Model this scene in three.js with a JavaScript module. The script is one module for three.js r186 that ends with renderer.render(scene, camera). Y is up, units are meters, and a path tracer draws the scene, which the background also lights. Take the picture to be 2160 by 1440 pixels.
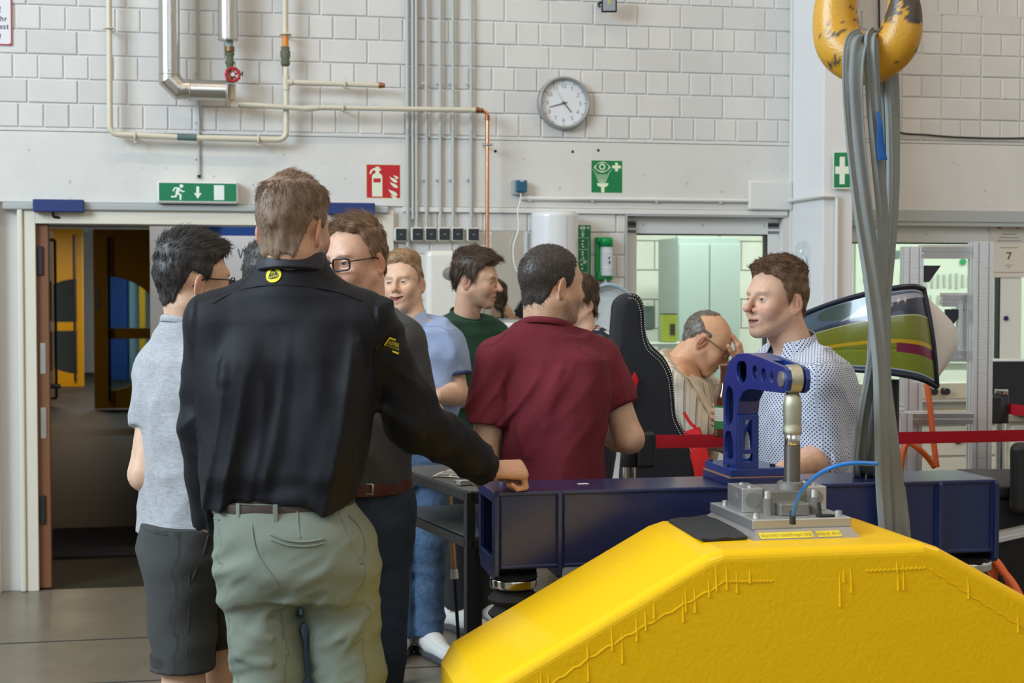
import * as THREE from 'three';
import { RoundedBoxGeometry } from 'three/addons/geometries/RoundedBoxGeometry.js';
import { mergeGeometries, mergeVertices, toCreasedNormals } from 'three/addons/utils/BufferGeometryUtils.js';
import { RectAreaLightUniformsLib } from 'three/addons/lights/RectAreaLightUniformsLib.js';

// ---------------------------------------------------------------- camera, sky, lights, exposure
const scene = new THREE.Scene();
const renderer = new THREE.WebGLRenderer({ antialias: true });
renderer.toneMapping = THREE.LinearToneMapping;
renderer.toneMappingExposure = 0.95;
renderer.shadowMap.enabled = true;
RectAreaLightUniformsLib.init();

const FOCAL = 3200, YAW = Math.atan(0.2), PITCH = Math.atan(105 / 3200);   // focal length in pixels of a 2160 x 1440 frame
const EYE = new THREE.Vector3(0, 1.55, 8.17);
const camera = new THREE.PerspectiveCamera(2 * Math.atan(720 / FOCAL) * 180 / Math.PI, 1.5, 0.05, 80);
camera.position.copy(EYE);
camera.rotation.set(-PITCH, -YAW, 0, 'YXZ');
camera.focus = 4.6; camera.userData.fStop = 5.6;
scene.add(camera);

scene.background = new THREE.Color().setRGB(0.78, 0.88, 1.0);               // bright overcast sky outside the hall windows
scene.backgroundIntensity = 1.0;

function areaLight(color, intensity, w, h, pos, target) {
  const l = new THREE.RectAreaLight(color, intensity, w, h);
  l.position.set(...pos); l.lookAt(...target); l.castShadow = true; scene.add(l); return l;
}
const COOL = new THREE.Color().setRGB(0.70, 0.86, 1.0), WARM = new THREE.Color().setRGB(1.0, 0.78, 0.53);
// daylight entering by the high window band of the left wall and the band behind the camera
areaLight(COOL, 22, 3.9, 2.6, [-5.35, 4.6, 5.6], [0, 1.4, 4.0]);
areaLight(COOL, 1.5, 8.0, 2.4, [1.0, 4.8, 14.6], [1.0, 1.0, 4.0]);
const LAMP_POWER = 27;
// ---------------------------------------------------------------- helpers
const sq = Math.sqrt, mx = Math.max, mn = Math.min, clamp = (v, a, b) => (v < a ? a : v > b ? b : v), sstep = (a, b, v) => { const t = clamp((v - a) / (b - a), 0, 1); return t * t * (3 - 2 * t); };
const V = (x, y, z) => new THREE.Vector3(x, y, z);
const rgb = (r, g, b) => new THREE.Color().setRGB(r, g, b);                 // linear
const hex = (h) => new THREE.Color(h);
function ray(px, py) {                                                      // direction through a point of the frame, horizontal forward part = 1
  const u = (px - 1080) / FOCAL, v = (720 - py) / FOCAL, c = Math.cos(PITCH), s = Math.sin(PITCH);
  const fy = v * c - s, ff = c + v * s, r = u / ff, y = fy / ff;
  return V(Math.sin(YAW) + r * Math.cos(YAW), y, -Math.cos(YAW) + r * Math.sin(YAW));
}
const at = (px, py, D) => ray(px, py).multiplyScalar(D).add(EYE);           // a point D metres ahead of the lens
const onZ = (px, py, z = 0) => { const d = ray(px, py); return d.multiplyScalar((z - EYE.z) / d.z).add(EYE); };
const onY = (px, py, y = 0) => { const d = ray(px, py); return d.multiplyScalar((y - EYE.y) / d.y).add(EYE); };
const onX = (px, py, x = 0) => { const d = ray(px, py); return d.multiplyScalar((x - EYE.x) / d.x).add(EYE); };
function rng(seed) { let a = seed >>> 0; return () => { a = (a + 0x6D2B79F5) | 0; let t = Math.imul(a ^ (a >>> 15), 1 | a); t = (t + Math.imul(t ^ (t >>> 7), 61 | t)) ^ t; return ((t ^ (t >>> 14)) >>> 0) / 4294967296; }; }
const names = new Map();
function numbered(n) { const k = names.get(n) || 0; names.set(n, k + 1); return k ? n + '_' + String(k).padStart(3, '0') : n; }
function shadow(m) { m.castShadow = true; m.receiveShadow = true; return m; }
function tag(o, label, category, group, kind) { o.userData.label = label; o.userData.category = category; if (group) o.userData.group = group; if (kind) o.userData.kind = kind; return o; }
function thing(name, label, category, pos = [0, 0, 0], turn = 0, group) {
  const o = new THREE.Group(); o.name = numbered(name); scene.add(o);
  if (pos.isVector3) o.position.copy(pos); else o.position.set(...pos);
  o.rotation.y = turn; return tag(o, label, category, group);
}
function join(g) {
  if (!Array.isArray(g)) return g;
  if (g.length === 1) return g[0];
  const keep = g.some((q) => q.attributes.color);
  const l = g.map((q) => { const n = q.index ? q.toNonIndexed() : q; for (const k of Object.keys(n.attributes)) if (!['position', 'normal', 'uv', keep ? 'color' : ''].includes(k)) n.deleteAttribute(k); if (!n.attributes.uv) boxUV(n); return n; });
  return mergeGeometries(l, false);
}
function parts(parent, name, list, m) { for (const g of list) part(parent, name, [g], m); }
function part(parent, name, g, m, label) { const o = shadow(new THREE.Mesh(join(g), m)); o.name = name; parent.add(o); if (label) o.userData.label = label; return o; }
function solo(name, g, m, label, category, pos, turn, group) {
  const o = shadow(new THREE.Mesh(join(g), m)); o.name = numbered(name); scene.add(o);
  if (pos) { if (pos.isVector3) o.position.copy(pos); else o.position.set(...pos); } if (turn) o.rotation.y = turn;
  return tag(o, label, category, group);
}
function struct(name, g, m, parent) { const o = shadow(new THREE.Mesh(join(g), m)); o.name = parent ? name : numbered(name); (parent || scene).add(o); if (!parent) o.userData.kind = 'structure'; return o; }
function copyOf(o, pos, turn, label) { const c = o.clone(); c.name = numbered(o.name.replace(/_\d{3}$/, '')); c.userData = { ...o.userData }; scene.add(c); if (pos.isVector3) c.position.copy(pos); else c.position.set(...pos); if (turn !== undefined) c.rotation.y = turn; if (label) c.userData.label = label; return c; }

function boxUV(g) {                                                          // uv in metres by the way each face points
  const p = g.attributes.position, n = g.attributes.normal, a = new Float32Array(p.count * 2);
  for (let i = 0; i < p.count; i++) {
    const x = Math.abs(n.getX(i)), y = Math.abs(n.getY(i)), z = Math.abs(n.getZ(i));
    if (x >= y && x >= z) { a[2 * i] = p.getZ(i); a[2 * i + 1] = p.getY(i); } else if (y >= z) { a[2 * i] = p.getX(i); a[2 * i + 1] = p.getZ(i); } else { a[2 * i] = p.getX(i); a[2 * i + 1] = p.getY(i); }
  }
  g.setAttribute('uv', new THREE.BufferAttribute(a, 2)); return g;
}
function box(w, h, d, x = 0, y = 0, z = 0, r = 0) {
  let g; if (r) { g = new RoundedBoxGeometry(w, h, d, 2, Math.min(r, w / 2.01, h / 2.01, d / 2.01)); } else g = new THREE.BoxGeometry(w, h, d);
  g = g.index ? g.toNonIndexed() : g; boxUV(g); return g.translate(x, y, z);
}
const span = (x0, x1, y0, y1, z0, z1, r = 0) => box(Math.abs(x1 - x0), Math.abs(y1 - y0), Math.abs(z1 - z0), (x0 + x1) / 2, (y0 + y1) / 2, (z0 + z1) / 2, r);
function chamferBox(w, h, d, c) {                                            // 44 triangles
  const s = new THREE.Shape(); const x = w / 2 - c, y = h / 2 - c;
  s.moveTo(-x, -y); s.lineTo(x, -y); s.lineTo(x, y); s.lineTo(-x, y); s.closePath();
  const g = new THREE.ExtrudeGeometry(s, { depth: d - 2 * c, bevelEnabled: true, bevelThickness: c, bevelSize: c, bevelSegments: 1, steps: 1 });
  g.translate(0, 0, -d / 2 + c); return boxUV(g);
}
function rodGeo(a, b, r, r2 = r, seg = 16, cap = true) {
  const d = b.clone().sub(a), L = d.length(), g = new THREE.CylinderGeometry(r2, r, L, seg, 1, !cap);
  g.translate(0, L / 2, 0); g.applyQuaternion(new THREE.Quaternion().setFromUnitVectors(V(0, 1, 0), d.normalize())); return g.translate(a.x, a.y, a.z);
}
function pipe(pts, r, bend = 0.05, seg = 12) {                               // a pipe through points with rounded corners
  const c = new THREE.CurvePath(); let prev = pts[0].clone();
  for (let i = 1; i < pts.length; i++) {
    const p = pts[i];
    if (i < pts.length - 1) {
      const d1 = p.clone().sub(prev), d2 = pts[i + 1].clone().sub(p), k = Math.min(bend, d1.length() * 0.48, d2.length() * 0.48);
      const a = p.clone().addScaledVector(d1.normalize(), -k), b = p.clone().addScaledVector(d2.normalize(), k);
      if (prev.distanceTo(a) > 1e-4) c.add(new THREE.LineCurve3(prev, a)); c.add(new THREE.QuadraticBezierCurve3(a, p.clone(), b)); prev = b;
    } else c.add(new THREE.LineCurve3(prev, p.clone()));
  }
  const out = [];
  for (const s of c.curves) { const n = s.isLineCurve3 ? 1 : 8; out.push(...s.getPoints(n).slice(out.length ? 1 : 0)); }
  return sweep(out, r, seg);
}
function sweep(pts, r, seg = 12, flat = 1, up0) {                            // tube along points, radius number or function of t
  const n = pts.length, pos = [], uv = [], idx = []; let N = null, dist = 0;
  for (let i = 0; i < n; i++) {
    const T = pts[Math.min(i + 1, n - 1)].clone().sub(pts[Math.max(i - 1, 0)]).normalize();
    if (!N) { N = up0 ? up0.clone() : (Math.abs(T.y) < 0.9 ? V(0, 1, 0) : V(1, 0, 0)); }
    N.addScaledVector(T, -N.dot(T)).normalize(); const B = T.clone().cross(N);
    if (i) dist += pts[i].distanceTo(pts[i - 1]);
    const rr = typeof r === 'function' ? r(i / (n - 1)) : r;
    for (let j = 0; j <= seg; j++) { const a = j / seg * Math.PI * 2, ca = Math.cos(a) * rr, sa = Math.sin(a) * rr * flat; pos.push(pts[i].x + N.x * sa + B.x * ca, pts[i].y + N.y * sa + B.y * ca, pts[i].z + N.z * sa + B.z * ca); uv.push(j / seg * rr * 6.28, dist); }
  }
  for (let i = 0; i < n - 1; i++) for (let j = 0; j < seg; j++) { const a = i * (seg + 1) + j, b = a + seg + 1; idx.push(a, a + 1, b, b, a + 1, b + 1); }
  for (const [e, i] of [[0, 0], [1, n - 1]]) { const c = pos.length / 3; pos.push(pts[i].x, pts[i].y, pts[i].z); uv.push(0, 0); for (let j = 0; j < seg; j++) { const a = i * (seg + 1) + j; if (e) idx.push(c, a, a + 1); else idx.push(c, a + 1, a); } }
  const g = new THREE.BufferGeometry(); g.setAttribute('position', new THREE.Float32BufferAttribute(pos, 3)); g.setAttribute('uv', new THREE.Float32BufferAttribute(uv, 2)); g.setIndex(idx); g.computeVertexNormals(); return g;
}
const spline = (pts, n = 40) => new THREE.CatmullRomCurve3(pts).getPoints(n);
const lathe = (pts, seg = 32) => new THREE.LatheGeometry(pts.map(([r, y]) => new THREE.Vector2(Math.max(r, 1e-5), y)), seg);
function poly(pts, depth, bevel = 0, holes = [], segs = 2) {                 // extruded outline, z from 0 to depth
  const s = new THREE.Shape(pts.map(([x, y]) => new THREE.Vector2(x, y))); for (const h of holes) s.holes.push(h instanceof THREE.Path ? h : new THREE.Path(h.map(([x, y]) => new THREE.Vector2(x, y))));
  const g = new THREE.ExtrudeGeometry(s, { depth: Math.max(depth - 2 * bevel, 1e-5), bevelEnabled: bevel > 0, bevelThickness: bevel, bevelSize: bevel, bevelOffset: -bevel, bevelSegments: segs, curveSegments: 24 });
  g.translate(0, 0, bevel); return boxUV(g);
}
function hole(x, y, r, n = 24) { return Array.from({ length: n }, (_, i) => [x + r * Math.cos(-i / n * 6.2832), y + r * Math.sin(-i / n * 6.2832)]); }
const smoothOutline = (pts, n = 60) => new THREE.CatmullRomCurve3(pts.map(([x, y]) => V(x, y, 0)), true, 'centripetal').getPoints(n).slice(0, -1).map((p) => [p.x, p.y]);

// ---- noise and textures
const hash3 = (x, y, z) => { let h = Math.imul(x, 374761393) ^ Math.imul(y, 668265263) ^ Math.imul(z, 2147483647 ^ 0x1234567); h = Math.imul(h ^ (h >>> 13), 1274126177); return ((h ^ (h >>> 16)) >>> 0) / 4294967295; };
function vnoise(x, y, z) {
  const xi = Math.floor(x), yi = Math.floor(y), zi = Math.floor(z); let u = x - xi, v = y - yi, w = z - zi; u = u * u * (3 - 2 * u); v = v * v * (3 - 2 * v); w = w * w * (3 - 2 * w);
  const L = (a, b, t) => a + (b - a) * t, H = (i, j, k) => hash3(xi + i, yi + j, zi + k);
  return L(L(L(H(0, 0, 0), H(1, 0, 0), u), L(H(0, 1, 0), H(1, 1, 0), u), v), L(L(H(0, 0, 1), H(1, 0, 1), u), L(H(0, 1, 1), H(1, 1, 1), u), v), w) * 2 - 1;
}
function tnoise(x, y, per, seed) {                                           // tiling value noise, 0..1
  const xi = Math.floor(x), yi = Math.floor(y); let u = x - xi, v = y - yi; u = u * u * (3 - 2 * u); v = v * v * (3 - 2 * v);
  const m = (a) => ((a % per) + per) % per, H = (i, j) => hash3(m(xi + i), m(yi + j), seed);
  return (H(0, 0) * (1 - u) + H(1, 0) * u) * (1 - v) + (H(0, 1) * (1 - u) + H(1, 1) * u) * v;
}
function tfbm(u, v, per, oct, seed) { let s = 0, a = 0.5, t = 0; for (let o = 0; o < oct; o++) { s += a * tnoise(u * per, v * per, per, seed + o); t += a; a *= 0.55; per *= 2; } return s / t; }
function tex(n, metres, fn, srgb = false) {                                  // fn(u, v) -> grey or [r, g, b] in 0..1
  const d = new Uint8Array(n * n * 4);
  for (let j = 0; j < n; j++) for (let i = 0; i < n; i++) { const c = fn(i / n, j / n), k = (j * n + i) * 4; if (typeof c === 'number') d[k] = d[k + 1] = d[k + 2] = c * 255; else { d[k] = c[0] * 255; d[k + 1] = c[1] * 255; d[k + 2] = c[2] * 255; } d[k + 3] = 255; }
  const t = new THREE.DataTexture(d, n, n); t.wrapS = t.wrapT = THREE.RepeatWrapping; t.magFilter = THREE.LinearFilter; t.minFilter = THREE.LinearFilter; t.repeat.set(1 / metres, 1 / metres); if (srgb) t.colorSpace = THREE.SRGBColorSpace; t.needsUpdate = true; return t;
}
function canvasTex(w, h, draw) { const c = document.createElement('canvas'); c.width = w; c.height = h; const x = c.getContext('2d'); draw(x, w, h); const t = new THREE.CanvasTexture(c); t.colorSpace = THREE.SRGBColorSpace; t.magFilter = THREE.LinearFilter; return t; }
const std = (o) => new THREE.MeshStandardMaterial(o);
const phy = (o) => new THREE.MeshPhysicalMaterial(o);
const B_PAINT = tex(256, 0.4, (u, v) => 0.6 * tfbm(u, v, 8, 4, 1) + 0.4 * tfbm(u, v, 64, 2, 9));
const C_WALL = tex(512, 2.6, (u, v) => { const a = tfbm(u, v, 4, 5, 21), b = tfbm(u, v, 24, 3, 5), s = Math.max(0, tfbm(u, v, 64, 2, 77) - 0.88) * 2; const k = 0.94 + 0.06 * (a - 0.5) + 0.03 * (b - 0.5) - s; return [k, k * 0.995, k * 0.985]; }, true);
const B_FINE = tex(256, 0.12, (u, v) => tfbm(u, v, 32, 3, 3));
const B_BRUSH = tex(256, 0.25, (u, v) => 0.7 * tnoise(u * 4, v * 128, 128, 4) + 0.3 * tnoise(u * 8, v * 64, 64, 8));
const B_WEAVE = tex(256, 0.04, (u, v) => 0.5 + 0.25 * Math.sin(u * 6.2832 * 24) + 0.25 * Math.sin(v * 6.2832 * 24));
const B_KNIT = tex(256, 0.16, (u, v) => 0.55 * tfbm(u, v, 64, 2, 31) + 0.45 * tfbm(u, v, 8, 3, 12));
const R_SMUDGE = tex(256, 0.9, (u, v) => 0.55 + 0.45 * tfbm(u, v, 6, 5, 41));
const M = {
  wall: std({ color: rgb(0.80, 0.79, 0.775), map: C_WALL, roughness: 0.62, bumpMap: B_PAINT, bumpScale: 0.0016 }),
  brick: std({ color: rgb(0.80, 0.785, 0.775), map: C_WALL, roughness: 0.6, bumpMap: B_PAINT, bumpScale: 0.0022 }),
  brick2: std({ color: rgb(0.765, 0.75, 0.745), map: C_WALL, roughness: 0.6, bumpMap: B_PAINT, bumpScale: 0.0022 }),
  mortar: std({ color: rgb(0.74, 0.73, 0.72), roughness: 0.8, bumpMap: B_PAINT, bumpScale: 0.002 }),
  trim: std({ color: rgb(0.74, 0.73, 0.70), roughness: 0.45, bumpMap: B_PAINT, bumpScale: 0.0006 }),
  trimCream: std({ color: rgb(0.72, 0.68, 0.58), roughness: 0.45, bumpMap: B_PAINT, bumpScale: 0.0006 }),
  trimGrey: std({ color: rgb(0.42, 0.44, 0.44), roughness: 0.45, bumpMap: B_PAINT, bumpScale: 0.0006 }),
  black: std({ color: rgb(0.012, 0.012, 0.014), roughness: 0.45, bumpMap: B_FINE, bumpScale: 0.0003 }),
  blackMatte: std({ color: rgb(0.014, 0.014, 0.016), roughness: 0.85, bumpMap: B_FINE, bumpScale: 0.0006 }),
  chrome: std({ color: rgb(0.78, 0.78, 0.78), metalness: 1, roughness: 0.16 }),
  steel: std({ color: rgb(0.55, 0.55, 0.54), metalness: 1, roughness: 0.35, bumpMap: B_FINE, bumpScale: 0.0002 }),
  whitePlastic: std({ color: rgb(0.78, 0.78, 0.77), roughness: 0.35, bumpMap: B_FINE, bumpScale: 0.0001 }),
  cream: std({ color: rgb(0.66, 0.60, 0.47), roughness: 0.42, bumpMap: B_PAINT, bumpScale: 0.0006 }),
  conduit: std({ color: rgb(0.47, 0.48, 0.46), roughness: 0.4, bumpMap: B_FINE, bumpScale: 0.0002 }),
  copper: std({ color: rgb(0.72, 0.33, 0.17), metalness: 1, roughness: 0.3, bumpMap: B_PAINT, bumpScale: 0.0006 }),
  rubber: std({ color: rgb(0.03, 0.03, 0.03), roughness: 0.75, bumpMap: B_FINE, bumpScale: 0.0006 }),
};
// ---------------------------------------------------------------- the hall: back wall at z = 0, floor y = 0
const BAND0 = 2.01, BAND1 = 2.395;                                           // smooth concrete band above doors and windows
const DX0 = -0.93, DX1 = 0.93, DTOP = 1.965;                                 // the doorway, outer edge of its frame
const WX0 = onZ(1322, 600).x, WX1 = onZ(1652, 600).x;                        // first window opening
const CX0 = onZ(1668, 300).x, CD = 0.47, CX1 = CX0 + 0.17;                   // steel column against the wall
const RX0 = onZ(1882, 600).x - 0.45;                                         // right glazed opening begins (behind the sling)
const SILL = 0.94;
{
  const floorTex = tex(512, 3.2, (u, v) => { const a = tfbm(u, v, 5, 6, 61), b = tfbm(u, v, 40, 3, 17); const k = 0.78 + 0.2 * (a - 0.5) + 0.08 * (b - 0.5); return [k, k * 0.985, k * 0.945]; }, true);
  const floorRough = tex(256, 2.1, (u, v) => 0.45 + 0.5 * tfbm(u, v, 6, 5, 65));
  const fm = phy({ color: rgb(0.27, 0.235, 0.18), map: floorTex, roughness: 0.55, roughnessMap: floorRough, bumpMap: B_PAINT, bumpScale: 0.0003, clearcoat: 0.12, clearcoatRoughness: 0.2 });
  const fl = struct('floor', [span(-5.6, 10.2, -0.25, 0, 0, 15)], fm);
  const jm = std({ color: rgb(0.03, 0.03, 0.03), roughness: 0.7 });
  for (const z of [1.22, 2.0, 4.4, 6.8]) part(fl, 'expansion_joint', [span(-5.6, 10.2, -0.01, 0.0012, z - 0.008, z + 0.008)], jm);
  // back wall behind the masonry: one slab with the doorway and the two window openings
  const holes = [
    [[DX0, -0.26], [DX1, -0.26], [DX1, DTOP], [DX0, DTOP]].reverse(),
    [[WX0, SILL], [WX1, SILL], [WX1, BAND0 - 0.005], [WX0, BAND0 - 0.005]].reverse(),
    [[RX0, SILL], [9.2, SILL], [9.2, BAND0 - 0.005], [RX0, BAND0 - 0.005]].reverse()];
  const outline = [[-5.6, 0], [DX0, 0], [DX0, DTOP], [DX1, DTOP], [DX1, 0], [10.2, 0], [10.2, 7.2], [-5.6, 7.2]];
  const g = poly(outline, 0.29, 0, holes.slice(1)); g.translate(0, 0, -0.30);
  const wb = struct('wall_back', [g], M.mortar);
  // smooth painted band with its small drip ledge
  part(wb, 'plaster_band', [span(-5.6, CX0 + 0.3, BAND0, BAND1 - 0.02, -0.01, 0.004, 0.003), span(-5.6, CX0 + 0.3, BAND1 - 0.018, BAND1 - 0.004, -0.01, 0.006, 0.003)], M.wall);
  part(wb, 'plaster_band', [span(CX0, 10.2, BAND0 + 0.01, BAND1 + 0.01, -0.01, 0.004, 0.003), span(CX0, 10.2, BAND1 + 0.012, BAND1 + 0.026, -0.01, 0.006, 0.003)], M.wall);
  part(wb, 'plaster', [span(-5.6, DX0 - 0.2, 0, BAND0, -0.01, 0.0, 0), span(-5.6, 10.2, 3.66, 7.2, -0.01, 0.0, 0), span(-5.6, -1.95, BAND1, 3.66, -0.01, 0, 0), span(6.2, 10.2, BAND1 + 0.02, 3.66, -0.01, 0, 0)], M.wall);
  part(wb, 'plaster', [span(DX1 + 0.06, WX0, 0, 0.98, -0.01, 0.0), span(WX0, RX0 + 0.1, 0, SILL, -0.01, 0.0), span(RX0, 10.2, 0, SILL, -0.01, 0), span(WX1, CX0 + 0.1, SILL, BAND0, -0.01, 0)], M.wall);
  // sand-lime bricks: courses of stretchers and headers, each brick its own mesh
  const H = 0.125, gs = [0, 1].map((k) => { const a = []; for (let v = 0; v < 3; v++) { const q = chamferBox((k ? 0.1205 : 0.2455) - v * 0.0015, H - 0.0048 - v * 0.001, 0.024, 0.005); q.attributes.uv.array.forEach((_, i, r) => { r[i] += v * 0.37 + k * 0.8; }); a.push(q); } return a; });
  const R = rng(5); const cut = new Map(); const far = [];
  function cutGeo(w) { const key = Math.round(w * 100); if (!cut.has(key)) cut.set(key, chamferBox(key / 100, H - 0.0055, 0.024, 0.005)); return cut.get(key); }
  function course(x0, x1, y, half, off, parts = true) {
    const L = half ? 0.125 : 0.25; let x = x0 - (off * L);
    while (x < x1 - 0.01) {
      const a = Math.max(x, x0), b = Math.min(x + L, x1); x += L; if (b - a < 0.03) continue;
      const whole = b - a > L - 0.003, q = whole ? gs[half ? 1 : 0][Math.floor(R() * 3)] : cutGeo(b - a - 0.006);
      const px = (a + b) / 2, py = y + H / 2, pz = -0.0135 + (R() - 0.5) * 0.003, rz = (R() - 0.5) * 0.006;
      if (!parts) { far.push(q.clone().rotateZ(rz).translate(px, py, pz)); continue; }
      const m = new THREE.Mesh(q, R() < 0.5 ? M.brick : M.brick2); m.name = 'brick'; m.position.set(px, py, pz); m.rotation.z = rz; shadow(m); wb.add(m);
    }
  }
  for (let r = 0; r < 6; r++) course(-1.3, CX0 + 0.02, BAND1 + r * H, r % 2 === 0, r % 2 ? 0.42 : 0.2 + 0.3 * ((r * 7) % 3) / 3);
  for (let r = 0; r < 6; r++) course(CX0 + 0.25, 5.0, BAND1 + 0.026 + r * H, r % 2 === 0, r % 2 ? 0.3 : 0.6);
  for (let r = 1; r < 9; r++) course(DX1 + 0.07, WX0 - 0.005, BAND0 - r * H - 0.008, r % 2 === 0, r % 2 ? 0.1 : 0.55);
  for (let r = 0; r < 10; r++) { course(-1.95, -1.3, BAND1 + r * H, r % 2 === 0, 0.3, false); course(5.0, 6.2, BAND1 + 0.026 + r * H, r % 2 === 0, 0.3, false); if (r > 5) course(-1.3, 5.0, BAND1 + r * H, r % 2 === 0, 0.4, false); }
  const fb = part(wb, 'brickwork', far, M.brick); fb.userData.kind = 'stuff';
  // ceiling, side walls and the wall behind the camera close the hall; two bands of windows let the daylight in
  struct('ceiling', [span(-5.9, 10.5, 7.2, 7.5, -0.3, 15.3)], M.wall);
  struct('wall_left', [span(-5.9, -5.6, 0, 3.2, -0.3, 15.3), span(-5.9, -5.6, 6.0, 7.2, -0.3, 15.3), span(-5.9, -5.6, 3.2, 6.0, -0.3, 3.6), span(-5.9, -5.6, 3.2, 6.0, 7.6, 15.3)], M.wall);
  struct('wall_right', [span(10.2, 10.5, 0, 7.2, -0.3, 15.3)], M.wall);
  struct('wall_front', [span(-5.6, 10.2, 0, 3.5, 15, 15.3), span(-5.6, 10.2, 6.1, 7.2, 15, 15.3), span(-5.6, -3.1, 3.5, 6.1, 15, 15.3), span(5.1, 10.2, 3.5, 6.1, 15, 15.3)], M.wall);
  const wf = std({ color: rgb(0.35, 0.36, 0.37), roughness: 0.5 }), pane = phy({ color: rgb(0.95, 0.98, 0.97), transmission: 1, roughness: 0.02, thickness: 0, ior: 1.45 });
  const w3 = struct('window_3', [span(-5.8, -5.7, 3.2, 3.28, 3.6, 7.6), span(-5.8, -5.7, 5.92, 6.0, 3.6, 7.6), ...[3.64, 4.6, 5.6, 6.6, 7.56].map((z) => span(-5.8, -5.7, 3.2, 6, z - 0.04, z + 0.04))], wf);
  for (let k = 0; k < 4; k++) part(w3, 'window_pane', [span(-5.754, -5.748, 3.28, 5.92, 3.6 + k, 4.6 + k)], pane);
  const w4 = struct('window_4', [span(-3.1, 5.1, 3.5, 3.58, 15.1, 15.2), span(-3.1, 5.1, 6.02, 6.1, 15.1, 15.2), ...[-3.06, -1, 1, 3, 5.06].map((x) => span(x - 0.04, x + 0.04, 3.5, 6.1, 15.1, 15.2))], wf);
  for (let k = 0; k < 4; k++) part(w4, 'window_pane', [span(-3.1 + 2.05 * k, -1.05 + 2.05 * k, 3.58, 6.02, 15.148, 15.154)], pane);
  // steel column with its box of sheet
  const col = struct('trim_1', [span(CX0, CX1, 0, 7.2, 0, CD, 0.006)], std({ color: rgb(0.80, 0.80, 0.81), roughness: 0.42, bumpMap: B_PAINT, bumpScale: 0.0008 }));
  part(col, 'rail', [span(CX1, CX1 + 0.035, 0, 7.2, 0.26, 0.3), span(CX1 + 0.05, CX1 + 0.085, 0, 7.2, 0.05, 0.10)], M.trim);
  part(col, 'edge_strip', [span(CX0 - 0.012, CX0, BAND0 - 0.4, 7.2, 0, 0.03, 0.004)], M.trim);
  struct('trim_2', [span(CX0 - 0.26, CX0, BAND0 - 0.0, BAND0 + 0.165, 0.0, 0.04, 0.012)], M.trim);   // boxed-in corner beside the column
  struct('trim_3', [span(CX1 - 0.01, 9.2, BAND0 - 0.055, BAND0 + 0.012, -0.05, 0.02, 0.003)], M.trimGrey);
  struct('trim_4', [span(DX1 + 0.1, CX0 - 0.02, BAND0 - 0.03, BAND0 - 0.002, -0.005, 0.016, 0.004)], M.trim);
  // white pilaster left of the doorway
  struct('trim_5', [lathe([[0.11, 0], [0.11, 2.02]], 24).translate(DX0 - 0.235, 0, 0.03), span(DX0 - 0.6, DX0 - 0.24, 0, 2.05, 0, 0.1, 0.02)], M.trim);
}
// ---- doorway: frame, wooden lining with lock plates, closers
const brownDoor = std({ color: rgb(0.19, 0.075, 0.032), roughness: 0.5, bumpMap: B_BRUSH, bumpScale: 0.0005 });
{
  const y0 = 1.9;
  const d = struct('door_1', [span(DX0, DX0 + 0.06, 0, DTOP, -0.2, 0.03, 0.004), span(DX1 - 0.06, DX1 + 0.05, 0, DTOP + 0.02, -0.2, 0.03, 0.004), span(DX0, DX1, y0, DTOP + 0.02, -0.2, 0.028, 0.004), span(DX0 - 0.03, DX0, 0, DTOP + 0.03, 0, 0.045, 0.01)], M.trimCream);
  part(d, 'head_moulding', [span(DX0 - 0.1, DX1 + 0.02, DTOP + 0.005, DTOP + 0.04, 0, 0.05, 0.008), span(DX0 - 0.1, DX1 + 0.02, DTOP + 0.04, BAND0 + 0.005, 0, 0.03, 0.004)], M.trimGrey);
  part(d, 'lining', [span(DX0 + 0.06, DX0 + 0.12, 0.01, y0, -0.055, 0.0, 0.004)], brownDoor, 'brown wooden door lining');
  for (const y of [1.71, 0.42]) part(d, 'hinge', [span(DX0 + 0.066, DX0 + 0.094, y - 0.075, y + 0.075, -0.01, 0.012, 0.004)], M.black);
  for (const y of [1.205, 0.87]) { const p = part(d, 'lock_plate', [span(DX0 + 0.074, DX0 + 0.102, y - 0.08, y + 0.08, -0.004, 0.003, 0.001)], M.steel); for (const s of [-0.065, 0.065]) part(p, 'screw', [rodGeo(V(DX0 + 0.088, y + s, 0), V(DX0 + 0.088, y + s, 0.006), 0.006, 0.005, 10)], M.steel); }
  part(d, 'door_handle', [rodGeo(V(DX0 + 0.10, 1.055, -0.09), V(DX0 + 0.165, 1.055, -0.09), 0.013, 0.013, 12), rodGeo(V(DX0 + 0.10, 1.055, -0.09), V(DX0 + 0.10, 1.055, -0.04), 0.012, 0.012, 12)], M.black);
  const blueM = std({ color: rgb(0.014, 0.035, 0.16), roughness: 0.4, bumpMap: B_FINE, bumpScale: 0.0002 });
  for (const [a, b] of [[70, 178], [690, 790]]) {
    const p = onZ(a, 430, 0.06), q = onZ(b, 456, 0.06);
    const t = thing('door_closer', a < 100 ? 'dark blue box door closer above the brown door lining' : 'dark blue door closer behind the head of the man with glasses', 'door closer', [(p.x + q.x) / 2, 1.99, 0.06]);
    part(t, 'housing', [box(q.x - p.x, 0.064, 0.06, 0, 0, 0, 0.006)], blueM);
    if (a < 100) { part(t, 'arm', [pipe([V(-0.03, -0.035, 0), V(-0.03, -0.055, -0.02), V(0.1, -0.075, -0.09), V(-0.12, -0.08, -0.1)], 0.007, 0.01, 8)], M.black); }
  }
}
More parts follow.
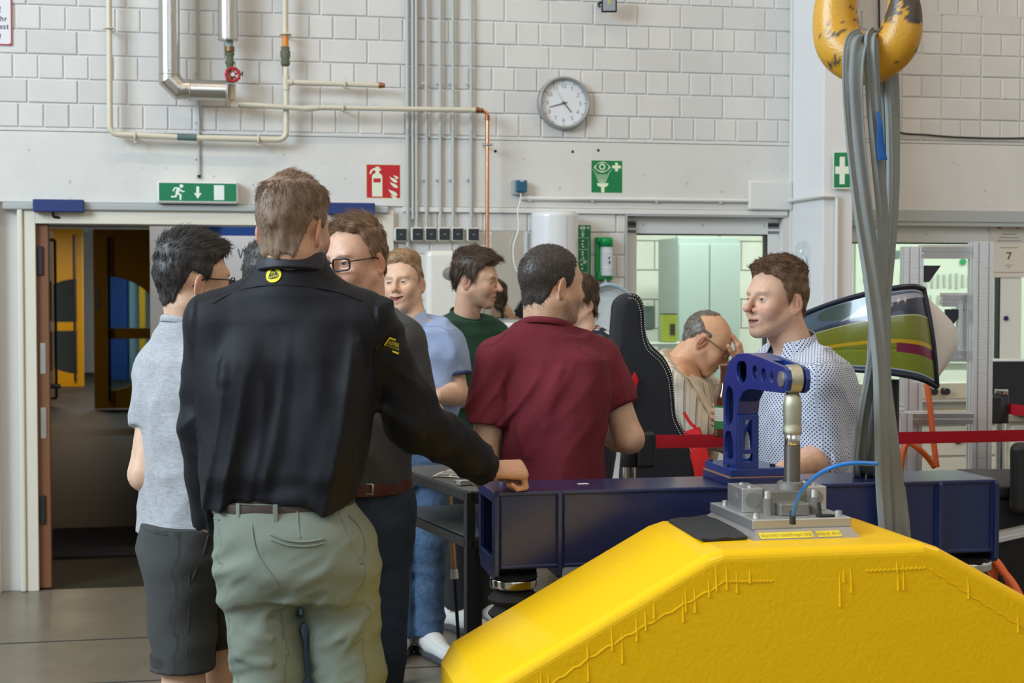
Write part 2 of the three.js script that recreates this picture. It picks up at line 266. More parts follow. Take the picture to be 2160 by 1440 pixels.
// ---- corridor beyond the doorway
{
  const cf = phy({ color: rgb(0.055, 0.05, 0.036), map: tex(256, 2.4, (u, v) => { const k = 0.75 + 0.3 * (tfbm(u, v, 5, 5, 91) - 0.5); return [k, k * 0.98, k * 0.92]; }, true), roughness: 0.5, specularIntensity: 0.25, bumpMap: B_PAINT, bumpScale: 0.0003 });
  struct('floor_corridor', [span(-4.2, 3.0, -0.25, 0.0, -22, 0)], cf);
  const dk = M.wall;
  struct('wall_corridor_left', [span(-4.4, -4.2, 0, 3.4, -22, -0.3)], dk);
  struct('wall_corridor_right', [span(1.35, 1.5, 0, 3.4, -22, -0.3)], dk);
  struct('wall_corridor_end', [span(-4.4, 1.5, 0, 3.4, -22.2, -22)], dk);
  struct('ceiling_corridor', [span(-4.4, 1.5, 2.62, 2.8, -22.2, -0.3)], M.wall);
  // partition with doors, its dark head and posts
  const zp = onY(280, 862, 0).z;
  const pa = (px, py) => onZ(px, py, zp);
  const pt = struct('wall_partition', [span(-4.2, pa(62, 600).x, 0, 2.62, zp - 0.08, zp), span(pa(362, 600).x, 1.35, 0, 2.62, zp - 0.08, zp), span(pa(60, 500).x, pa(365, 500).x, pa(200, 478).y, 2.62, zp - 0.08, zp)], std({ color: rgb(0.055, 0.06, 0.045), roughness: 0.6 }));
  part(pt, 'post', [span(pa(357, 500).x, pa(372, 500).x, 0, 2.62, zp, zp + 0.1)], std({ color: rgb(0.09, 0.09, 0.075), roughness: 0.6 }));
  const mat0 = onY(200, 1115, 0), mat1 = onY(200, 1175, 0);
  solo('door_mat', [span(-1.0, -0.12, 0, 0.012, mat0.z, mat1.z, 0.005)], M.blackMatte, 'black doormat on the corridor floor just past the doorway', 'doormat');
  const yellowM = std({ color: rgb(0.78, 0.42, 0.006), roughness: 0.42, bumpMap: B_FINE, bumpScale: 0.0001 }), paleM = std({ color: rgb(0.75, 0.56, 0.22), roughness: 0.45 });
  const smoke = phy({ color: rgb(0.55, 0.6, 0.58), transmission: 1, roughness: 0.03, thickness: 0, ior: 1.45 });
  // leaf with a half-round window: x from 0 (the straight side of the glass) to +w or -w
  function leaf(name, label, pos, turn, w, h, side, mat, edge, opt = {}) {
    const t = thing(name, label, 'door', pos, turn), e = edge, R = opt.r || 0.72, yc = opt.yc || 1.0, arc = [];
    for (let k = 0; k <= 20; k++) { const a = -Math.PI / 2 + Math.PI * k / 20; arc.push([side * Math.min(R * Math.cos(a) + 0.0, w - e - 0.05), yc + R * Math.sin(a)]); }
    const ol = side > 0 ? [[-e, 0.01], [w - e, 0.01], [w - e, h], [-e, h]] : [[-(w - e), 0.01], [e, 0.01], [e, h], [-(w - e), h]];
    const g = poly(ol, 0.05, 0.003, [side > 0 ? arc.slice().reverse() : arc]);
    part(t, 'door_leaf', [g], mat); part(t, 'window_pane', [poly(arc, 0.008).translate(0, 0, 0.02)], smoke);
    part(t, 'mid_rail', [span(0, side * (R + 0.02), yc - 0.07, yc + 0.07, 0.002, 0.056, 0.003)], mat);
    part(t, 'pull_handle', [pipe([V(side * 0.03, 0.12, 0.05), V(side * 0.03, 0.12, 0.11), V(side * 0.03, h - 0.12, 0.11), V(side * 0.03, h - 0.12, 0.05)], 0.02, 0.03, 10)], M.black);
    if (opt.lock) part(t, 'lock_plate', [span(-e + 0.03, -e + 0.08, yc + 0.32, yc + 0.62, 0.05, 0.056, 0.002)], M.steel);
    return t;
  }
  const po = onZ(228, 860, zp);
  leaf('swing_door', 'dim yellow door with half-round window showing a blue wall', [po.x, 0, zp], 0.0, 0.98, pa(280, 484).y, 1, yellowM, 0.17, { lock: true, yc: pa(230, 703).y, r: pa(230, 583).y - pa(230, 703).y });
  const zy = onY(160, 816, 0).z, qy = onZ(164, 816, zy);
  leaf('swing_door', 'bright yellow door standing open with dark half-round glass', [qy.x, 0, zy], 0.0, 0.66, onZ(140, 482, zy).y, -1, yellowM, 0.1, { yc: onZ(160, 688, zy).y, r: onZ(160, 588, zy).y - onZ(160, 688, zy).y });
  const pc = onY(66, 866, 0), pc2 = onY(104, 858, 0);
  leaf('folding_door', 'pale yellow door leaf swung open beside the brown lining', [pc2.x, 0, pc2.z], Math.atan2(-(pc2.z - pc.z), pc2.x - pc.x), 0.5, onZ(80, 483, pc.z).y, -1, paleM, 0.06, { yc: onZ(80, 690, pc.z).y, r: 0.6 });
  // room beyond the dim door
  struct('wall_blue', [span(-1.72, -1.36, 0, 2.6, -19.6, -19.5)], std({ color: rgb(0.01, 0.07, 0.30), roughness: 0.6 }));
  struct('trim_6', [span(-1.37, -1.23, 0, 2.6, -19.48, -19.4)], std({ color: rgb(0.25, 0.42, 0.5), roughness: 0.5 }));
  struct('trim_7', [span(-1.19, -1.09, 0, 2.6, -19.3, -19.2)], yellowM);
  // blue side panel with a white notice, and a white door-closer box
  const zb = -1.1, b0 = onZ(388, 462, zb), b1 = onZ(812, 560, zb);
  const bp = solo('blue_door', [span(b0.x, b1.x, 0.01, b0.y + 0.02, zb - 0.05, zb, 0.003)], std({ color: rgb(0.008, 0.06, 0.27), roughness: 0.4, bumpMap: B_FINE, bumpScale: 0.0002 }), 'blue door behind the doorway carrying a white notice', 'door');
  const n0 = onZ(455, 497, zb), n1 = onZ(800, 592, zb);
  const ntex = canvasTex(1024, 282, (c, w, h) => { c.fillStyle = '#e9e9ea'; c.fillRect(0, 0, w, h); c.fillStyle = '#1c2433'; c.font = '84px sans-serif'; c.fillText('W', 132, 142); });
  const ng = new THREE.PlaneGeometry(n1.x - n0.x, n0.y - n1.y);
  const nt = thing('notice_board', 'white notice with a large dark letter W on the blue door', 'sign', [(n0.x + n1.x) / 2, (n0.y + n1.y) / 2, zb + 0.004]);
  part(nt, 'board', [box(n1.x - n0.x, n0.y - n1.y, 0.006, 0, 0, 0, 0.001)], M.whitePlastic); part(nt, 'print', ng.translate(0, 0, 0.0036), std({ map: ntex, roughness: 0.5 }));
  const k0 = onZ(390, 463, zb), k1 = onZ(467, 478, zb);
  solo('door_closer', [span(k0.x, k1.x, k1.y, k0.y, zb + 0.0, zb + 0.06, 0.006)], M.whitePlastic, 'white box door closer at the top of the blue door', 'door closer');
  struct('wall_corridor_side', [span(b0.x - 0.2, b0.x - 0.03, 0, 2.62, zb - 0.08, zb), span(b0.x - 0.2, 1.35, b0.y + 0.03, 2.62, zb - 0.08, zb)], M.wall);
}
// ---- laboratory behind the glass
const labGlass = phy({ color: rgb(0.90, 0.97, 0.92), transmission: 1, roughness: 0.0, thickness: 0, ior: 1.5 });
{
  const lw = std({ color: rgb(0.78, 0.78, 0.74), map: C_WALL, roughness: 0.6, bumpMap: B_PAINT, bumpScale: 0.001 });
  struct('floor_laboratory', [span(1.75, 10.2, -0.25, 0, -3.6, -0.3)], std({ color: rgb(0.35, 0.34, 0.31), roughness: 0.4 }));
  const wl = struct('wall_laboratory', [span(1.75, 10.2, 0, 2.9, -3.8, -3.6), span(1.6, 1.75, 0, 2.9, -3.8, -0.3), span(10.2, 10.4, 0, 2.9, -3.8, -0.3)], lw);
  const R = rng(9), bg = chamferBox(0.36, 0.228, 0.03, 0.004);
  for (let r = 0; r < 8; r++) for (let k = 0; k < 6; k++) { const m = new THREE.Mesh(bg, lw); m.name = 'block'; m.position.set(2.6 + (k + (r % 2) * 0.5) * 0.367, 0.9 + r * 0.235, -3.59 + R() * 0.002); shadow(m); wl.add(m); }
  struct('ceiling_laboratory', [span(1.6, 10.2, 2.9, 3.1, -3.8, -0.3)], M.wall);
  // frames
  function glazed(name, x0, x1, y0, y1, outer, mullions = []) {
    const w = 0.075, z0 = -0.14, z1 = -0.06, top = 0.05 + w;
    const f = struct(name, [span(x0, x1, y1 - top, y1, z0, z1, 0.004), span(x0, x1, y0, y0 + w, z0, z1, 0.004), span(x0, x0 + w + outer, y0, y1, z0, z1, 0.004), span(x1 - w, x1, y0, y1, z0, z1, 0.004), ...mullions.map((m) => span(m - 0.07, m + 0.07, y0, y1, z0, z1, 0.004))], M.trim);
    part(f, 'reveal', [span(x0 - 0.012, x0, y0, y1, -0.3, 0.012), span(x0, x1, y1 - 0.03, y1 + 0.001, z1, 0.012, 0.003)], M.trimGrey);
    const xs = [x0 + w, ...mullions.flatMap((m) => [m - 0.07, m + 0.07]), x1 - w];
    for (let i = 0; i < xs.length; i += 2) { part(f, 'window_pane', [span(xs[i] - 0.01, xs[i + 1] + 0.01, y0 + w - 0.01, y1 - top + 0.01, -0.104, -0.098)], labGlass); part(f, 'gasket', [span(xs[i], xs[i + 1], y1 - top - 0.006, y1 - top, -0.11, -0.058), span(xs[i + 1] - 0.008, xs[i + 1], y0 + w, y1 - top, -0.11, -0.058)], M.black); }
    for (const u of [0.12, 0.5, 0.9]) part(f, 'screw', [rodGeo(V(x0 + (x1 - x0) * u, y1 - 0.075, z1 - 0.002), V(x0 + (x1 - x0) * u, y1 - 0.075, z1 + 0.003), 0.007, 0.006, 10)], M.steel);
    part(f, 'window_sill', [span(x0 - 0.02, x1 + 0.02, y0 - 0.03, y0, -0.3, 0.05, 0.006)], M.trim);
    return f;
  }
  glazed('window_1', WX0, WX1, SILL, BAND0 - 0.01, 0.0);
  const m1 = onZ(2125, 600, -0.1).x;
  glazed('window_2', RX0, 9.2, SILL, BAND0 - 0.05, 0.0, [m1]);
}
// ---------------------------------------------------------------- lamps of the building, plus added fill lamps in the corridor
function hallLamp(x, z, turn, label) {
  const t = thing('hall_lamp', label, 'lamp', [x, 6.6, z], turn, 'hall ceiling lamps');
  part(t, 'housing', [box(1.5, 0.08, 0.36, 0, 0.05, 0, 0.015)], M.whitePlastic);
  part(t, 'lamp_diffuser', [box(1.44, 0.012, 0.3, 0, 0.004, 0, 0.003)], std({ color: rgb(0.9, 0.9, 0.88), emissive: WARM, emissiveIntensity: 2.5, roughness: 0.6 }));
  for (const s of [-0.6, 0.6]) part(t, 'hanger', [rodGeo(V(s, 0.09, 0), V(s, 0.6, 0), 0.005)], M.steel);
  const l = new THREE.RectAreaLight(WARM, LAMP_POWER, 1.44, 0.3); l.position.set(0, -0.006, 0); l.rotation.x = -Math.PI / 2; l.castShadow = true; t.add(l); return t;
}
for (const [x, z] of [[-3, 3.2], [0.6, 3.2], [4.2, 3.2], [7.4, 3.2], [-3, 8], [0.6, 8], [4.2, 8], [7.4, 8], [-1.2, 12.4], [2.4, 12.4], [6, 12.4]]) hallLamp(x, z, 0, 'long ceiling lamp of the hall hung above the floor');
function smallLamp(name, label, x, y, z, w, d, color, power) {
  const t = thing(name, label, 'lamp', [x, y, z]);
  part(t, 'housing', [box(w, 0.06, d, 0, 0.03, 0, 0.01)], M.whitePlastic);
  part(t, 'lamp_diffuser', [box(w - 0.04, 0.012, d - 0.04, 0, -0.004, 0, 0.003)], std({ color: rgb(0.9, 0.9, 0.88), emissive: color, emissiveIntensity: 3, roughness: 0.6 }));
  const l = new THREE.RectAreaLight(color, power, w - 0.04, d - 0.04); l.position.set(0, -0.014, 0); l.rotation.x = -Math.PI / 2; l.castShadow = true; t.add(l); return t;
}
smallLamp('corridor_lamp', 'ceiling lamp over the yellow doors of the corridor', -2.3, 2.55, -14.8, 1.0, 0.3, WARM, 95);
smallLamp('corridor_lamp', 'ceiling lamp in the room behind the dim door', -0.6, 2.55, -17.6, 1.0, 0.3, COOL, 160);
smallLamp('corridor_lamp', 'added unseen fill lamp brightening the pale folding door', -2.7, 2.55, -10.6, 0.6, 0.3, WARM, 9);  // invented fitting, put in so the pale leaf is lit from the front
smallLamp('corridor_lamp', 'added unseen fill lamp lighting the blue door and its notice', 0.2, 2.558, -0.62, 0.9, 0.3, rgb(0.95, 0.97, 1), 7);  // added out of view above the lintel to brighten blue door and notice
for (const x of [3.2, 5.2, 7.2]) smallLamp('laboratory_lamp', 'flat ceiling lamp inside the laboratory behind the window', x, 2.84, -2.0, 1.2, 0.3, rgb(0.97, 1, 0.95), 58).userData.group = 'laboratory ceiling lamps';

// ---------------------------------------------------------------- pipework
function clip(t, p, horizontal) {                                            // pipe clamp with a stand-off to the wall
  const a = part(t, 'pipe_clamp', [new THREE.TorusGeometry(0.021, 0.005, 8, 20).rotateX(horizontal ? 0 : Math.PI / 2).rotateY(horizontal ? Math.PI / 2 : 0).translate(p.x, p.y, p.z), rodGeo(p.clone(), V(p.x, p.y, 0.007), 0.006, 0.006, 8), box(0.012, 0.012, 0.012, p.x + (horizontal ? 0 : 0.027), p.y + (horizontal ? 0.027 : 0), p.z, 0.002), box(0.012, 0.012, 0.012, p.x - (horizontal ? 0 : 0.027), p.y - (horizontal ? 0.027 : 0), p.z, 0.002)], M.cream);
  return a;
}
const PZ = 0.085;
{
  const q = (x, y) => onZ(x, y, PZ);
  const t = thing('water_pipe', 'cream painted pipe running down, along and up again above the exit sign', 'pipe');
  const run = [q(224, -60), q(230, 60), q(232, 283), q(420, 291), q(604, 295), q(603, 175), q(602, 142)];
  run[1].x = run[0].x = run[2].x; run[5].x = run[6].x = run[4].x;
  part(t, 'tube', [pipe(run, 0.0155, 0.05, 14)], M.cream);
  part(t, 'union', [rodGeo(V(run[4].x, q(602, 190).y, PZ), V(run[4].x, q(602, 160).y, PZ), 0.019)], M.cream);
  clip(t, q(229, 60), false); clip(t, q(285, 288), true); clip(t, q(545, 294), true);
  const a = q(374, 289), b = q(415, 291);
  part(t, 'flow_label', [rodGeo(a, b, 0.0163, 0.0163, 20, false)], std({ color: rgb(0.10, 0.16, 0.16), roughness: 0.5 }), 'dark sticker with flow arrow');
  // valve body with an orange mark on the riser
  const v = thing('ball_valve', 'dark grey valve in the cream riser above the branch pipe', 'valve');
  const c = q(602, 140), top = q(602, 72);
  part(v, 'body', [lathe([[0.0, 0], [0.019, 0.002], [0.024, 0.012], [0.024, 0.03], [0.02, 0.034], [0.026, 0.05], [0.026, 0.08], [0.021, 0.084], [0.024, 0.1], [0.019, 0.103], [0, 0.104]], 8).translate(c.x, c.y, PZ)], std({ color: rgb(0.17, 0.18, 0.12), metalness: 0.6, roughness: 0.5, bumpMap: B_FINE, bumpScale: 0.001 }));
  const u = thing('water_pipe', 'cream vertical pipe above the grey valve with orange tape', 'pipe');
  part(u, 'orange_tape', [rodGeo(q(602, 103), q(602, 76), 0.0172, 0.0172, 16, false)], std({ color: rgb(0.72, 0.26, 0.03), roughness: 0.5 }));
  part(u, 'collar', [lathe([[0, 0], [0.03, 0], [0.031, 0.006], [0.017, 0.012], [0, 0.012]], 24).translate(top.x, top.y - 0.006, PZ)], M.cream);
  part(u, 'tube', [rodGeo(q(602, 108), V(q(602, 78).x, 4.4, PZ), 0.0155)], M.cream);
  clip(u, q(602, 73), false);
  const br = thing('water_pipe', 'short cream branch pipe ending in a brass cap', 'pipe');
  part(br, 'tube', [rodGeo(q(603, 173), q(800, 180), 0.0135)], M.cream);
  part(br, 'fitting', [rodGeo(q(600, 173), q(616, 174), 0.019)], M.cream);
  part(br, 'end_cap', [rodGeo(q(798, 180), q(806, 180.3), 0.017, 0.017, 6), rodGeo(q(806, 180.3), q(812, 180.5), 0.014, 0.012)], std({ color: rgb(0.45, 0.2, 0.09), metalness: 0.9, roughness: 0.4 }));
  clip(br, q(727, 178), true);
  // branch from the hand valve to the copper drop
  const z2 = 0.118, r = (x, y) => onZ(x, y, z2);
  const h = thing('water_pipe', 'cream pipe from the hand-wheel valve to the copper elbow', 'pipe');
  part(h, 'tube', [pipe([r(489, 180), r(489, 219), r(650, 229), r(672, 227), r(1003, 232)], 0.0135, 0.02, 12)], M.cream);
  parts(h, 'fitting', [rodGeo(r(489, 210), r(489, 178), 0.02), rodGeo(r(487, 220), r(503, 222), 0.017), rodGeo(r(640, 229), r(672, 227), 0.016)], M.cream);
  clip(h, r(723, 227), true);
  const cp = thing('copper_pipe', 'copper pipe dropping from an elbow beside the grey conduits', 'pipe');
  const e0 = r(1003, 232), e1 = r(1028, 235), e2 = r(1028, 560);
  e2.x = e1.x; part(cp, 'tube', [pipe([e0, e1, e2], 0.0105, 0.03, 12)], M.copper);
  parts(cp, 'fitting', [rodGeo(e0, r(1012, 232.5), 0.015, 0.015, 8), rodGeo(r(1014, 233), r(1019, 233.5), 0.0135), rodGeo(V(e1.x, r(1028, 243).y, z2), V(e1.x, r(1028, 254).y, z2), 0.0135)], std({ color: rgb(0.36, 0.15, 0.075), metalness: 1, roughness: 0.42 }));
  const cl = r(1028, 305);
  part(cp, 'pipe_clamp', [new THREE.TorusGeometry(0.016, 0.006, 8, 20).rotateX(Math.PI / 2).translate(e1.x, cl.y, z2), box(0.012, 0.016, 0.02, e1.x + 0.024, cl.y, z2, 0.002), box(0.012, 0.016, 0.02, e1.x - 0.024, cl.y, z2, 0.002), rodGeo(V(e1.x, cl.y, z2), V(e1.x, cl.y, 0), 0.005)], M.steel);
}
// insulated sheet-metal pipes
{
  const tin = std({ color: rgb(0.62, 0.60, 0.57), metalness: 1, roughness: 0.27, bumpMap: B_BRUSH, bumpScale: 0.0004 });
  const z = 0.16, q = (x, y) => onZ(x, y, z), R = 0.053;
  const t = thing('insulated_pipe', 'shiny sheet-metal clad pipe with a mitred elbow', 'pipe');
  const xa = q(357, 100).x, yb = q(430, 190).y, c0 = V(xa, 4.3, z), c1 = V(xa, q(357, 158).y, z), c2 = V(xa, q(357, 172).y, z), c3 = V(q(384, 190).x, yb, z), c4 = V(q(400, 190).x, yb, z), c5 = V(q(477, 190).x, yb, z);
  part(t, 'straight_section', [rodGeo(c0, c1, R, R, 32)], tin);
  const m1 = V(xa, q(357, 166).y, z), m2 = V(q(374, 190).x, yb, z), A = V(xa, q(357, 178).y, z), Bp = V(q(368, 190).x, yb, z);
  function mitre(p0, n0, p1, n1, dir) {                                      // cylinder cut by a plane at either end
    const N = 32, pos = [], idx = [], ax = dir.clone().normalize(), e1 = V(0, 0, 1), e2 = ax.clone().cross(e1).normalize();
    for (const [p, n] of [[p0, n0], [p1, n1]]) for (let i = 0; i <= N; i++) { const a = i / N * 6.28319, o = e1.clone().multiplyScalar(Math.cos(a) * R * 1.012).addScaledVector(e2, Math.sin(a) * R * 1.012), b = p0.clone().add(o); const k = p.clone().sub(b).dot(n) / ax.dot(n); b.addScaledVector(ax, k); pos.push(b.x, b.y, b.z); }
    for (let i = 0; i < N; i++) idx.push(i, i + 1, i + N + 1, i + N + 1, i + 1, i + N + 2);
    const g = new THREE.BufferGeometry(); g.setAttribute('position', new THREE.Float32BufferAttribute(pos, 3)); g.setIndex(idx); g.computeVertexNormals(); return boxUV(g);
  }
  const up = V(0, 1, 0), rt = V(1, 0, 0), d45 = V(1, -1, 0).normalize(), nA = V(0.383, -0.924, 0).normalize(), nB = V(0.924, -0.383, 0).normalize();
  const k1 = V(xa, q(357, 168).y, z), k2 = V(xa + (k1.y - yb), yb, z);
  part(t, 'elbow_segment', [mitre(c1, up, k1, nA, up)], tin); part(t, 'elbow_segment', [mitre(k1, nA, k2, nB, d45)], tin);
  part(t, 'elbow_segment', [mitre(k2, nB, V(q(400, 190).x, yb, z), rt, rt)], tin);
  part(t, 'straight_section', [rodGeo(V(q(400, 190).x, yb, z), c5, R, R, 32)], tin);
  part(t, 'bead', [new THREE.TorusGeometry(R + 0.001, 0.003, 6, 40).rotateX(Math.PI / 2).translate(xa, c1.y, z), new THREE.TorusGeometry(R + 0.001, 0.003, 6, 40).rotateY(Math.PI / 2).translate(q(400, 190).x, yb, z), new THREE.TorusGeometry(R + 0.001, 0.0035, 6, 40).rotateY(Math.PI / 2).translate(c5.x, yb, z)], tin);
  for (const [x, y] of [[357, 152], [362, 164], [378, 189], [392, 189]]) { const p = q(x, y); part(t, 'rivet', [new THREE.SphereGeometry(0.003, 8, 6).translate(p.x, p.y, z + R * 1.012)], M.black); }
  const s = thing('insulated_pipe', 'shiny sheet-metal clad pipe ending above the red hand-wheel valve', 'pipe');
  const xs = q(481, 40).x, ye = q(481, 83).y, z3 = 0.10;
  part(s, 'straight_section', [rodGeo(V(xs, ye, 0.12), V(xs, 4.3, 0.12), 0.05, 0.05, 32)], tin);
  part(s, 'bead', [new THREE.TorusGeometry(0.05, 0.0035, 6, 40).rotateX(Math.PI / 2).translate(xs, ye + 0.004, 0.12)], tin);
  const v = thing('gate_valve', 'green-brown brass valve with a red hand wheel', 'valve');
  const bm = std({ color: rgb(0.16, 0.19, 0.11), metalness: 0.7, roughness: 0.5, bumpMap: B_FINE, bumpScale: 0.001 }), ym = q(485, 86).y, yl = q(489, 150).y, xv = q(485, 100).x;
  part(v, 'body', [lathe([[0, 0], [0.02, 0], [0.024, 0.012], [0.02, 0.018], [0.016, 0.03], [0.021, 0.045], [0.026, 0.055], [0.02, 0.068], [0.018, 0.085], [0.025, 0.1], [0.024, 0.11]], 10).scale(1, (ym - yl) / 0.165, 1).translate(xv, yl, z3)], bm);
  part(v, 'union_nut', [rodGeo(V(xv, yl + (ym - yl) * 0.7, z3), V(xv, yl + (ym - yl) * 0.86, z3), 0.027, 0.027, 6)], std({ color: rgb(0.26, 0.15, 0.07), metalness: 0.8, roughness: 0.5 }));
  part(v, 'neck', [rodGeo(V(xv, yl + (ym - yl) * 0.8, z3), V(xv, ym + 0.01, z3), 0.018)], std({ color: rgb(0.3, 0.42, 0.38), roughness: 0.6 }));
  const w = q(491, 158), wc = V(w.x, w.y, 0.17), red = std({ color: rgb(0.42, 0.012, 0.02), roughness: 0.35 });
  const spokes = []; for (let i = 0; i < 5; i++) { const a = i / 5 * 6.283 + 0.3; spokes.push(rodGeo(wc, wc.clone().add(V(Math.cos(a) * 0.03, Math.sin(a) * 0.03, 0)), 0.005, 0.005, 8)); }
  const lobes = []; for (let i = 0; i < 12; i++) { const a = i / 12 * 6.283; lobes.push(new THREE.SphereGeometry(0.009, 8, 6).translate(wc.x + Math.cos(a) * 0.034, wc.y + Math.sin(a) * 0.034, wc.z)); }
  const hw = part(v, 'hand_wheel', [new THREE.TorusGeometry(0.033, 0.0075, 10, 36).translate(wc.x, wc.y, wc.z), ...spokes, ...lobes], red, 'red spoked hand wheel');
  part(hw, 'hub_nut', [rodGeo(V(wc.x, wc.y, wc.z - 0.01), V(wc.x, wc.y, wc.z + 0.012), 0.011, 0.011, 6)], M.steel);
  part(v, 'spindle', [rodGeo(V(wc.x, wc.y, z3), V(wc.x, wc.y, wc.z), 0.009, 0.009, 10), rodGeo(V(xv, yl + 0.02, z3), V(xv, wc.y - 0.03, z3), 0.019, 0.019, 12)], bm);
  const dr = q(512, 152); part(v, 'drain_screw', [rodGeo(V(xv, dr.y, z3), V(dr.x, dr.y, z3), 0.004), rodGeo(V(dr.x, dr.y - 0.012, z3), V(dr.x, dr.y + 0.012, z3), 0.003)], M.black);
}
// grey electrical conduits and the six boxes with black faces
{
  const cz = 0.022, q = (x, y, z = cz) => onZ(x, y, z), xs = [[858, 520, 0.0105], [870, 462, 0.0085], [878, 478, 0.009], [899, 478, 0.009], [928, 478, 0.009], [955, 478, 0.009], [993, 478, 0.009]];
  const words = ['first', 'second', 'third', 'fourth', 'fifth', 'sixth', 'seventh'];
  xs.forEach(([px, py, r], i) => {
    const b = q(px + (i === 0 ? 2 : 1), py), t = thing('cable_conduit', `grey vertical cable conduit, ${words[i]} of seven counted from the fire extinguisher sign`, 'conduit', undefined, 0, 'grey conduits up the white wall');
    part(t, 'tube', [rodGeo(b, V(b.x, 4.4, cz), r, r, 12)], M.conduit);
    for (const y of [176, 379]) { const c = q(px, y); part(t, 'saddle', [box(i < 3 ? 0.019 : 0.034, 0.014, 0.014, b.x - (i < 3 ? 0 : 0.008), c.y, 0.0145, 0.004)], M.conduit); }
    if (i > 1) part(t, 'gland', [rodGeo(V(b.x, b.y - 0.012, cz), V(b.x, b.y + 0.01, cz), 0.013, 0.011, 12)], M.conduit);
  });
  const frame = std({ color: rgb(0.60, 0.60, 0.53), roughness: 0.45 }), face = std({ color: rgb(0.022, 0.026, 0.03), roughness: 0.3 });
  let first; [[844, 495], [879, 494.5], [907, 494.5], [935, 494.5], [963, 494.5], [996, 495]].forEach(([x, y], i) => {
    const p = q(x, y, 0), lab = ['grey wall box with black cover, next to the door frame', 'grey wall box with black cover, second from the door frame', 'grey wall box with black cover, third from the door frame', 'grey wall box with black cover, fourth from the door frame', 'grey wall box with black cover, fifth from the door frame', 'grey wall box with black cover, nearest the copper pipe'][i];
    if (!first) {
      first = thing('wall_box', lab, 'wall box', p, 0, 'six black-faced wall boxes');
      part(first, 'housing', [box(0.076, 0.08, 0.045, 0, 0, 0.0235, 0.018)], frame);
      const c = part(first, 'cover', [box(0.058, 0.062, 0.008, 0, 0, 0.047, 0.01)], face); part(c, 'mark', [box(0.014, 0.004, 0.0006, 0, 0, 0.0512)], std({ color: rgb(0.3, 0.3, 0.3), roughness: 0.5 }));
    } else copyOf(first, p, 0, lab);
  });
  const a = q(420, 370), t = thing('cable_conduit', 'thin grey conduit feeding the green exit sign', 'conduit');
  part(t, 'tube', [rodGeo(V(a.x, a.y, 0.014), V(a.x, 4.4, 0.014), 0.0075, 0.0075, 12)], M.conduit); part(t, 'gland', [rodGeo(V(a.x, a.y - 0.012, 0.014), V(a.x, a.y + 0.004, 0.014), 0.009)], M.black);
  for (const y of [155, 258, 335]) { const c = q(416, y); part(t, 'saddle', [box(0.03, 0.01, 0.01, a.x - 0.006, c.y, 0.0125, 0.003)], M.conduit); }
  const h = thing('cable_conduit', 'white horizontal conduit over the window from the blue socket', 'conduit');
  const p0 = onZ(1098, 418, 0.02), p1 = onZ(1664, 423, 0.02); p1.y = p0.y + 0.002;
  part(h, 'tube', [pipe([p0, V(CX0 - 0.02, p1.y, 0.02)], 0.011, 0.02, 10)], M.trim);
  const hc = thing('cable_conduit', 'white conduit bent round the column below the first-aid sign', 'conduit'); part(hc, 'tube', [pipe([V(CX0 - 0.02, p1.y, 0.03), V(CX0 - 0.02, p1.y, CD + 0.02), V(CX0 + 0.07, p1.y, CD + 0.02), V(CX0 + 0.07, 0.4, CD + 0.02)], 0.011, 0.02, 10)], M.trim);
  for (const x of [1118, 1250, 1385, 1520]) { const c = onZ(x, 418, 0.02); part(h, 'saddle', [box(0.016, 0.032, 0.016, c.x, p0.y, 0.0165, 0.004)], M.trim); }
}
// ---------------------------------------------------------------- signs
function signBoard(name, label, w, h, pos, draw, res, opt = {}) {
  const t = thing(name, label, 'sign', pos, opt.turn || 0), d = opt.depth || 0.004;
  part(t, 'board', [box(w, h, d, 0, 0, d / 2, 0.001)], opt.mat || M.whitePlastic);
  part(t, 'print', new THREE.PlaneGeometry(w - 0.002, h - 0.002).translate(0, 0, d + 0.0006), std({ map: canvasTex(Math.round(res * w / Math.max(w, h)), Math.round(res * h / Math.max(w, h)), draw), roughness: 0.4 }));
  return t;
}
const shape = (c, pts) => { c.beginPath(); pts.forEach(([x, y], i) => (i ? c.lineTo(x, y) : c.moveTo(x, y))); c.closePath(); c.fill(); };
function fitBoard(px0, py0, px1, py1, z = 0) { const a = onZ(px0, py0, z), b = onZ(px1, py1, z); return [b.x - a.x, a.y - b.y, [(a.x + b.x) / 2, (a.y + b.y) / 2, z]]; }
const GREEN = '#0c7a45', PALE = '#e3eecb';
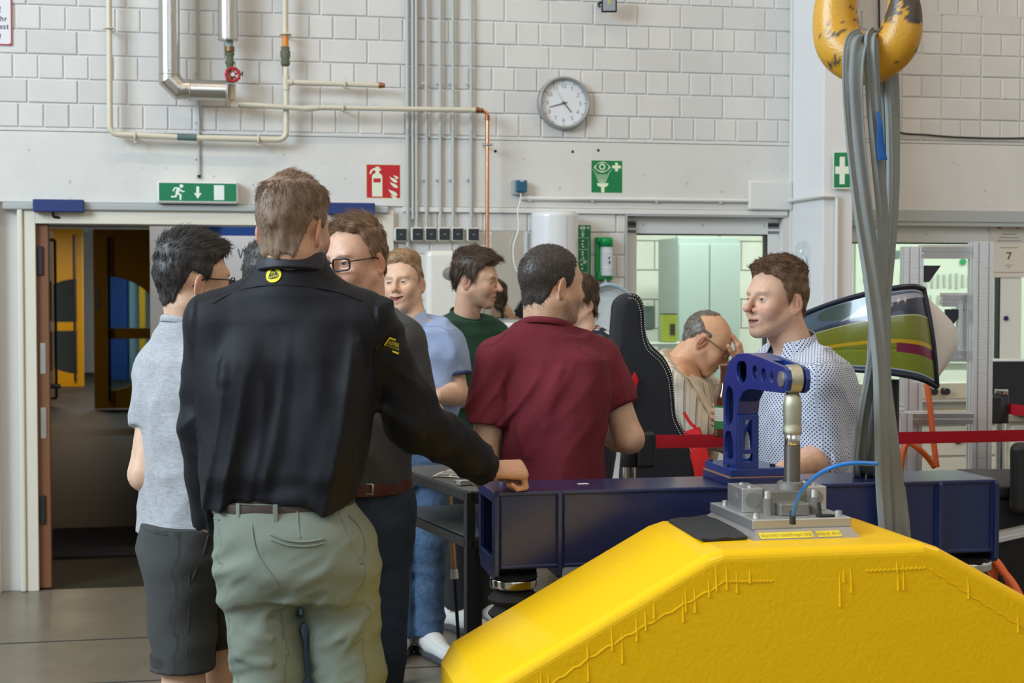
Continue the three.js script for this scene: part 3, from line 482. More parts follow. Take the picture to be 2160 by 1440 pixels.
{ // emergency exit sign box
  const [w, h, p] = fitBoard(331, 381, 503, 431, 0.05);
  const t = thing('exit_sign', 'green emergency exit sign box with running figure, arrow and door', 'sign', [p[0], p[1], 0]);
  part(t, 'housing', [box(w, h, 0.085, 0, 0, 0.0465, 0.014)], std({ color: rgb(0.72, 0.71, 0.68), roughness: 0.4 }));
  const W = 680, Hh = 168;
  part(t, 'sign_print', new THREE.PlaneGeometry(w * 0.945, h * 0.78).translate(0, 0, 0.0895), std({ map: canvasTex(W, Hh, (c) => {
    c.fillStyle = '#0f7b52'; c.fillRect(0, 0, W, Hh); c.fillStyle = '#e9f0ea'; c.fillRect(482, 16, 90, 140);
    c.beginPath(); c.arc(196, 28, 17, 0, 7); c.fill();
    c.lineCap = 'round'; c.lineJoin = 'round'; c.strokeStyle = '#e9f0ea';
    const st = (w, pts) => { c.lineWidth = w; c.beginPath(); pts.forEach(([x, y], i) => (i ? c.lineTo(x, y) : c.moveTo(x, y))); c.stroke(); };
    st(30, [[170, 58], [158, 88]]); st(13, [[176, 52], [196, 76], [218, 80]]); st(13, [[162, 46], [138, 46], [124, 74]]); st(17, [[160, 96], [188, 112], [186, 152]]); st(16, [[154, 96], [146, 128], [110, 130]]);
    c.fillRect(326, 30, 26, 66); shape(c, [[304, 92], [374, 92], [339, 146]]);
  }), roughness: 0.35 }));
}
{ const [w, h, p] = fitBoard(772, 346, 845, 419); signBoard('fire_extinguisher_sign', 'red square sign with white extinguisher and flames', w, h, p, (c, W, H) => {
    c.scale(W / 300, H / 300); c.fillStyle = '#d9c87e'; c.fillRect(0, 0, 300, 300); c.fillStyle = '#c01722'; c.fillRect(4, 4, 292, 292); c.fillStyle = '#e2e8cf';
    c.beginPath(); c.moveTo(50, 285); c.lineTo(50, 110); c.quadraticCurveTo(52, 78, 96, 76); c.quadraticCurveTo(138, 78, 140, 110); c.lineTo(140, 285); c.closePath(); c.fill();
    c.fillRect(80, 50, 34, 30); shape(c, [[70, 30], [130, 38], [130, 52], [70, 54]]); shape(c, [[78, 20], [118, 20], [112, 34], [84, 34]]);
    c.strokeStyle = '#e2e8cf'; c.lineWidth = 15; c.beginPath(); c.moveTo(80, 40); c.quadraticCurveTo(42, 42, 34, 86); c.stroke();
    c.fillStyle = '#c01722'; c.fillRect(62, 124, 64, 36); c.fillStyle = '#e2e8cf';
    const fl = (x, y, s, k) => { c.beginPath(); c.moveTo(x, y); c.bezierCurveTo(x + 8 * s, y + 50 * s, x + 56 * s, y + 20 * s, x + 78 * s, y + 66 * s); c.bezierCurveTo(x + 74 * s, y + 88 * s, x + 20 * s, y + 76 * s, x, y); c.fill(); };
    fl(196, 84, 1.0); fl(232, 76, 0.66); fl(198, 130, 1.02); fl(184, 192, 1.15); fl(206, 246, 0.86);
  }, 300); }
{ const [w, h, p] = fitBoard(1246, 337, 1313, 408); signBoard('eyewash_sign', 'green square sign with eye, shower spray and white cross', w, h, p, (c, W, H) => {
    c.scale(W / 300, H / 318); c.fillStyle = PALE; c.fillRect(0, 0, 300, 318); c.fillStyle = GREEN; c.fillRect(3, 3, 294, 312); c.fillStyle = PALE;
    c.fillRect(200, 50, 84, 28); c.fillRect(228, 22, 28, 84);
    c.beginPath(); c.moveTo(26, 68); c.quadraticCurveTo(106, -34, 186, 68); c.quadraticCurveTo(106, 168, 26, 68); c.fill(); c.fillStyle = GREEN; c.beginPath(); c.ellipse(106, 66, 62, 40, 0, 0, 7); c.fill(); c.fillStyle = PALE; c.beginPath(); c.arc(106, 64, 30, 0, 7); c.fill(); c.fillStyle = GREEN; c.beginPath(); c.arc(106, 64, 18, 0, 7); c.fill(); c.fillStyle = PALE;
    for (let r = 0; r < 10; r++) for (let k = -4; k <= 4; k++) { if (r > 8 && Math.abs(k) > 3) continue; c.fillRect(106 + k * (15 - r * 0.8) - 4, 132 + r * 9 - (Math.abs(k) < 3 && r < 1 ? -6 : 0), 7, 6); }
    for (const [x, y] of [[22, 92], [34, 110], [44, 124], [190, 92], [178, 110], [168, 124]]) c.fillRect(x - 4, y - 4, 8, 8);
    shape(c, [[56, 222], [166, 222], [160, 248], [128, 262], [128, 312], [96, 312], [96, 262], [62, 248]]);
  }, 318); }
{ // first-aid sign standing out from the column
  const p = at(1755, 361, 8.25), D = 8.25, w = 39 / 3200 * D, h = 78 / 3200 * D;
  const t = signBoard('first_aid_sign', 'green sign with a white cross hung on the column', w, h, [CX0 + 0.095, p.y, CD + 0.028], (c, W, H) => { c.fillStyle = '#dfe7d8'; c.fillRect(0, 0, W, H); c.fillStyle = GREEN; c.fillRect(W * 0.06, H * 0.03, W * 0.88, H * 0.94); c.fillStyle = '#e6ecd9'; c.fillRect(W * 0.36, H * 0.14, W * 0.28, H * 0.74); c.fillRect(W * 0.12, H * 0.4, W * 0.76, H * 0.2); }, 256, { turn: -0.28 });
}
{ // tall instruction strip
  const [w, h, p] = fitBoard(1217, 474, 1246, 588);
  signBoard('eyewash_instructions', 'tall narrow green instruction panel with white pictograms', w, h, p, (c, W, H) => {
    c.scale(W / 160, H / 640); c.fillStyle = GREEN; c.fillRect(0, 0, 160, 640); c.fillStyle = '#dbe9da'; c.strokeStyle = '#dbe9da'; c.lineWidth = 4;
    c.beginPath(); c.ellipse(64, 34, 34, 18, 0, 0, 7); c.fill(); c.fillStyle = GREEN; c.beginPath(); c.arc(64, 34, 9, 0, 7); c.fill(); c.fillStyle = '#dbe9da'; c.fillRect(112, 28, 34, 10); c.fillRect(124, 16, 10, 34);
    for (let r = 0; r < 5; r++) for (let k = -2; k < 3; k++) c.fillRect(64 + k * (9 - r) - 2, 60 + r * 9, 5, 5); shape(c, [[40, 106], [90, 106], [74, 122], [72, 142], [58, 142], [56, 122]]);
    for (const y of [152, 292, 426]) c.strokeRect(8, y, 122, y === 292 ? 134 : 138);
    for (const [x, y] of [[66, 190], [60, 230], [70, 260], [64, 320], [62, 350], [70, 390], [52, 470], [80, 450], [96, 440], [58, 520]]) { c.beginPath(); c.ellipse(x, y, 14, 10, 0.4, 0, 7); c.fill(); }
    c.fillRect(62, 330, 8, 40); c.fillRect(40, 405, 14, 16); c.fillRect(72, 405, 14, 16); c.fillRect(110, 590, 22, 6); c.fillRect(110, 604, 22, 6); c.fillRect(110, 618, 14, 6);
  }, 640);
}
{ // white warning notice at the frame edge
  const a = onZ(-62, -70, 0.0), b = onZ(27, 97, 0.0), w = b.x - a.x, h = a.y - b.y;
  signBoard('warning_notice', 'white notice with red border and black German text', w, h, [(a.x + b.x) / 2, (a.y + b.y) / 2, 0.002], (c, W, H) => {
    c.fillStyle = '#e3e1e4'; c.fillRect(0, 0, W, H); c.strokeStyle = '#a81e3a'; c.lineWidth = W * 0.035; c.strokeRect(W * 0.018, W * 0.018, W * 0.964, H - W * 0.036);
    c.fillStyle = '#2a2238'; c.textAlign = 'right'; c.font = `bold ${Math.round(H * 0.105)}px sans-serif`; const y = (py) => (py + 70) / 167 * H, x = (px) => (px + 62) / 89 * W;
    c.fillText('!', x(3), y(26)); c.font = `bold ${Math.round(H * 0.088)}px sans-serif`; c.fillText('ehr', x(16), y(45)); c.fillText('Last', x(20), y(62)); c.fillText('!', x(3), y(83)); c.beginPath(); c.arc(x(22), y(93), 4, 0, 7); c.fill();
  }, 512);
}
// ---------------------------------------------------------------- clock
{
  const c = onZ(1190, 217, 0.03), R = 0.146;
  const t = thing('wall_clock', 'round wall clock with grey rim and white dial', 'clock', [c.x, c.y, 0]);
  part(t, 'rim', [lathe([[R * 0.85, 0.0], [R, 0.0], [R * 1.0, 0.02], [R * 0.985, 0.04], [R * 0.95, 0.05], [R * 0.895, 0.047], [R * 0.865, 0.03], [R * 0.85, 0.02]], 64).rotateX(Math.PI / 2)], std({ color: rgb(0.36, 0.36, 0.36), roughness: 0.38, metalness: 0.3 }));
  const dial = part(t, 'dial', [new THREE.CircleGeometry(R * 0.88, 64).translate(0, 0, 0.021)], std({ roughness: 0.5, map: canvasTex(512, 512, (x) => {
    x.fillStyle = '#e4e6ea'; x.fillRect(0, 0, 512, 512); x.fillStyle = '#25272c'; x.font = '58px sans-serif'; x.textAlign = 'center'; x.textBaseline = 'middle';
    for (let i = 1; i <= 12; i++) { const a = i / 12 * Math.PI * 2; x.fillText(String(i), 256 + 184 * Math.sin(a), 258 - 186 * Math.cos(a)); x.beginPath(); x.arc(256 + 236 * Math.sin(a), 256 - 236 * Math.cos(a), 7, 0, 7); x.fill(); }
    x.fillStyle = '#8a94a0'; for (let i = 0; i < 60; i++) { const a = i / 60 * Math.PI * 2; x.beginPath(); x.arc(256 + 236 * Math.sin(a), 256 - 236 * Math.cos(a), 2, 0, 7); x.fill(); }
  }) }));
  const hand = (deg, len, back, w, m, z) => { const a = deg * Math.PI / 180; return part(t, 'hand', [poly([[-w / 2, -back], [w / 2, -back], [w * 0.3, len], [-w * 0.3, len]], 0.0014).rotateZ(-a).translate(0, 0, z)], m); };
  hand(139, 0.066, 0.012, 0.006, std({ color: rgb(0.03, 0.02, 0.03), roughness: 0.4 }), 0.024); hand(254, 0.086, 0.018, 0.005, M.black, 0.026); hand(326, 0.085, 0.02, 0.0014, std({ color: rgb(0.3, 0.25, 0.25), roughness: 0.4 }), 0.029);
  part(t, 'hub', [rodGeo(V(0, 0, 0.02), V(0, 0, 0.032), 0.005, 0.004, 12)], M.black);
  part(t, 'glass', [new THREE.CircleGeometry(R * 0.868, 48).translate(0, 0, 0.036)], phy({ color: 0xffffff, transmission: 1, roughness: 0.0, thickness: 0, ior: 1.3 }));
}
{ // floodlight at the top edge
  const c = at(1299, 8, 8.2), t = thing('floodlight', 'small black floodlight fixed high on the white wall', 'floodlight', [c.x, c.y + 0.03, 0.1]);
  const b = part(t, 'housing', [box(0.085, 0.10, 0.03, 0, 0, 0, 0.006).rotateX(0.35).rotateY(-0.25)], M.black);
  part(t, 'lamp_glass', [box(0.068, 0.078, 0.004, 0, 0, 0.0165, 0.001).rotateX(0.35).rotateY(-0.25)], std({ color: rgb(0.4, 0.42, 0.45), roughness: 0.15 }));
  part(t, 'led_plate', [box(0.02, 0.03, 0.002, 0, 0.012, 0.0195).rotateX(0.35).rotateY(-0.25)], std({ color: rgb(0.6, 0.55, 0.2), roughness: 0.4 }));
  part(t, 'bracket', [pipe([V(-0.05, 0, 0), V(-0.05, 0.0, -0.04), V(-0.03, 0.0, -0.098)], 0.008, 0.01, 8)], M.black);
}
// ---------------------------------------------------------------- wash place: socket, boiler, mirror, dispenser, eyewash bottle, coat
{
  const c = onZ(1096, 395, 0.03), t = thing('blue_socket', 'small blue and grey wall socket with white cable', 'socket', [c.x, c.y, 0]);
  part(t, 'housing', [box(0.07, 0.08, 0.04, -0.006, 0, 0.0205, 0.006)], std({ color: rgb(0.4, 0.42, 0.42), roughness: 0.4 }));
  const lid = part(t, 'lid', [box(0.06, 0.065, 0.03, 0.006, 0.005, 0.05, 0.006)], std({ color: rgb(0.012, 0.10, 0.17), roughness: 0.35 })); part(lid, 'label', [box(0.02, 0.004, 0.001, 0.006, 0.032, 0.0655)], M.whitePlastic);
  const q = (x, y) => onZ(x, y, 0.06).sub(V(c.x, c.y, 0));
  part(t, 'cable', [sweep(spline([V(0.006, -0.03, 0.045), q(1097, 425), q(1092, 445), q(1094, 480), q(1083, 520), q(1086, 560), q(1096, 578), q(1112, 580)], 50), 0.004, 8)], M.whitePlastic);
  const b0 = onZ(1120, 442, 0.1), b1 = onZ(1217, 442, 0.1), R = (b1.x - b0.x) / 2;
  const h = thing('water_heater', 'white cylindrical water heater on the wall', 'water heater', [(b0.x + b1.x) / 2, 0, R * 0.75 + 0.02]);
  part(h, 'tank', [lathe([[0, 1.22], [R * 0.8, 1.22], [R * 0.97, 1.24], [R, 1.27], [R, 1.955], [R * 0.985, 1.972], [R * 0.9, 1.982], [0, 1.985]], 48)], phy({ color: rgb(0.76, 0.76, 0.78), roughness: 0.25, clearcoat: 0.6, clearcoatRoughness: 0.1 }));
  part(h, 'seam', [rodGeo(V(R * 0.3, 1.27, R * 0.954), V(R * 0.3, 1.955, R * 0.954), 0.0015, 0.0015, 6)], M.trimGrey);
  part(h, 'wall_bracket', [box(0.12, 0.05, R * 0.75 + 0.02, 0, 1.6, -(R * 0.75 + 0.02) / 2, 0.004)], M.steel);
  const m0 = onZ(1037, 487, 0.012), m1 = onZ(1112, 672, 0.012);
  const mr = thing('mirror', 'frameless rectangular mirror beside the water heater', 'mirror', [(m0.x + m1.x) / 2, (m0.y + m1.y) / 2, 0]);
  part(mr, 'glass', [box(m1.x - m0.x, m0.y - m1.y, 0.006, 0, 0, 0.012, 0.001)], std({ color: rgb(0.88, 0.9, 0.89), metalness: 1, roughness: 0.0 }));
  part(mr, 'backing', [box(m1.x - m0.x - 0.02, m0.y - m1.y - 0.02, 0.008, 0, 0, 0.005)], M.whitePlastic);
  const l0 = onZ(1112, 672, 0.05); solo('wash_shelf', [span(onZ(1034, 672).x, onZ(1112, 672).x, l0.y - 0.16, l0.y - 0.02, 0.001, 0.11, 0.02)], M.whitePlastic, 'white ceramic shelf on the wall under the mirror', 'shelf');
  const d0 = onZ(897, 527, 0.1), d1 = onZ(1016, 760, 0.1), dw = d1.x - d0.x, dh = 0.62;
  const d = thing('towel_dispenser', 'white paper towel dispenser with a grey oval window', 'dispenser', [(d0.x + d1.x) / 2, d0.y - dh / 2, 0]);
  part(d, 'housing', [box(dw, dh, 0.14, 0, 0, 0.071, 0.035)], phy({ color: rgb(0.80, 0.78, 0.73), roughness: 0.25, clearcoat: 0.5, clearcoatRoughness: 0.15 }));
  const wo = onZ(968, 577, 0.141); part(d, 'viewing_window', [new THREE.SphereGeometry(1, 32, 16).scale(0.055, 0.04, 0.006).translate(wo.x - 0.035 - d.position.x, wo.y - d.position.y, 0.141)], std({ color: rgb(0.25, 0.24, 0.22), roughness: 0.2 }));
  const wl = onZ(965, 597, 0.141); part(d, 'lock', [box(0.05, 0.007, 0.004, wl.x - d.position.x, wl.y - d.position.y, 0.142, 0.001)], std({ color: rgb(0.2, 0.22, 0.25), roughness: 0.4 }));
  // eyewash bottle in its wall holder
  const e = onZ(1277, 545, 0.05), eh = onZ(1277, 499, 0.05).y - onZ(1277, 589, 0.05).y, g = thing('eyewash_bottle', 'green eyewash bottle with white label in wall holder', 'bottle', [e.x, e.y, 0.0]);
  const gm = std({ color: rgb(0.0, 0.30, 0.07), roughness: 0.35 });
  part(g, 'holder', [box(0.05, eh, 0.03, -0.025, 0, 0.0155, 0.006), box(0.088, 0.05, 0.05, 0, -eh / 2 + 0.024, 0.026, 0.01), box(0.084, 0.03, 0.05, 0, eh / 2 - 0.015, 0.026, 0.008)], gm);
  part(g, 'bottle', [lathe([[0, -eh * 0.42], [0.03, -eh * 0.42], [0.034, -eh * 0.39], [0.034, eh * 0.26], [0.03, eh * 0.3], [0, eh * 0.3]], 28).translate(0.008, 0, 0.042)], std({ color: rgb(0.66, 0.72, 0.74), roughness: 0.25 }));
  part(g, 'cap', [lathe([[0, eh * 0.28], [0.037, eh * 0.28], [0.037, eh * 0.44], [0.03, eh * 0.49], [0, eh * 0.495]], 28).translate(0.006, 0, 0.044)], gm);
  part(g, 'label', [new THREE.CylinderGeometry(0.0346, 0.0346, eh * 0.42, 24, 1, true, -0.9, 2.0).translate(0.008, -0.004, 0.042)], std({ roughness: 0.5, side: THREE.DoubleSide, map: canvasTex(128, 160, (c) => { c.fillStyle = '#dfe4ea'; c.fillRect(0, 0, 128, 160); c.fillStyle = '#6b7683'; for (let i = 0; i < 9; i++) c.fillRect(10, 14 + i * 15, 40 + (i * 37) % 60, 3); c.fillStyle = '#2b3640'; c.fillRect(62, 60, 16, 24); c.fillRect(66, 96, 20, 26); }) }));
  // light blue coat / plastic bag hanging from a hook
  const k = onZ(1275, 593, 0.06), bl = thing('plastic_coat', 'pale blue thin disposable coat hanging under the eyewash bottle', 'coat', [k.x, k.y, 0.06]);
  const N = 60, Mm = 40, pos = [], idx = [];
  for (let j = 0; j <= Mm; j++) for (let i = 0; i <= N; i++) {
    const v = j / Mm, a = i / N * Math.PI * 2, wsh = 0.03 + 0.125 * Math.pow(Math.min(1, v * 5.5), 0.55) + 0.02 * v, th = 0.018 + 0.03 * Math.min(1, v * 3);
    const rip = 1 + 0.10 * Math.sin(a * 9 + v * 3) * v + 0.06 * vnoise(Math.cos(a) * 3, v * 5, Math.sin(a) * 3);
    pos.push(Math.cos(a) * wsh * (1 + 0.04 * vnoise(7, v * 6, Math.cos(a))), -v * 0.85 - 0.02 * Math.abs(Math.cos(a)) * (1 - v), Math.sin(a) * th * rip + 0.01);
  }
  for (let j = 0; j < Mm; j++) for (let i = 0; i < N; i++) { const a = j * (N + 1) + i, b = a + N + 1; idx.push(a, a + 1, b, b, a + 1, b + 1); }
  const cg = new THREE.BufferGeometry(); cg.setAttribute('position', new THREE.Float32BufferAttribute(pos, 3)); cg.setIndex(idx); cg.computeVertexNormals(); boxUV(cg);
  part(bl, 'cloth', cg, phy({ color: rgb(0.58, 0.65, 0.68), roughness: 0.5, bumpMap: B_KNIT, bumpScale: 0.004, side: THREE.DoubleSide }));
  part(bl, 'collar', [sweep(spline([V(-0.11, -0.07, 0.055), V(-0.04, -0.03, 0.06), V(0.02, -0.02, 0.06), V(0.1, -0.05, 0.055), V(0.14, -0.085, 0.05)], 24), 0.012, 8)], std({ color: rgb(0.36, 0.47, 0.56), roughness: 0.6 }));
  part(bl, 'hook', [rodGeo(V(0, 0, -0.06), V(0, 0.005, 0.02), 0.006, 0.006, 8)], M.steel);
}
{ // drill holes with plugs, small smoke detector glass dome by the window
  for (const [x, y] of [[1045, 319], [1208, 320], [1262, 317]]) { const p = onZ(x, y, 0.004); solo('wall_plug', [lathe([[0.002, 0.001], [0.006, 0.002], [0.008, 0.0], [0, 0]], 14).rotateX(Math.PI / 2), new THREE.CircleGeometry(0.0055, 14).translate(0, 0, 0.0016)], M.blackMatte, 'dark empty wall plug in the plaster band', 'wall plug', p, 0, 'empty plugs in the plaster band'); }
  const c = onZ(1680, 560, 0.0), g = phy({ color: rgb(0.92, 0.95, 0.95), transmission: 1, roughness: 0.02, thickness: 0, ior: 1.45 });
  const t = thing('glass_dome_lamp', 'clear glass dome lamp fixed beside the window frame', 'lamp', [CX0 - 0.02, onZ(1670, 507, 0.2).y - 0.12, 0.25]);
  part(t, 'glass_dome', [lathe([[0.052, -0.05], [0.052, 0.05], [0.046, 0.085], [0.03, 0.108], [0, 0.118]], 32)], g);
  part(t, 'base', [lathe([[0, -0.16], [0.055, -0.16], [0.06, -0.05], [0.052, -0.045], [0, -0.045]], 32)], M.trim);
  part(t, 'bulb_holder', [lathe([[0, -0.05], [0.02, -0.05], [0.02, 0.0], [0.012, 0.03], [0, 0.035]], 16)], M.whitePlastic);
  part(t, 'wall_arm', [rodGeo(V(0, -0.12, 0), V(0, -0.12, -0.25), 0.014)], M.trim);
  const w = thing('hanging_cable', 'dark cable drooping along the right-hand brick wall', 'cable');
  part(w, 'cable_run', [sweep(spline([onZ(1858, -400, 0.02), onZ(1862, 200, 0.02), onZ(1884, 272, 0.02), onZ(1960, 285, 0.02), onZ(2060, 291, 0.02), onZ(2170, 291, 0.02), onZ(2300, 280, 0.02), onZ(2420, 200, 0.02), onZ(2440, -400, 0.02)], 40), 0.006, 8)], M.rubber);
}
// ---------------------------------------------------------------- test rig in the foreground
const blueP = phy({ color: rgb(0.009, 0.019, 0.095), roughness: 0.34, bumpMap: B_PAINT, bumpScale: 0.0005, clearcoat: 0.5, clearcoatRoughness: 0.18 });
const BY1 = 1.014, BY0 = 0.805, BZ1 = 4.20, BZ0 = 3.965, BX0 = onZ(1042, 1100, BZ1).x, BX1 = onZ(2104, 1090, BZ1).x;
{
  const t = thing('steel_beam', 'dark blue painted hollow steel beam with welded end ribs', 'beam'), w = 0.012, xm = (BX0 + BX1) / 2;
  part(t, 'top_plate', [span(BX0, BX1, BY1 - w, BY1, BZ0, BZ1, 0.004)], blueP);
  part(t, 'bottom_plate', [span(BX0, BX1, BY0, BY0 + w, BZ0, BZ1, 0.004)], blueP);
  part(t, 'web_plate', [span(BX0 + 0.004, BX1 - 0.004, BY0 + 0.004, BY1 - 0.004, BZ1 - 0.016, BZ1 - 0.006)], blueP);
  part(t, 'web_plate', [span(BX0 + 0.004, BX1 - 0.004, BY0 + 0.004, BY1 - 0.004, BZ0 + 0.006, BZ0 + 0.016)], blueP);
  const weld = std({ color: rgb(0.02, 0.05, 0.22), roughness: 0.3, metalness: 0.2, bumpMap: B_FINE, bumpScale: 0.002 });
  [[BX0 + 0.006, true], [onZ(1180, 1100, BZ1).x, false], [onZ(1982, 1100, BZ1).x, false], [BX1 - 0.006, true]].forEach(([x, end]) => {
    const o = [[BZ0 + 0.004, BY1 - 0.004], [BZ0 + 0.004, BY0 + 0.03], [BZ0 + 0.03, BY0 - 0.022], [BZ1 - 0.004, BY0 - 0.028], [BZ1 + 0.010, BY0 - 0.016], [BZ1 + 0.010, BY1 - 0.012], [BZ1, BY1 - 0.002]];
    const hl = [[BZ0 + 0.026, BY0 + 0.03], [BZ0 + 0.026, BY1 - 0.03], [BZ1 - 0.03, BY1 - 0.03], [BZ1 - 0.03, BY0 + 0.03]];
    const g = poly(o, 0.013, 0.002, end ? [hl] : []); g.rotateY(-Math.PI / 2); g.translate(x + 0.0065, 0, 0); const r = part(t, 'rib', [g], blueP);
    const R = rng(Math.round(x * 100)), beads = []; for (let i = 0; i < 26; i++) beads.push(new THREE.SphereGeometry(0.0058 + R() * 0.0016, 8, 6).scale(1, 1.5, 1).translate(x + (x > xm ? -0.009 : 0.009), BY0 + 0.006 + i * (BY1 - BY0 - 0.02) / 26, BZ1 - 0.003)); part(r, 'weld_bead', [mergeGeometries(beads)], weld);
  });
  const p = onY(1230, 1020, BY1 + 0.0006); part(t, 'sticker', [box(0.03, 0.0008, 0.022, p.x, BY1 + 0.0008, p.z)], M.whitePlastic, 'small white sticker');
  for (const [px, py] of [[1690, 1014], [1700, 1012]]) { const h = onY(px, py, BY1); part(t, 'bolt_hole', [new THREE.CylinderGeometry(0.008, 0.008, 0.002, 16).translate(h.x, BY1, h.z)], M.black); }
}
function bellows(px, label) {
  const x = onZ(px, 1250, (BZ0 + BZ1) / 2).x, t = thing('rubber_bellows', label, 'bellows', [x, 0, (BZ0 + BZ1) / 2]), pr = [[0.03, 0.74]];
  for (let i = 0; i < 11; i++) { const y = 0.725 - i * 0.041; pr.push([0.053, y], [0.06, y - 0.006], [0.0715, y - 0.019], [0.0725, y - 0.022], [0.062, y - 0.034]); } pr.push([0.05, 0.27], [0.03, 0.27]);
  part(t, 'gaiter', [lathe(pr.reverse(), 48)], M.rubber);
  part(t, 'clamp_ring', [lathe([[0.056, 0.735], [0.0655, 0.735], [0.067, 0.742], [0.067, 0.757], [0.0655, 0.763], [0.056, 0.763]], 48)], M.chrome);
  part(t, 'cap', [lathe([[0, 0.74], [0.06, 0.74], [0.064, 0.765], [0.064, 0.775], [0.05, 0.777], [0, 0.777]], 48)], M.rubber);
  part(t, 'foot_bracket', [box(0.05, 0.03, 0.05, -0.035, 0.79, 0, 0.006), box(0.05, 0.03, 0.05, 0.035, 0.79, 0, 0.006)], M.blackMatte);
  part(t, 'pedestal', [lathe([[0, 0], [0.1, 0], [0.1, 0.03], [0.06, 0.05], [0.055, 0.28], [0, 0.28]], 32)], M.steel);
  return t;
}
bellows(1084, 'black rubber bellows with chrome clamp under the beam end beside the black table');
bellows(2042, 'black rubber bellows under the beam end beside the orange hoses');
// ---- yellow mass block
const yBlock = { x0: 0.575, x1: 1.145, x2: 1.69, x3: 2.26, y0: 0.635, y1: 0.95, z0: 4.345, z1: 4.84 };
{
  const b = yBlock, ym = phy({ color: rgb(0.94, 0.56, 0.0), roughness: 0.45, specularIntensity: 0.45, clearcoat: 0.16, clearcoatRoughness: 0.12, bumpMap: tex(512, 0.7, (u, v) => 0.5 * tfbm(u, v, 5, 3, 201) + 0.3 * tfbm(u, v, 90, 2, 14) + 0.15 * tfbm(u, v, 3, 2, 33)), bumpScale: 0.0022 });
  const R = 0.026, o = [[b.x0, 0.03], [b.x0, b.y0 - 0.03], [b.x0 + 0.03, b.y0 + 0.02], [b.x1 - 0.02, b.y1 - 0.012], [b.x1 + 0.02, b.y1], [b.x2 - 0.02, b.y1], [b.x2 + 0.02, b.y1 - 0.012], [b.x3 - 0.03, b.y0 + 0.02], [b.x3, b.y0 - 0.03], [b.x3, 0.03]];
  const t = thing('concrete_mass_block', 'large bright yellow painted trapezoid block carrying the metal plates', 'block');
  part(t, 'body', [poly(o, b.z1 - b.z0, R, [], 6).translate(0, 0, b.z0)], ym);
  part(t, 'plinth', [span(b.x0 + 0.06, b.x3 - 0.06, 0, 0.06, b.z0 + 0.06, b.z1 - 0.06)], M.blackMatte);
  // lapped edge cover with its rough seam and runs of paint
  const lap = (pts, w) => { const q = spline(pts, 40).map((p, i) => p.add(V(0, 0.003 * Math.sin(i * 2.1), 0))); return sweep(q, w, 8, 0.55, V(0, 0, 1)); };
  const zf = b.z1 + 0.0002;
  part(t, 'cover_seam', [lap([V(b.x0 + 0.05, b.y0 - 0.06, zf), V((b.x0 + b.x1) / 2, (b.y0 + b.y1) / 2 - 0.07, zf), V(b.x1 + 0.02, b.y1 - 0.075, zf)], 0.0028)], ym);
  part(t, 'cover_seam', [lap([V(b.x1 + 0.02, b.y1 - 0.072, zf), V(b.x1 + 0.14, b.y1 - 0.075, zf)], 0.0028)], ym);
  part(t, 'cover_seam', [lap([V(b.x2 - 0.17, b.y1 - 0.06, zf), V(b.x2 - 0.02, b.y1 - 0.058, zf)], 0.0028)], ym); part(t, 'cover_seam', [lap([V(b.x2 - 0.01, b.y1 - 0.06, zf), V(b.x2 + 0.2, b.y1 - 0.19, zf), V(b.x3 - 0.05, b.y0 - 0.05, zf)], 0.0028)], ym);
  const Rn = rng(8); for (let i = 0; i < 34; i++) { const left = i < 20, u = Rn(), x = left ? b.x0 + 0.08 + u * 0.6 : b.x1 + 0.05 + u * 1.0, ed = x < b.x1 ? b.y0 + (x - b.x0) / (b.x1 - b.x0) * (b.y1 - b.y0) : x > b.x2 ? b.y1 - (x - b.x2) / (b.x3 - b.x2) * (b.y1 - b.y0) : b.y1, y = ed - 0.02 - Rn() * 0.03, L = 0.03 + Rn() * 0.07; part(t, 'paint_run', [sweep([V(x, y, zf - 0.002), V(x + 0.002, y - L * 0.5, zf - 0.0008), V(x + 0.003, y - L, zf - 0.0004)], (k) => 0.0018 + 0.0018 * k * k, 6)], ym); }
  // black rubber mat over the top edge
  const c = [onY(1410, 1099, b.y1 + 0.003), onY(1500, 1086, b.y1 + 0.003), onY(1577, 1136, b.y1 + 0.003), onY(1480, 1141, b.y1 + 0.003)];
  const mp = []; const N = 14; for (let j = 0; j <= N; j++) for (let i = 0; i <= N; i++) { const u = i / N, v = j / N, p = c[0].clone().lerp(c[1], u).lerp(c[3].clone().lerp(c[2], u), v); mp.push(p.x, p.y + 0.003 + 0.002 * vnoise(u * 4, v * 4, 1) + 0.002, p.z); }
  const mi = []; for (let j = 0; j < N; j++) for (let i = 0; i < N; i++) { const a = j * (N + 1) + i; mi.push(a, a + N + 1, a + 1, a + 1, a + N + 1, a + N + 2); }
  const top = new THREE.BufferGeometry(); top.setAttribute('position', new THREE.Float32BufferAttribute(mp, 3)); top.setIndex(mi); top.computeVertexNormals(); boxUV(top);
  const low = top.clone().translate(0, -0.006, 0); const sides = []; const ring = []; for (let i = 0; i <= N; i++) ring.push(i); for (let j = 1; j <= N; j++) ring.push(j * (N + 1) + N); for (let i = N - 1; i >= 0; i--) ring.push(N * (N + 1) + i); for (let j = N - 1; j >= 0; j--) ring.push(j * (N + 1));
  for (let k = 0; k < ring.length - 1; k++) { const a = ring[k] * 3, e = ring[k + 1] * 3, P = (i, d) => [mp[i], mp[i + 1] - d, mp[i + 2]]; sides.push(...P(a, 0), ...P(e, 0), ...P(a, 0.006), ...P(e, 0), ...P(e, 0.006), ...P(a, 0.006)); }
  const sg = new THREE.BufferGeometry(); sg.setAttribute('position', new THREE.Float32BufferAttribute(sides, 3)); sg.computeVertexNormals(); boxUV(sg);
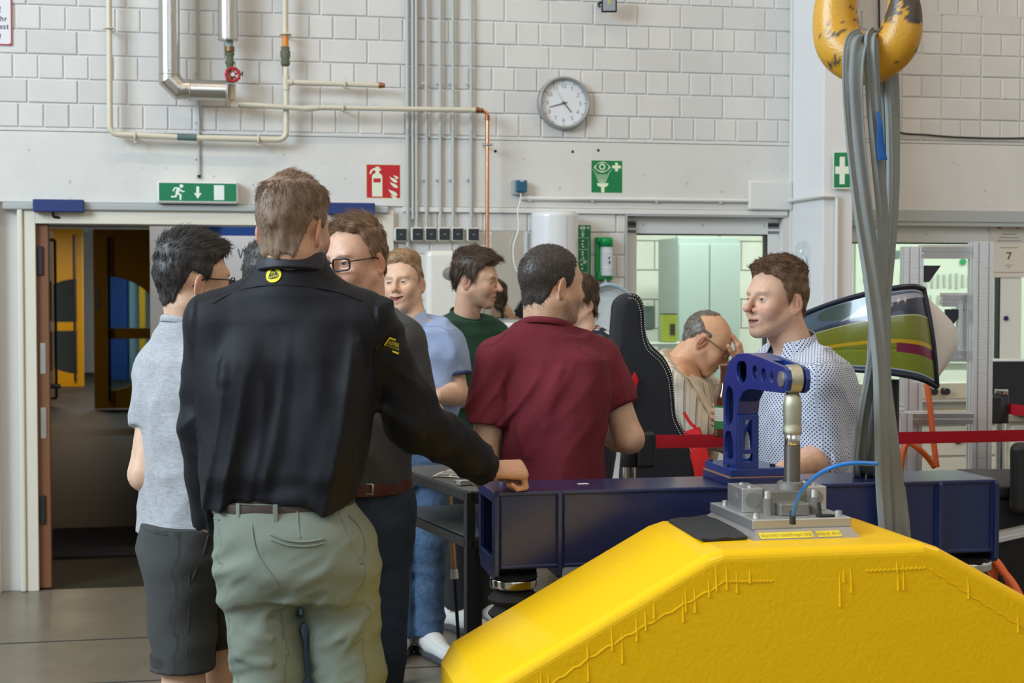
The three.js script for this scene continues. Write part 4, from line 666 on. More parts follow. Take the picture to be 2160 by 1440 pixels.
  solo('rubber_mat', [top, low, sg], std({ color: rgb(0.022, 0.023, 0.025), roughness: 0.82, bumpMap: B_FINE, bumpScale: 0.0012, side: THREE.DoubleSide }), 'black rubber mat lying on the top of the yellow block', 'mat');
}
// ---- aluminium linear guide unit on the block
const RODX = 1.462, RODZ = 4.525;
{
  const alu = std({ color: rgb(0.56, 0.56, 0.56), metalness: 0.85, roughness: 0.42, bumpMap: B_BRUSH, bumpScale: 0.0003 }), aluD = std({ color: rgb(0.30, 0.29, 0.27), metalness: 0.8, roughness: 0.5, bumpMap: B_FINE, bumpScale: 0.0008 });
  const Y = yBlock.y1, t = thing('guide_unit', 'aluminium guide unit of stacked plates and bolted blocks on the yellow block', 'guide unit');
  const x0 = 1.285, x1 = 1.562, z0 = 4.335, z1 = 4.715, xc = (x0 + x1) / 2;
  const BH = 0.02, IN = 0.034, fr = (a, b, c, d, y) => [[a, y, d], [b, y, d], [b, y, c], [a, y, c]], lo4 = fr(x0, x1, z0, z1, Y), hi4 = fr(x0 + 0.02, x1 - 0.012, z0 + 0.02, z1 - IN, Y + BH), bv = []; for (let i = 0; i < 4; i++) { const k = (i + 1) % 4; bv.push(...lo4[i], ...lo4[k], ...hi4[k], ...lo4[i], ...hi4[k], ...hi4[i]); } bv.push(...hi4[0], ...hi4[1], ...hi4[2], ...hi4[0], ...hi4[2], ...hi4[3]);
  const fg = new THREE.BufferGeometry(); fg.setAttribute('position', new THREE.Float32BufferAttribute(bv, 3)); fg.computeVertexNormals(); boxUV(fg);
  const bp = part(t, 'base_plate', fg, std({ color: rgb(0.40, 0.39, 0.37), metalness: 0.8, roughness: 0.5, bumpMap: B_FINE, bumpScale: 0.0006 })), sa = Math.atan2(BH, IN);
  const lbl = (xa, xb, text) => { const w = xb - xa, h = 0.024, g = new THREE.PlaneGeometry(w, h).rotateX(-Math.PI / 2 + sa).translate((xa + xb) / 2, Y + BH * 0.42 + 0.0006, z1 - IN * 0.42 + 0.0006); part(bp, 'label', g, std({ roughness: 0.5, map: canvasTex(512, Math.round(512 * h / w), (c, W, H) => { c.fillStyle = '#e9cf2e'; c.fillRect(0, 0, W, H); c.fillStyle = '#3c3410'; c.font = `${Math.round(H * 0.62)}px sans-serif`; c.textBaseline = 'middle'; c.textAlign = 'center'; c.fillText(text, W / 2, H / 2, W * 0.94); }) }), 'yellow lettered label strip'); };
  lbl(1.305, 1.443, 'Masse Schlitt + Linearführungen: 154 kg'); lbl(1.452, 1.515, 'Reibkraft: 400 N');
  const p0 = 1.298, p1 = 1.556, q0 = 4.35, q1 = 4.672, py = Y + BH - 0.001;
  part(t, 'guide_plate', [span(p0, p1, py, py + 0.024, q0, q1, 0.003)], alu);
  const cap = (x, y, z, r, h) => [new THREE.CylinderGeometry(r, r, h, 20).translate(x, y + h / 2, z), new THREE.CylinderGeometry(r * 0.45, r * 0.45, 0.002, 6).translate(x, y + h + 0.0003, z)];
  for (const [x, z] of [[p0 + 0.022, q1 - 0.035], [p1 - 0.02, q1 - 0.035], [p0 + 0.022, q0 + 0.06]]) part(t, 'cap_screw', cap(x, py + 0.024, z, 0.009, 0.012), M.steel);
  const top = py + 0.024;
  for (const x of [p0 + 0.045, p1 - 0.042]) { const b = part(t, 'bearing_block', [span(x - 0.028, x + 0.028, top, top + 0.062, q0 + 0.09, q0 + 0.20, 0.003)], alu); part(b, 'bore', [new THREE.CylinderGeometry(0.019, 0.019, 0.002, 24).rotateX(Math.PI / 2).translate(x, top + 0.032, q0 + 0.2008)], aluD); part(b, 'bore', [new THREE.CylinderGeometry(0.014, 0.014, 0.002, 24).rotateZ(Math.PI / 2).translate(x - 0.0285, top + 0.032, q0 + 0.15)], aluD); for (const dz of [0.03, 0.09]) part(b, 'cap_screw', cap(x, top + 0.062, q0 + 0.09 + dz, 0.007, 0.004), M.steel); }
  part(t, 'rod_housing', [span(p0 + 0.075, p1 - 0.07, top, top + 0.055, q0 + 0.07, q0 + 0.21, 0.005), lathe([[0.022, 0], [0.034, 0], [0.034, 0.07], [0.03, 0.074], [0.02, 0.074]], 32).translate(RODX - 0.008, top, RODZ), span(p0 + 0.09, p1 - 0.09, top, top + 0.03, q0 + 0.2, q0 + 0.275, 0.004)], aluD);
  for (const s of [-1, 1]) { const x = xc + 0.005 + s * 0.062, z = q0 + 0.245; const st = part(t, 'stud', [new THREE.CylinderGeometry(0.0125, 0.0125, 0.042, 20).translate(x, top + 0.021, z)], aluD); part(st, 'cap_screw', cap(x, top + 0.042, z, 0.0105, 0.018), M.steel); }
  part(t, 'cable_socket', [span(RODX + 0.012, RODX + 0.055, top - 0.004, top + 0.006, q1 - 0.03, q1 - 0.01, 0.002), rodGeo(V(RODX + 0.02, top, q1 - 0.02), V(RODX + 0.016, top + 0.036, q1 - 0.02), 0.0045)], M.black);
  // piston rod with its rod end
  const zc = std({ color: rgb(0.55, 0.53, 0.42), metalness: 0.85, roughness: 0.36, bumpMap: B_FINE, bumpScale: 0.0004 }), rx = RODX - 0.004, ey = 1.328;
  const r = thing('piston_rod', 'upright steel piston rod with zinc plated rod end in the blue bracket', 'rod', [rx, 0, RODZ]);
  part(r, 'threaded_rod', [lathe([[0, top + 0.03], [0.0205, top + 0.03], [0.0205, 1.16], [0, 1.16]], 28)], std({ color: rgb(0.16, 0.15, 0.14), metalness: 0.85, roughness: 0.4, bumpMap: tex(64, 0.006, (u, v) => 0.5 + 0.5 * Math.sin(v * 6.2832)), bumpScale: 0.0006 }));
  part(r, 'shaft', [lathe([[0, 1.155], [0.0195, 1.155], [0.0195, 1.19], [0, 1.19]], 28)], M.chrome);
  const re = part(r, 'rod_end', [lathe([[0.018, 1.185], [0.025, 1.188], [0.026, 1.195], [0.026, 1.205], [0.023, 1.209], [0.0245, 1.213], [0.026, 1.262], [0.022, 1.282], [0.017, 1.292], [0, 1.294]], 8), lathe([[0.019, -0.018], [0.034, -0.018], [0.037, -0.014], [0.037, 0.014], [0.034, 0.018], [0.019, 0.018], [0.019, -0.018]], 40).rotateZ(Math.PI / 2).translate(0, ey, 0)], zc);
  part(re, 'ball', [new THREE.SphereGeometry(0.0195, 28, 18).translate(0, ey, 0)], M.chrome);
}
{ // blue C-shaped bracket standing on the beam
  const t = thing('steel_bracket', 'blue painted C-shaped steel bracket with lightening holes on the beam', 'bracket');
  const blue = phy({ color: rgb(0.008, 0.030, 0.185), roughness: 0.32, bumpMap: B_PAINT, bumpScale: 0.0006, clearcoat: 0.4, clearcoatRoughness: 0.2 });
  const xa = 1.43, xb = 1.492, pth = 0.012, y0 = BY1 + 0.046, zc0 = 4.075, zc1 = 4.19;
  // side profile, first coordinate z, second y
  const o = [[zc0, y0], [zc1, y0], [zc1, 1.21], [zc1 + 0.012, 1.25], [zc1 + 0.045, 1.277], [zc1 + 0.1, 1.288], [4.53, 1.292], [4.555, 1.30], [4.565, 1.328], [4.555, 1.352], [4.53, 1.36], [4.36, 1.378], [4.27, 1.384], [4.19, 1.38], [4.12, 1.355], [4.085, 1.31], [zc0, 1.25]];
  const slot = (p) => smoothOutline(p, 40);
  const holes = [slot([[4.19, 1.352], [4.255, 1.356], [4.26, 1.32], [4.228, 1.298], [4.182, 1.325]]).reverse(), hole(4.325, 1.334, 0.019), hole(4.39, 1.331, 0.018), hole(4.45, 1.329, 0.014), hole(4.525, 1.328, 0.008), slot([[4.095, 1.26], [4.115, 1.285], [4.15, 1.275], [4.155, 1.20], [4.11, 1.17], [4.092, 1.2]]).reverse(), slot([[4.095, 1.15], [4.14, 1.155], [4.16, 1.095], [4.125, 1.08], [4.092, 1.085]]).reverse()].map((h) => h);
  for (const x of [xa, xb - pth]) { const g = poly(o, pth, 0.0015, holes); g.rotateY(-Math.PI / 2); g.translate(x + pth, 0, 0); part(t, 'side_plate', [g], blue); }
  const inx0 = xa + pth, inx1 = xb - pth; const strip = (pts, w) => { const L = []; for (let i = 0; i < pts.length - 1; i++) { const [z1, y1] = pts[i], [z2, y2] = pts[i + 1], d = Math.hypot(z2 - z1, y2 - y1), g = box(inx1 - inx0 + 0.004, w, d + 0.006, 0, 0, 0); g.rotateX(-Math.atan2(y2 - y1, z2 - z1)); g.translate((inx0 + inx1) / 2, (y1 + y2) / 2, (z1 + z2) / 2); L.push(g); } return L; };
  part(t, 'top_flange', strip([[4.079, 1.25], [4.09, 1.307], [4.123, 1.35], [4.19, 1.374], [4.27, 1.378], [4.36, 1.371], [4.40, 1.365]], 0.01), blue);
  part(t, 'rear_flange', [span(inx0, inx1, y0, 1.25, zc0, zc0 + 0.01)], blue);
  part(t, 'inner_flange', [...strip([[zc1 - 0.006, 1.205], [zc1 + 0.008, 1.25], [zc1 + 0.045, 1.283], [zc1 + 0.1, 1.293], [4.42, 1.297]], 0.01)], blue);
  { const fw = xb - xa, g = poly([[-fw / 2, y0], [fw / 2, y0], [fw / 2, 1.21], [-fw / 2, 1.21]], 0.012, 0.002, [[[-0.012, y0 + 0.055], [-0.008, y0 + 0.135], [0.012, y0 + 0.135], [0.012, y0 + 0.055]].reverse(), [[-0.014, y0 + 0.02], [-0.014, y0 + 0.042], [0.014, y0 + 0.042], [0.014, y0 + 0.02]].reverse()]); g.translate((xa + xb) / 2, 0, zc1 - 0.006); part(t, 'front_flange', [g], blue); }
  part(t, 'base_plate', [span(1.41, 1.57, BY1 + 0.024, BY1 + 0.047, 3.975, 4.196, 0.003)], blue);
  part(t, 'foot_plate', [span(1.405, 1.575, BY1, BY1 + 0.022, 3.97, 4.198, 0.003)], blueP); part(t, 'shim', [span(1.406, 1.573, BY1 + 0.0215, BY1 + 0.0245, 3.972, 4.1965)], std({ color: rgb(0.35, 0.18, 0.10), roughness: 0.6 }));
  for (const [x, z] of [[1.418, 4.0], [1.418, 4.14], [1.55, 4.0], [1.55, 4.15]]) part(t, 'bolt', [new THREE.CylinderGeometry(0.008, 0.008, 0.007, 6).translate(x, BY1 + 0.05, z)], blueP);
  part(t, 'pivot_pin', [new THREE.CylinderGeometry(0.012, 0.012, xb - xa + 0.012, 24).rotateZ(Math.PI / 2).translate((xa + xb) / 2, 1.328, RODZ)], M.steel);
  for (const s of [xa - 0.003, xb + 0.003]) part(t, 'washer', [new THREE.CylinderGeometry(0.02, 0.02, 0.005, 24).rotateZ(Math.PI / 2).translate(s, 1.328, RODZ)], M.steel);
}
{ // blue pneumatic hose
  const a = at(1672, 1088, 3.66), pts = [a, at(1682, 1055, 3.62), at(1706, 1018, 3.56), at(1745, 990, 3.52), at(1795, 977, 3.5), at(1852, 978, 3.5)];
  const t = thing('air_hose', 'short bright blue air hose curving up from the guide unit', 'hose');
  part(t, 'tube', [sweep(spline(pts, 50), 0.0052, 12)], phy({ color: rgb(0.005, 0.17, 0.55), roughness: 0.28, clearcoat: 0.4 }));
  part(t, 'fitting', [rodGeo(a.clone().add(V(0, -0.02, 0)), a.clone().add(V(0, 0.012, 0)), 0.008, 0.007, 12)], M.black);
}
// ---------------------------------------------------------------- crane hook and slings
{
  const D = 4.42, c = at(1832, 72, D), t = thing('crane_hook', 'large worn yellow crane hook with bare dark patches', 'hook', c, -YAW - 0.6);
  const cv = new THREE.CatmullRomCurve3([V(0.0, 0.62, 0), V(0.0, 0.42, 0), V(-0.04, 0.28, 0), V(-0.085, 0.17, 0), V(-0.102, 0.06, 0), V(-0.08, -0.03, 0), V(0.0, -0.073, 0), V(0.08, -0.035, 0), V(0.104, 0.04, 0), V(0.098, 0.11, 0), V(0.075, 0.16, 0), V(0.065, 0.22, 0)]), pts = cv.getPoints(140);
  const rad = (k) => (k < 0.2 ? 0.042 : k < 0.8 ? 0.042 + 0.032 * Math.sin((k - 0.2) / 0.6 * Math.PI) : 0.04 - 0.02 * sstep(0.8, 1, k));
  const g = sweep(pts, rad, 40, 0.86, V(0, 0, 1)), p = g.attributes.position, cl = new Float32Array(p.count * 3);
  for (let i = 0; i < p.count; i++) { const x = p.getX(i), y = p.getY(i), z = p.getZ(i), n = vnoise(x * 26, y * 26, z * 26) + 0.6 * vnoise(x * 70, y * 70, z * 70) + 0.4 * vnoise(x * 190, y * 190, z * 190), r = Math.hypot(x, y - 0.04); let w = 0.3 * n - 0.26; w += 0.75 * sstep(0.05, 0.12, x) * sstep(-0.1, 0.08, y) + 0.3 * sstep(0.02, 0.0, Math.abs(r - 0.06)) * sstep(0.2, 0.05, y) + 0.4 * sstep(0.06, 0.12, y) * sstep(0.03, 0.06, x); w += 0.75 * sstep(0.075, 0.05, r) * sstep(0.05, -0.02, y); w += 0.35 * n; const k = sstep(0.1, 0.2, w), m = 1 + 0.14 * vnoise(x * 30, y * 8, z * 30); const a = [0.62 * m, 0.31 * m, 0.015], b = [0.05 + 0.02 * n, 0.036 + 0.014 * n, 0.028]; for (let q = 0; q < 3; q++) cl[3 * i + q] = a[q] + (b[q] - a[q]) * k; }
  g.setAttribute('color', new THREE.BufferAttribute(cl, 3));
  part(t, 'hook_body', g, phy({ color: 0xffffff, vertexColors: true, roughness: 0.38, clearcoat: 0.25, clearcoatRoughness: 0.25, bumpMap: B_FINE, bumpScale: 0.0009 }));
  part(t, 'safety_latch', [sweep([V(-0.02, 0.3, 0), V(0.03, 0.21, 0), V(0.07, 0.16, 0)], 0.009, 10, 0.6)], std({ color: rgb(0.3, 0.12, 0.05), metalness: 0.5, roughness: 0.5 }));
  part(t, 'shank', [rodGeo(V(-0.02, 0.6, 0), V(-0.02, 0.85, 0), 0.045, 0.045, 24)], M.steel);
  const webm = std({ color: rgb(0.24, 0.265, 0.265), roughness: 0.8, bumpMap: tex(128, 0.02, (u, v) => 0.5 + 0.3 * Math.sin(u * 6.2832 * 4) * Math.sin(v * 6.2832 * 8) + 0.2 * Math.sin(u * 6.2832 * 1)), bumpScale: 0.0009 });
  const sl = (label, path, width, th, seed) => {
    const o = thing('lifting_sling', label, 'sling', undefined, 0, 'grey lifting slings'), q = spline(path.map(([x, y, d]) => at(x, y, d)), 90), w0 = width / 2, R = rng(seed);
    // flat band with lengthwise creases
    const n = q.length, NS = 36, pos = [], idx = []; let N0 = V(Math.sin(-YAW) * -1, 0, Math.cos(YAW)).normalize();
    for (let i = 0; i < n; i++) { const T = q[mn2(i + 1, n - 1)].clone().sub(q[mx2(i - 1, 0)]).normalize(), k = i / (n - 1), tw = 0.5 * Math.sin(k * 5 + seed) , N1 = N0.clone().addScaledVector(T, -N0.dot(T)).normalize(), B = T.clone().cross(N1), nn = N1.clone().multiplyScalar(Math.cos(tw)).addScaledVector(B, Math.sin(tw)), bb = B.clone().multiplyScalar(Math.cos(tw)).addScaledVector(N1, -Math.sin(tw)), ww = w0 * (1 + 0.14 * Math.sin(k * 9 + seed * 2));
      for (let j = 0; j <= NS; j++) { const a = j / NS * Math.PI * 2, ca = Math.cos(a), sa = Math.sin(a), bx = Math.sign(ca) * Math.pow(Math.abs(ca), 0.75), cr = 1 + 0.6 * Math.sin(bx * 6 + seed + k * 3) * (1 - 0.4 * Math.abs(bx)) + 0.3 * Math.sin(bx * 17 + seed * 3 + k * 5) + 0.12 * vnoise(bx * 5, k * 20, seed), h = th * (sa >= 0 ? 1 : -1) * Math.pow(Math.abs(sa), 0.7) * (sa >= 0 ? cr : 1); pos.push(q[i].x + bb.x * bx * ww + nn.x * h, q[i].y + bb.y * bx * ww + nn.y * h, q[i].z + bb.z * bx * ww + nn.z * h); } }
    for (let i = 0; i < n - 1; i++) for (let j = 0; j < NS; j++) { const a = i * (NS + 1) + j, b = a + NS + 1; idx.push(a, a + 1, b, b, a + 1, b + 1); }
    const sg = new THREE.BufferGeometry(); sg.setAttribute('position', new THREE.Float32BufferAttribute(pos, 3)); sg.setIndex(idx); sg.computeVertexNormals(); turnedBand(sg, NS, n); part(o, 'webbing', sg, webm); return o;
  };
  const mn2 = Math.min, mx2 = Math.max, turnedBand = (g2, NS, n) => { const a = new Float32Array(n * (NS + 1) * 2); for (let i = 0; i < n; i++) for (let j = 0; j <= NS; j++) { a[2 * (i * (NS + 1) + j)] = j / NS * 0.12; a[2 * (i * (NS + 1) + j) + 1] = i * 0.017; } g2.setAttribute('uv', new THREE.BufferAttribute(a, 2)); };
  sl('broad grey lifting sling hanging from the front of the hook to the beam', [[1825, 84, 4.40], [1806, 92, 4.32], [1799, 150, 4.29], [1802, 260, 4.29], [1820, 440, 4.27], [1842, 600, 4.25], [1858, 760, 4.23], [1860, 900, 4.21], [1862, 1030, 4.24], [1868, 1125, 4.24], [1872, 1195, 4.27], [1876, 1212, 4.40]], 0.064, 0.010, 1);
  const s2 = sl('grey lifting sling carrying a blue tag below the hook', [[1848, 72, 4.42], [1838, 84, 4.33], [1842, 200, 4.31], [1852, 330, 4.31], [1862, 470, 4.31], [1858, 620, 4.29], [1838, 770, 4.31], [1818, 900, 4.31], [1812, 980, 4.34], [1812, 1008, 4.48]], 0.05, 0.009, 2);
  sl('dark grey lifting sling behind the hook, passing to the outer side of the beam', [[1868, 100, 4.44], [1878, 150, 4.5], [1884, 300, 4.46], [1880, 470, 4.40], [1866, 640, 4.36], [1866, 800, 4.30], [1880, 930, 4.25], [1890, 1030, 4.27], [1897, 1125, 4.27], [1897, 1200, 4.30], [1890, 1214, 4.42]], 0.06, 0.009, 3);
  sl('narrow grey lifting sling hidden between the other three strands', [[1852, 110, 4.46], [1862, 170, 4.50], [1866, 380, 4.47], [1856, 560, 4.42], [1848, 720, 4.36], [1846, 900, 4.34], [1842, 985, 4.36], [1840, 1006, 4.48]], 0.046, 0.008, 4);
  const tg = [at(1850, 235, 4.28), at(1856, 262, 4.27), at(1857, 300, 4.27), at(1862, 338, 4.27)]; part(s2, 'tag', [sweep(spline(tg, 20), (k) => 0.005 + 0.009 * k, 10, 0.15, V(0, 0, 1))], std({ color: rgb(0.004, 0.10, 0.40), roughness: 0.5 }), 'blue tag');
}
// ---------------------------------------------------------------- black two-tier table with papers
{
  const H = 0.862, n = at(990, 1042, 5.2), l = at(834, 1042, 5.95); n.y = l.y = 0; const ex = l.clone().sub(n).normalize(), ey = V(-ex.z, 0, ex.x).multiplyScalar(ex.x < 0 ? -1 : 1), L = 0.8, W = 0.34; if (ey.clone().dot(V(Math.cos(YAW), 0, Math.sin(YAW))) < 0) ey.multiplyScalar(-1);
  const t = thing('trolley_table', 'black steel two-tier table with scattered papers on its top', 'table', n, Math.atan2(-ex.z, ex.x)); const sgn = V(0, 0, 1).applyAxisAngle(V(0, 1, 0), Math.atan2(-ex.z, ex.x)).dot(ey) > 0 ? 1 : -1;
  const s = 0.032, fr = (y) => [box(L, s, s, L / 2, y, 0, 0.003), box(L, s, s, L / 2, y, sgn * W, 0.003), box(s, s, W, 0, y, sgn * W / 2, 0.003), box(s, s, W, L, y, sgn * W / 2, 0.003)];
  for (const [x, z] of [[0, 0], [L, 0], [0, W], [L, W]]) { const lg = part(t, 'leg', [box(s, H - 0.06, s, x, (H + 0.06) / 2, sgn * z, 0.003)], M.black); const fe = part(lg, 'caster', [new THREE.CylinderGeometry(0.028, 0.028, 0.022, 24).rotateX(Math.PI / 2).translate(x, 0.028, sgn * z)], M.rubber); part(lg, 'ferrule', [new THREE.CylinderGeometry(0.018, 0.02, 0.05, 16).translate(x, 0.075, sgn * z)], M.chrome); }
  part(t, 'top_frame', fr(H - s / 2), M.black); part(t, 'lower_frame', fr(0.70 - s / 2), M.black);
  const board = std({ color: rgb(0.10, 0.105, 0.095), roughness: 0.55, bumpMap: B_PAINT, bumpScale: 0.0006 });
  part(t, 'top_board', [box(L - 0.01, 0.012, W - 0.01, L / 2, H - 0.004, sgn * W / 2, 0.002)], board); part(t, 'shelf_board', [box(L - 0.01, 0.012, W - 0.01, L / 2, 0.70 - 0.004, sgn * W / 2, 0.002)], board);
  part(t, 'bracket', [box(0.05, 0.05, 0.004, -0.02, 0.76, sgn * 0.03, 0.001)], std({ color: rgb(0.03, 0.05, 0.06), roughness: 0.5 }));
  const R = rng(12), paper = std({ roughness: 0.7, map: canvasTex(256, 180, (c) => { c.fillStyle = '#d6d3cb'; c.fillRect(0, 0, 256, 180); c.fillStyle = '#8b8a88'; c.fillRect(12, 12, 110, 70); c.fillStyle = '#4a4c50'; for (let i = 0; i < 9; i++) c.fillRect(134, 16 + i * 16, 60 + (i * 53) % 50, 3); c.fillStyle = '#6c6f75'; c.fillRect(12, 96, 60, 70); c.fillRect(80, 100, 44, 50); }) });
  const P = (u, v, y) => t.localToWorld(V(u, y, sgn * v)); t.updateMatrixWorld(true);
  [[0.22, 0.16, 'printed sheet lying at the near edge of the black table', 0.3], [0.42, 0.14, 'printed sheet lying beside the dark shirt sleeve on the table', -0.4], [0.56, 0.24, 'printed sheet lying in the middle of the black table', 0.9], [0.32, 0.34, 'printed sheet lying at the far side of the black table', 1.5]].forEach(([u, v, lab, r], i) => { const q = P(u, v, H + 0.0028 + i * 0.0012), g = new THREE.PlaneGeometry(0.21, 0.148, 8, 6).rotateX(-Math.PI / 2); const pp = g.attributes.position; for (let k = 0; k < pp.count; k++) pp.setY(k, 0.0022 * (1 + vnoise(pp.getX(k) * 14, i, pp.getZ(k) * 14))); g.computeVertexNormals(); const m = paper.clone(); m.side = THREE.DoubleSide; solo('paper_sheet', g, m, lab, 'paper', q, r, 'papers on the black table'); });
  const e = P(0.16, 0.1, H + 0.002); solo('metal_strip', [box(0.18, 0.02, 0.03, 0, 0.012, 0, 0.004), box(0.012, 0.035, 0.02, 0.08, 0.018, 0.0, 0.002)], M.steel, 'short steel profile lying on the table corner near the fist', 'profile', e, 0.4);
  // broom handle leaning behind
  const bt = at(947, 1035, 6.56), bb = at(958, 1205, 6.56), k = bb.clone().sub(bt).normalize(), br = thing('wooden_handle', 'wooden tool handle with a white end cap leaning behind the table', 'handle');
  part(br, 'shaft', [rodGeo(bt, bb, 0.012, 0.012, 14)], std({ color: rgb(0.52, 0.30, 0.13), roughness: 0.55, bumpMap: B_BRUSH, bumpScale: 0.0004 })); const end = bb.clone().addScaledVector(k, (bb.y - 0.0) / -k.y); part(br, 'end_cap', [rodGeo(bb.clone().addScaledVector(k, -0.01), bb.clone().addScaledVector(k, 0.03), 0.016, 0.018, 14)], M.whitePlastic); part(br, 'steel_rod', [rodGeo(bb.clone().addScaledVector(k, 0.02), end, 0.008, 0.008, 12)], M.black);
}
// ---------------------------------------------------------------- simulator: seat, screen, aluminium frame, barrier
{ // racing seat
  const D = 5.62, s = FOCAL / D, c = at(1380, 1060, D); c.y = 0; const t = thing('racing_seat', 'black bucket racing seat with white double stitching and red harness', 'seat', c, -YAW + 0.12);
  const q = (px, py) => [(px - 1380) / s, 1.55 - (py - 615) / s];
  const o = smoothOutline([[1292, 668], [1297, 636], [1316, 620], [1338, 621], [1352, 640], [1356, 690], [1366, 722], [1396, 752], [1413, 785], [1419, 830], [1424, 878], [1446, 915], [1466, 945], [1470, 1000], [1462, 1075], [1400, 1110], [1332, 1100], [1312, 1040], [1318, 900], [1308, 840], [1298, 780], [1290, 720]].map(([x, y]) => q(x, y)), 130);
  const hl = smoothOutline([[1320, 740], [1328, 734], [1342, 762], [1343, 790], [1335, 797], [1320, 792]].map(([x, y]) => q(x, y)), 40).reverse();
  const fab = std({ color: rgb(0.012, 0.013, 0.017), roughness: 0.88, bumpMap: B_FINE, bumpScale: 0.0009 });
  part(t, 'shell', [poly(o, 0.16, 0.035, [hl], 6).translate(0, 0, -0.1)], fab);
  part(t, 'slot_rim', [sweep([...hl, hl[0]].map(([x, y]) => V(x, y, 0.05)), 0.008, 8)], M.black);
  const st = [], st2 = []; const edge = new THREE.CatmullRomCurve3([[1316, 628], [1332, 632], [1342, 655], [1345, 695], [1355, 733], [1385, 763], [1401, 795], [1407, 835], [1413, 882], [1436, 925], [1456, 955]].map(([x, y]) => V(...q(x, y), 0.0605)));
  for (const off of [0, -0.013]) { const P = edge.getSpacedPoints(150); for (let i = 0; i < 148; i += 2) { const a = P[i], b = P[i].clone().lerp(P[i + 1], 0.8), d = b.clone().sub(a).normalize(), n = V(-d.y, d.x, 0).multiplyScalar(-off); st.push(rodGeo(a.clone().add(n), b.clone().add(n), 0.0016, 0.0016, 5)); } }
  const so = part(t, 'stitching', [mergeGeometries(st)], std({ color: rgb(0.6, 0.6, 0.58), roughness: 0.8 }), 'white double stitching'); so.userData.kind = 'stuff';
  const red = std({ color: rgb(0.75, 0.012, 0.016), roughness: 0.7, bumpMap: B_WEAVE, bumpScale: 0.0004 });
  const strap = (pts, w) => sweep(spline(pts.map(([x, y, z]) => V(...q(x, y), z)), 30), w, 10, 0.12, V(0, 0, 1));
  part(t, 'harness_strap', [strap([[1345, 785, 0.0], [1334, 792, 0.06], [1326, 810, 0.075], [1316, 860, 0.07]], 0.02)], red, 'red harness strap');
  part(t, 'harness_strap', [strap([[1452, 905, 0.04], [1462, 935, 0.055], [1474, 975, 0.062], [1482, 1030, 0.062]], 0.036)], red, 'red harness strap');
  part(t, 'red_piping', [strap([[1437, 868, 0.045], [1452, 892, 0.05], [1462, 900, 0.05]], 0.006)], red);
  part(t, 'seat_pan', [box(0.44, 0.16, 0.3, 0.02, 0.62, -0.1, 0.05)], fab);
  part(t, 'pedestal', [box(0.36, 0.54, 0.26, 0.02, 0.27, -0.1, 0.02)], M.blackMatte);
}
{ // chrome barrier posts and red belts
  const D1 = 5.28, p1 = at(1328, 930, D1); p1.y = 0; const mk = (pos, label, h, hd) => { const t = thing('barrier_post', label, 'barrier post', pos, -YAW, 'barrier posts'); part(t, 'tube', [lathe([[0, 0.02], [0.024, 0.02], [0.024, h], [0, h]], 28)], M.chrome); part(t, 'foot', [lathe([[0, 0], [0.16, 0], [0.165, 0.012], [0.05, 0.03], [0.03, 0.04], [0, 0.04]], 40)], M.steel); part(t, 'belt_head', [box(0.062, 0.125, 0.06, hd, h - 0.09, 0, 0.012), lathe([[0, h - 0.15], [0.032, h - 0.15], [0.032, h - 0.03], [0, h - 0.03]], 24)], M.black); part(t, 'top_cap', [lathe([[0, h - 0.03], [0.029, h - 0.03], [0.029, h - 0.003], [0.026, h], [0, h]], 28)], M.chrome); return t; };
  mk(p1, 'chrome barrier post with black belt head beside the racing seat', 1.09, 0.055);
  const p2 = at(2112, 870, 6.7); p2.y = 0; mk(p2, 'chrome barrier post with black head before the black monitor', 1.12, -0.03);
  const pe = at(2430, 900, 6.05); pe.y = 0; mk(pe, 'chrome barrier post where both red belts end', 1.09, -0.055);
  const red = std({ color: rgb(0.66, 0.008, 0.028), roughness: 0.65, bumpMap: B_WEAVE, bumpScale: 0.0003, side: THREE.DoubleSide });
  const belt = (label, a, b, w, sag, tw) => { const n = 40, pos = [], idx = []; for (let i = 0; i <= n; i++) { const k = i / n, p = a.clone().lerp(b, k); p.y -= sag * Math.sin(Math.PI * k); for (const s of [-1, 1]) for (const e of [-1, 1]) pos.push(p.x, p.y + s * w / 2, p.z + e * 0.0008 + tw * s * 0.01 * Math.sin(k * 3)); } for (let i = 0; i < n; i++) for (const [u, v] of [[0, 2], [3, 1], [2, 3], [1, 0]]) { const A = i * 4 + u, B = i * 4 + v; idx.push(A, B, A + 4, A + 4, B, B + 4); } const g = new THREE.BufferGeometry(); g.setAttribute('position', new THREE.Float32BufferAttribute(pos, 3)); g.setIndex(idx); g.computeVertexNormals(); boxUV(g); solo('barrier_belt', g, red, label, 'barrier belt', undefined, 0, 'red barrier belts'); };
  belt('red barrier belt stretched past the dotted shirt to the right', at(1384, 931, 5.28), at(2408, 912, 6.05), 0.047, 0.004, 1);
  belt('short red barrier belt leaving the post before the black monitor', at(2128, 862, 6.7), at(2416, 892, 6.1), 0.048, 0.004, 1);
}
const profileMat = std({ color: rgb(0.74, 0.74, 0.75), metalness: 0.75, roughness: 0.34, bumpMap: B_BRUSH, bumpScale: 0.0003 });
function profile(len, w = 0.08, slots = 2) {                                  // slotted aluminium extrusion along y, base at the origin
  const h = w / 2, s = 0.008, dp = 0.01, pts = [], step = w / slots; const side = []; for (let i = 0; i < slots; i++) { const c = -h + step * (i + 0.5); side.push([c - s / 2, 0], [c - s / 2, dp], [c + s / 2, dp], [c + s / 2, 0]); }
  for (let r = 0; r < 4; r++) { const a = r * Math.PI / 2, ca = Math.cos(a), sa = Math.sin(a); pts.push([-h * ca + h * sa, -h * sa - h * ca]); for (const [u, v] of side) { const x = u, y = -h + v; pts.push([x * ca - y * sa, x * sa + y * ca]); } }
  return poly(pts, len, 0.0006).rotateX(-Math.PI / 2);
}
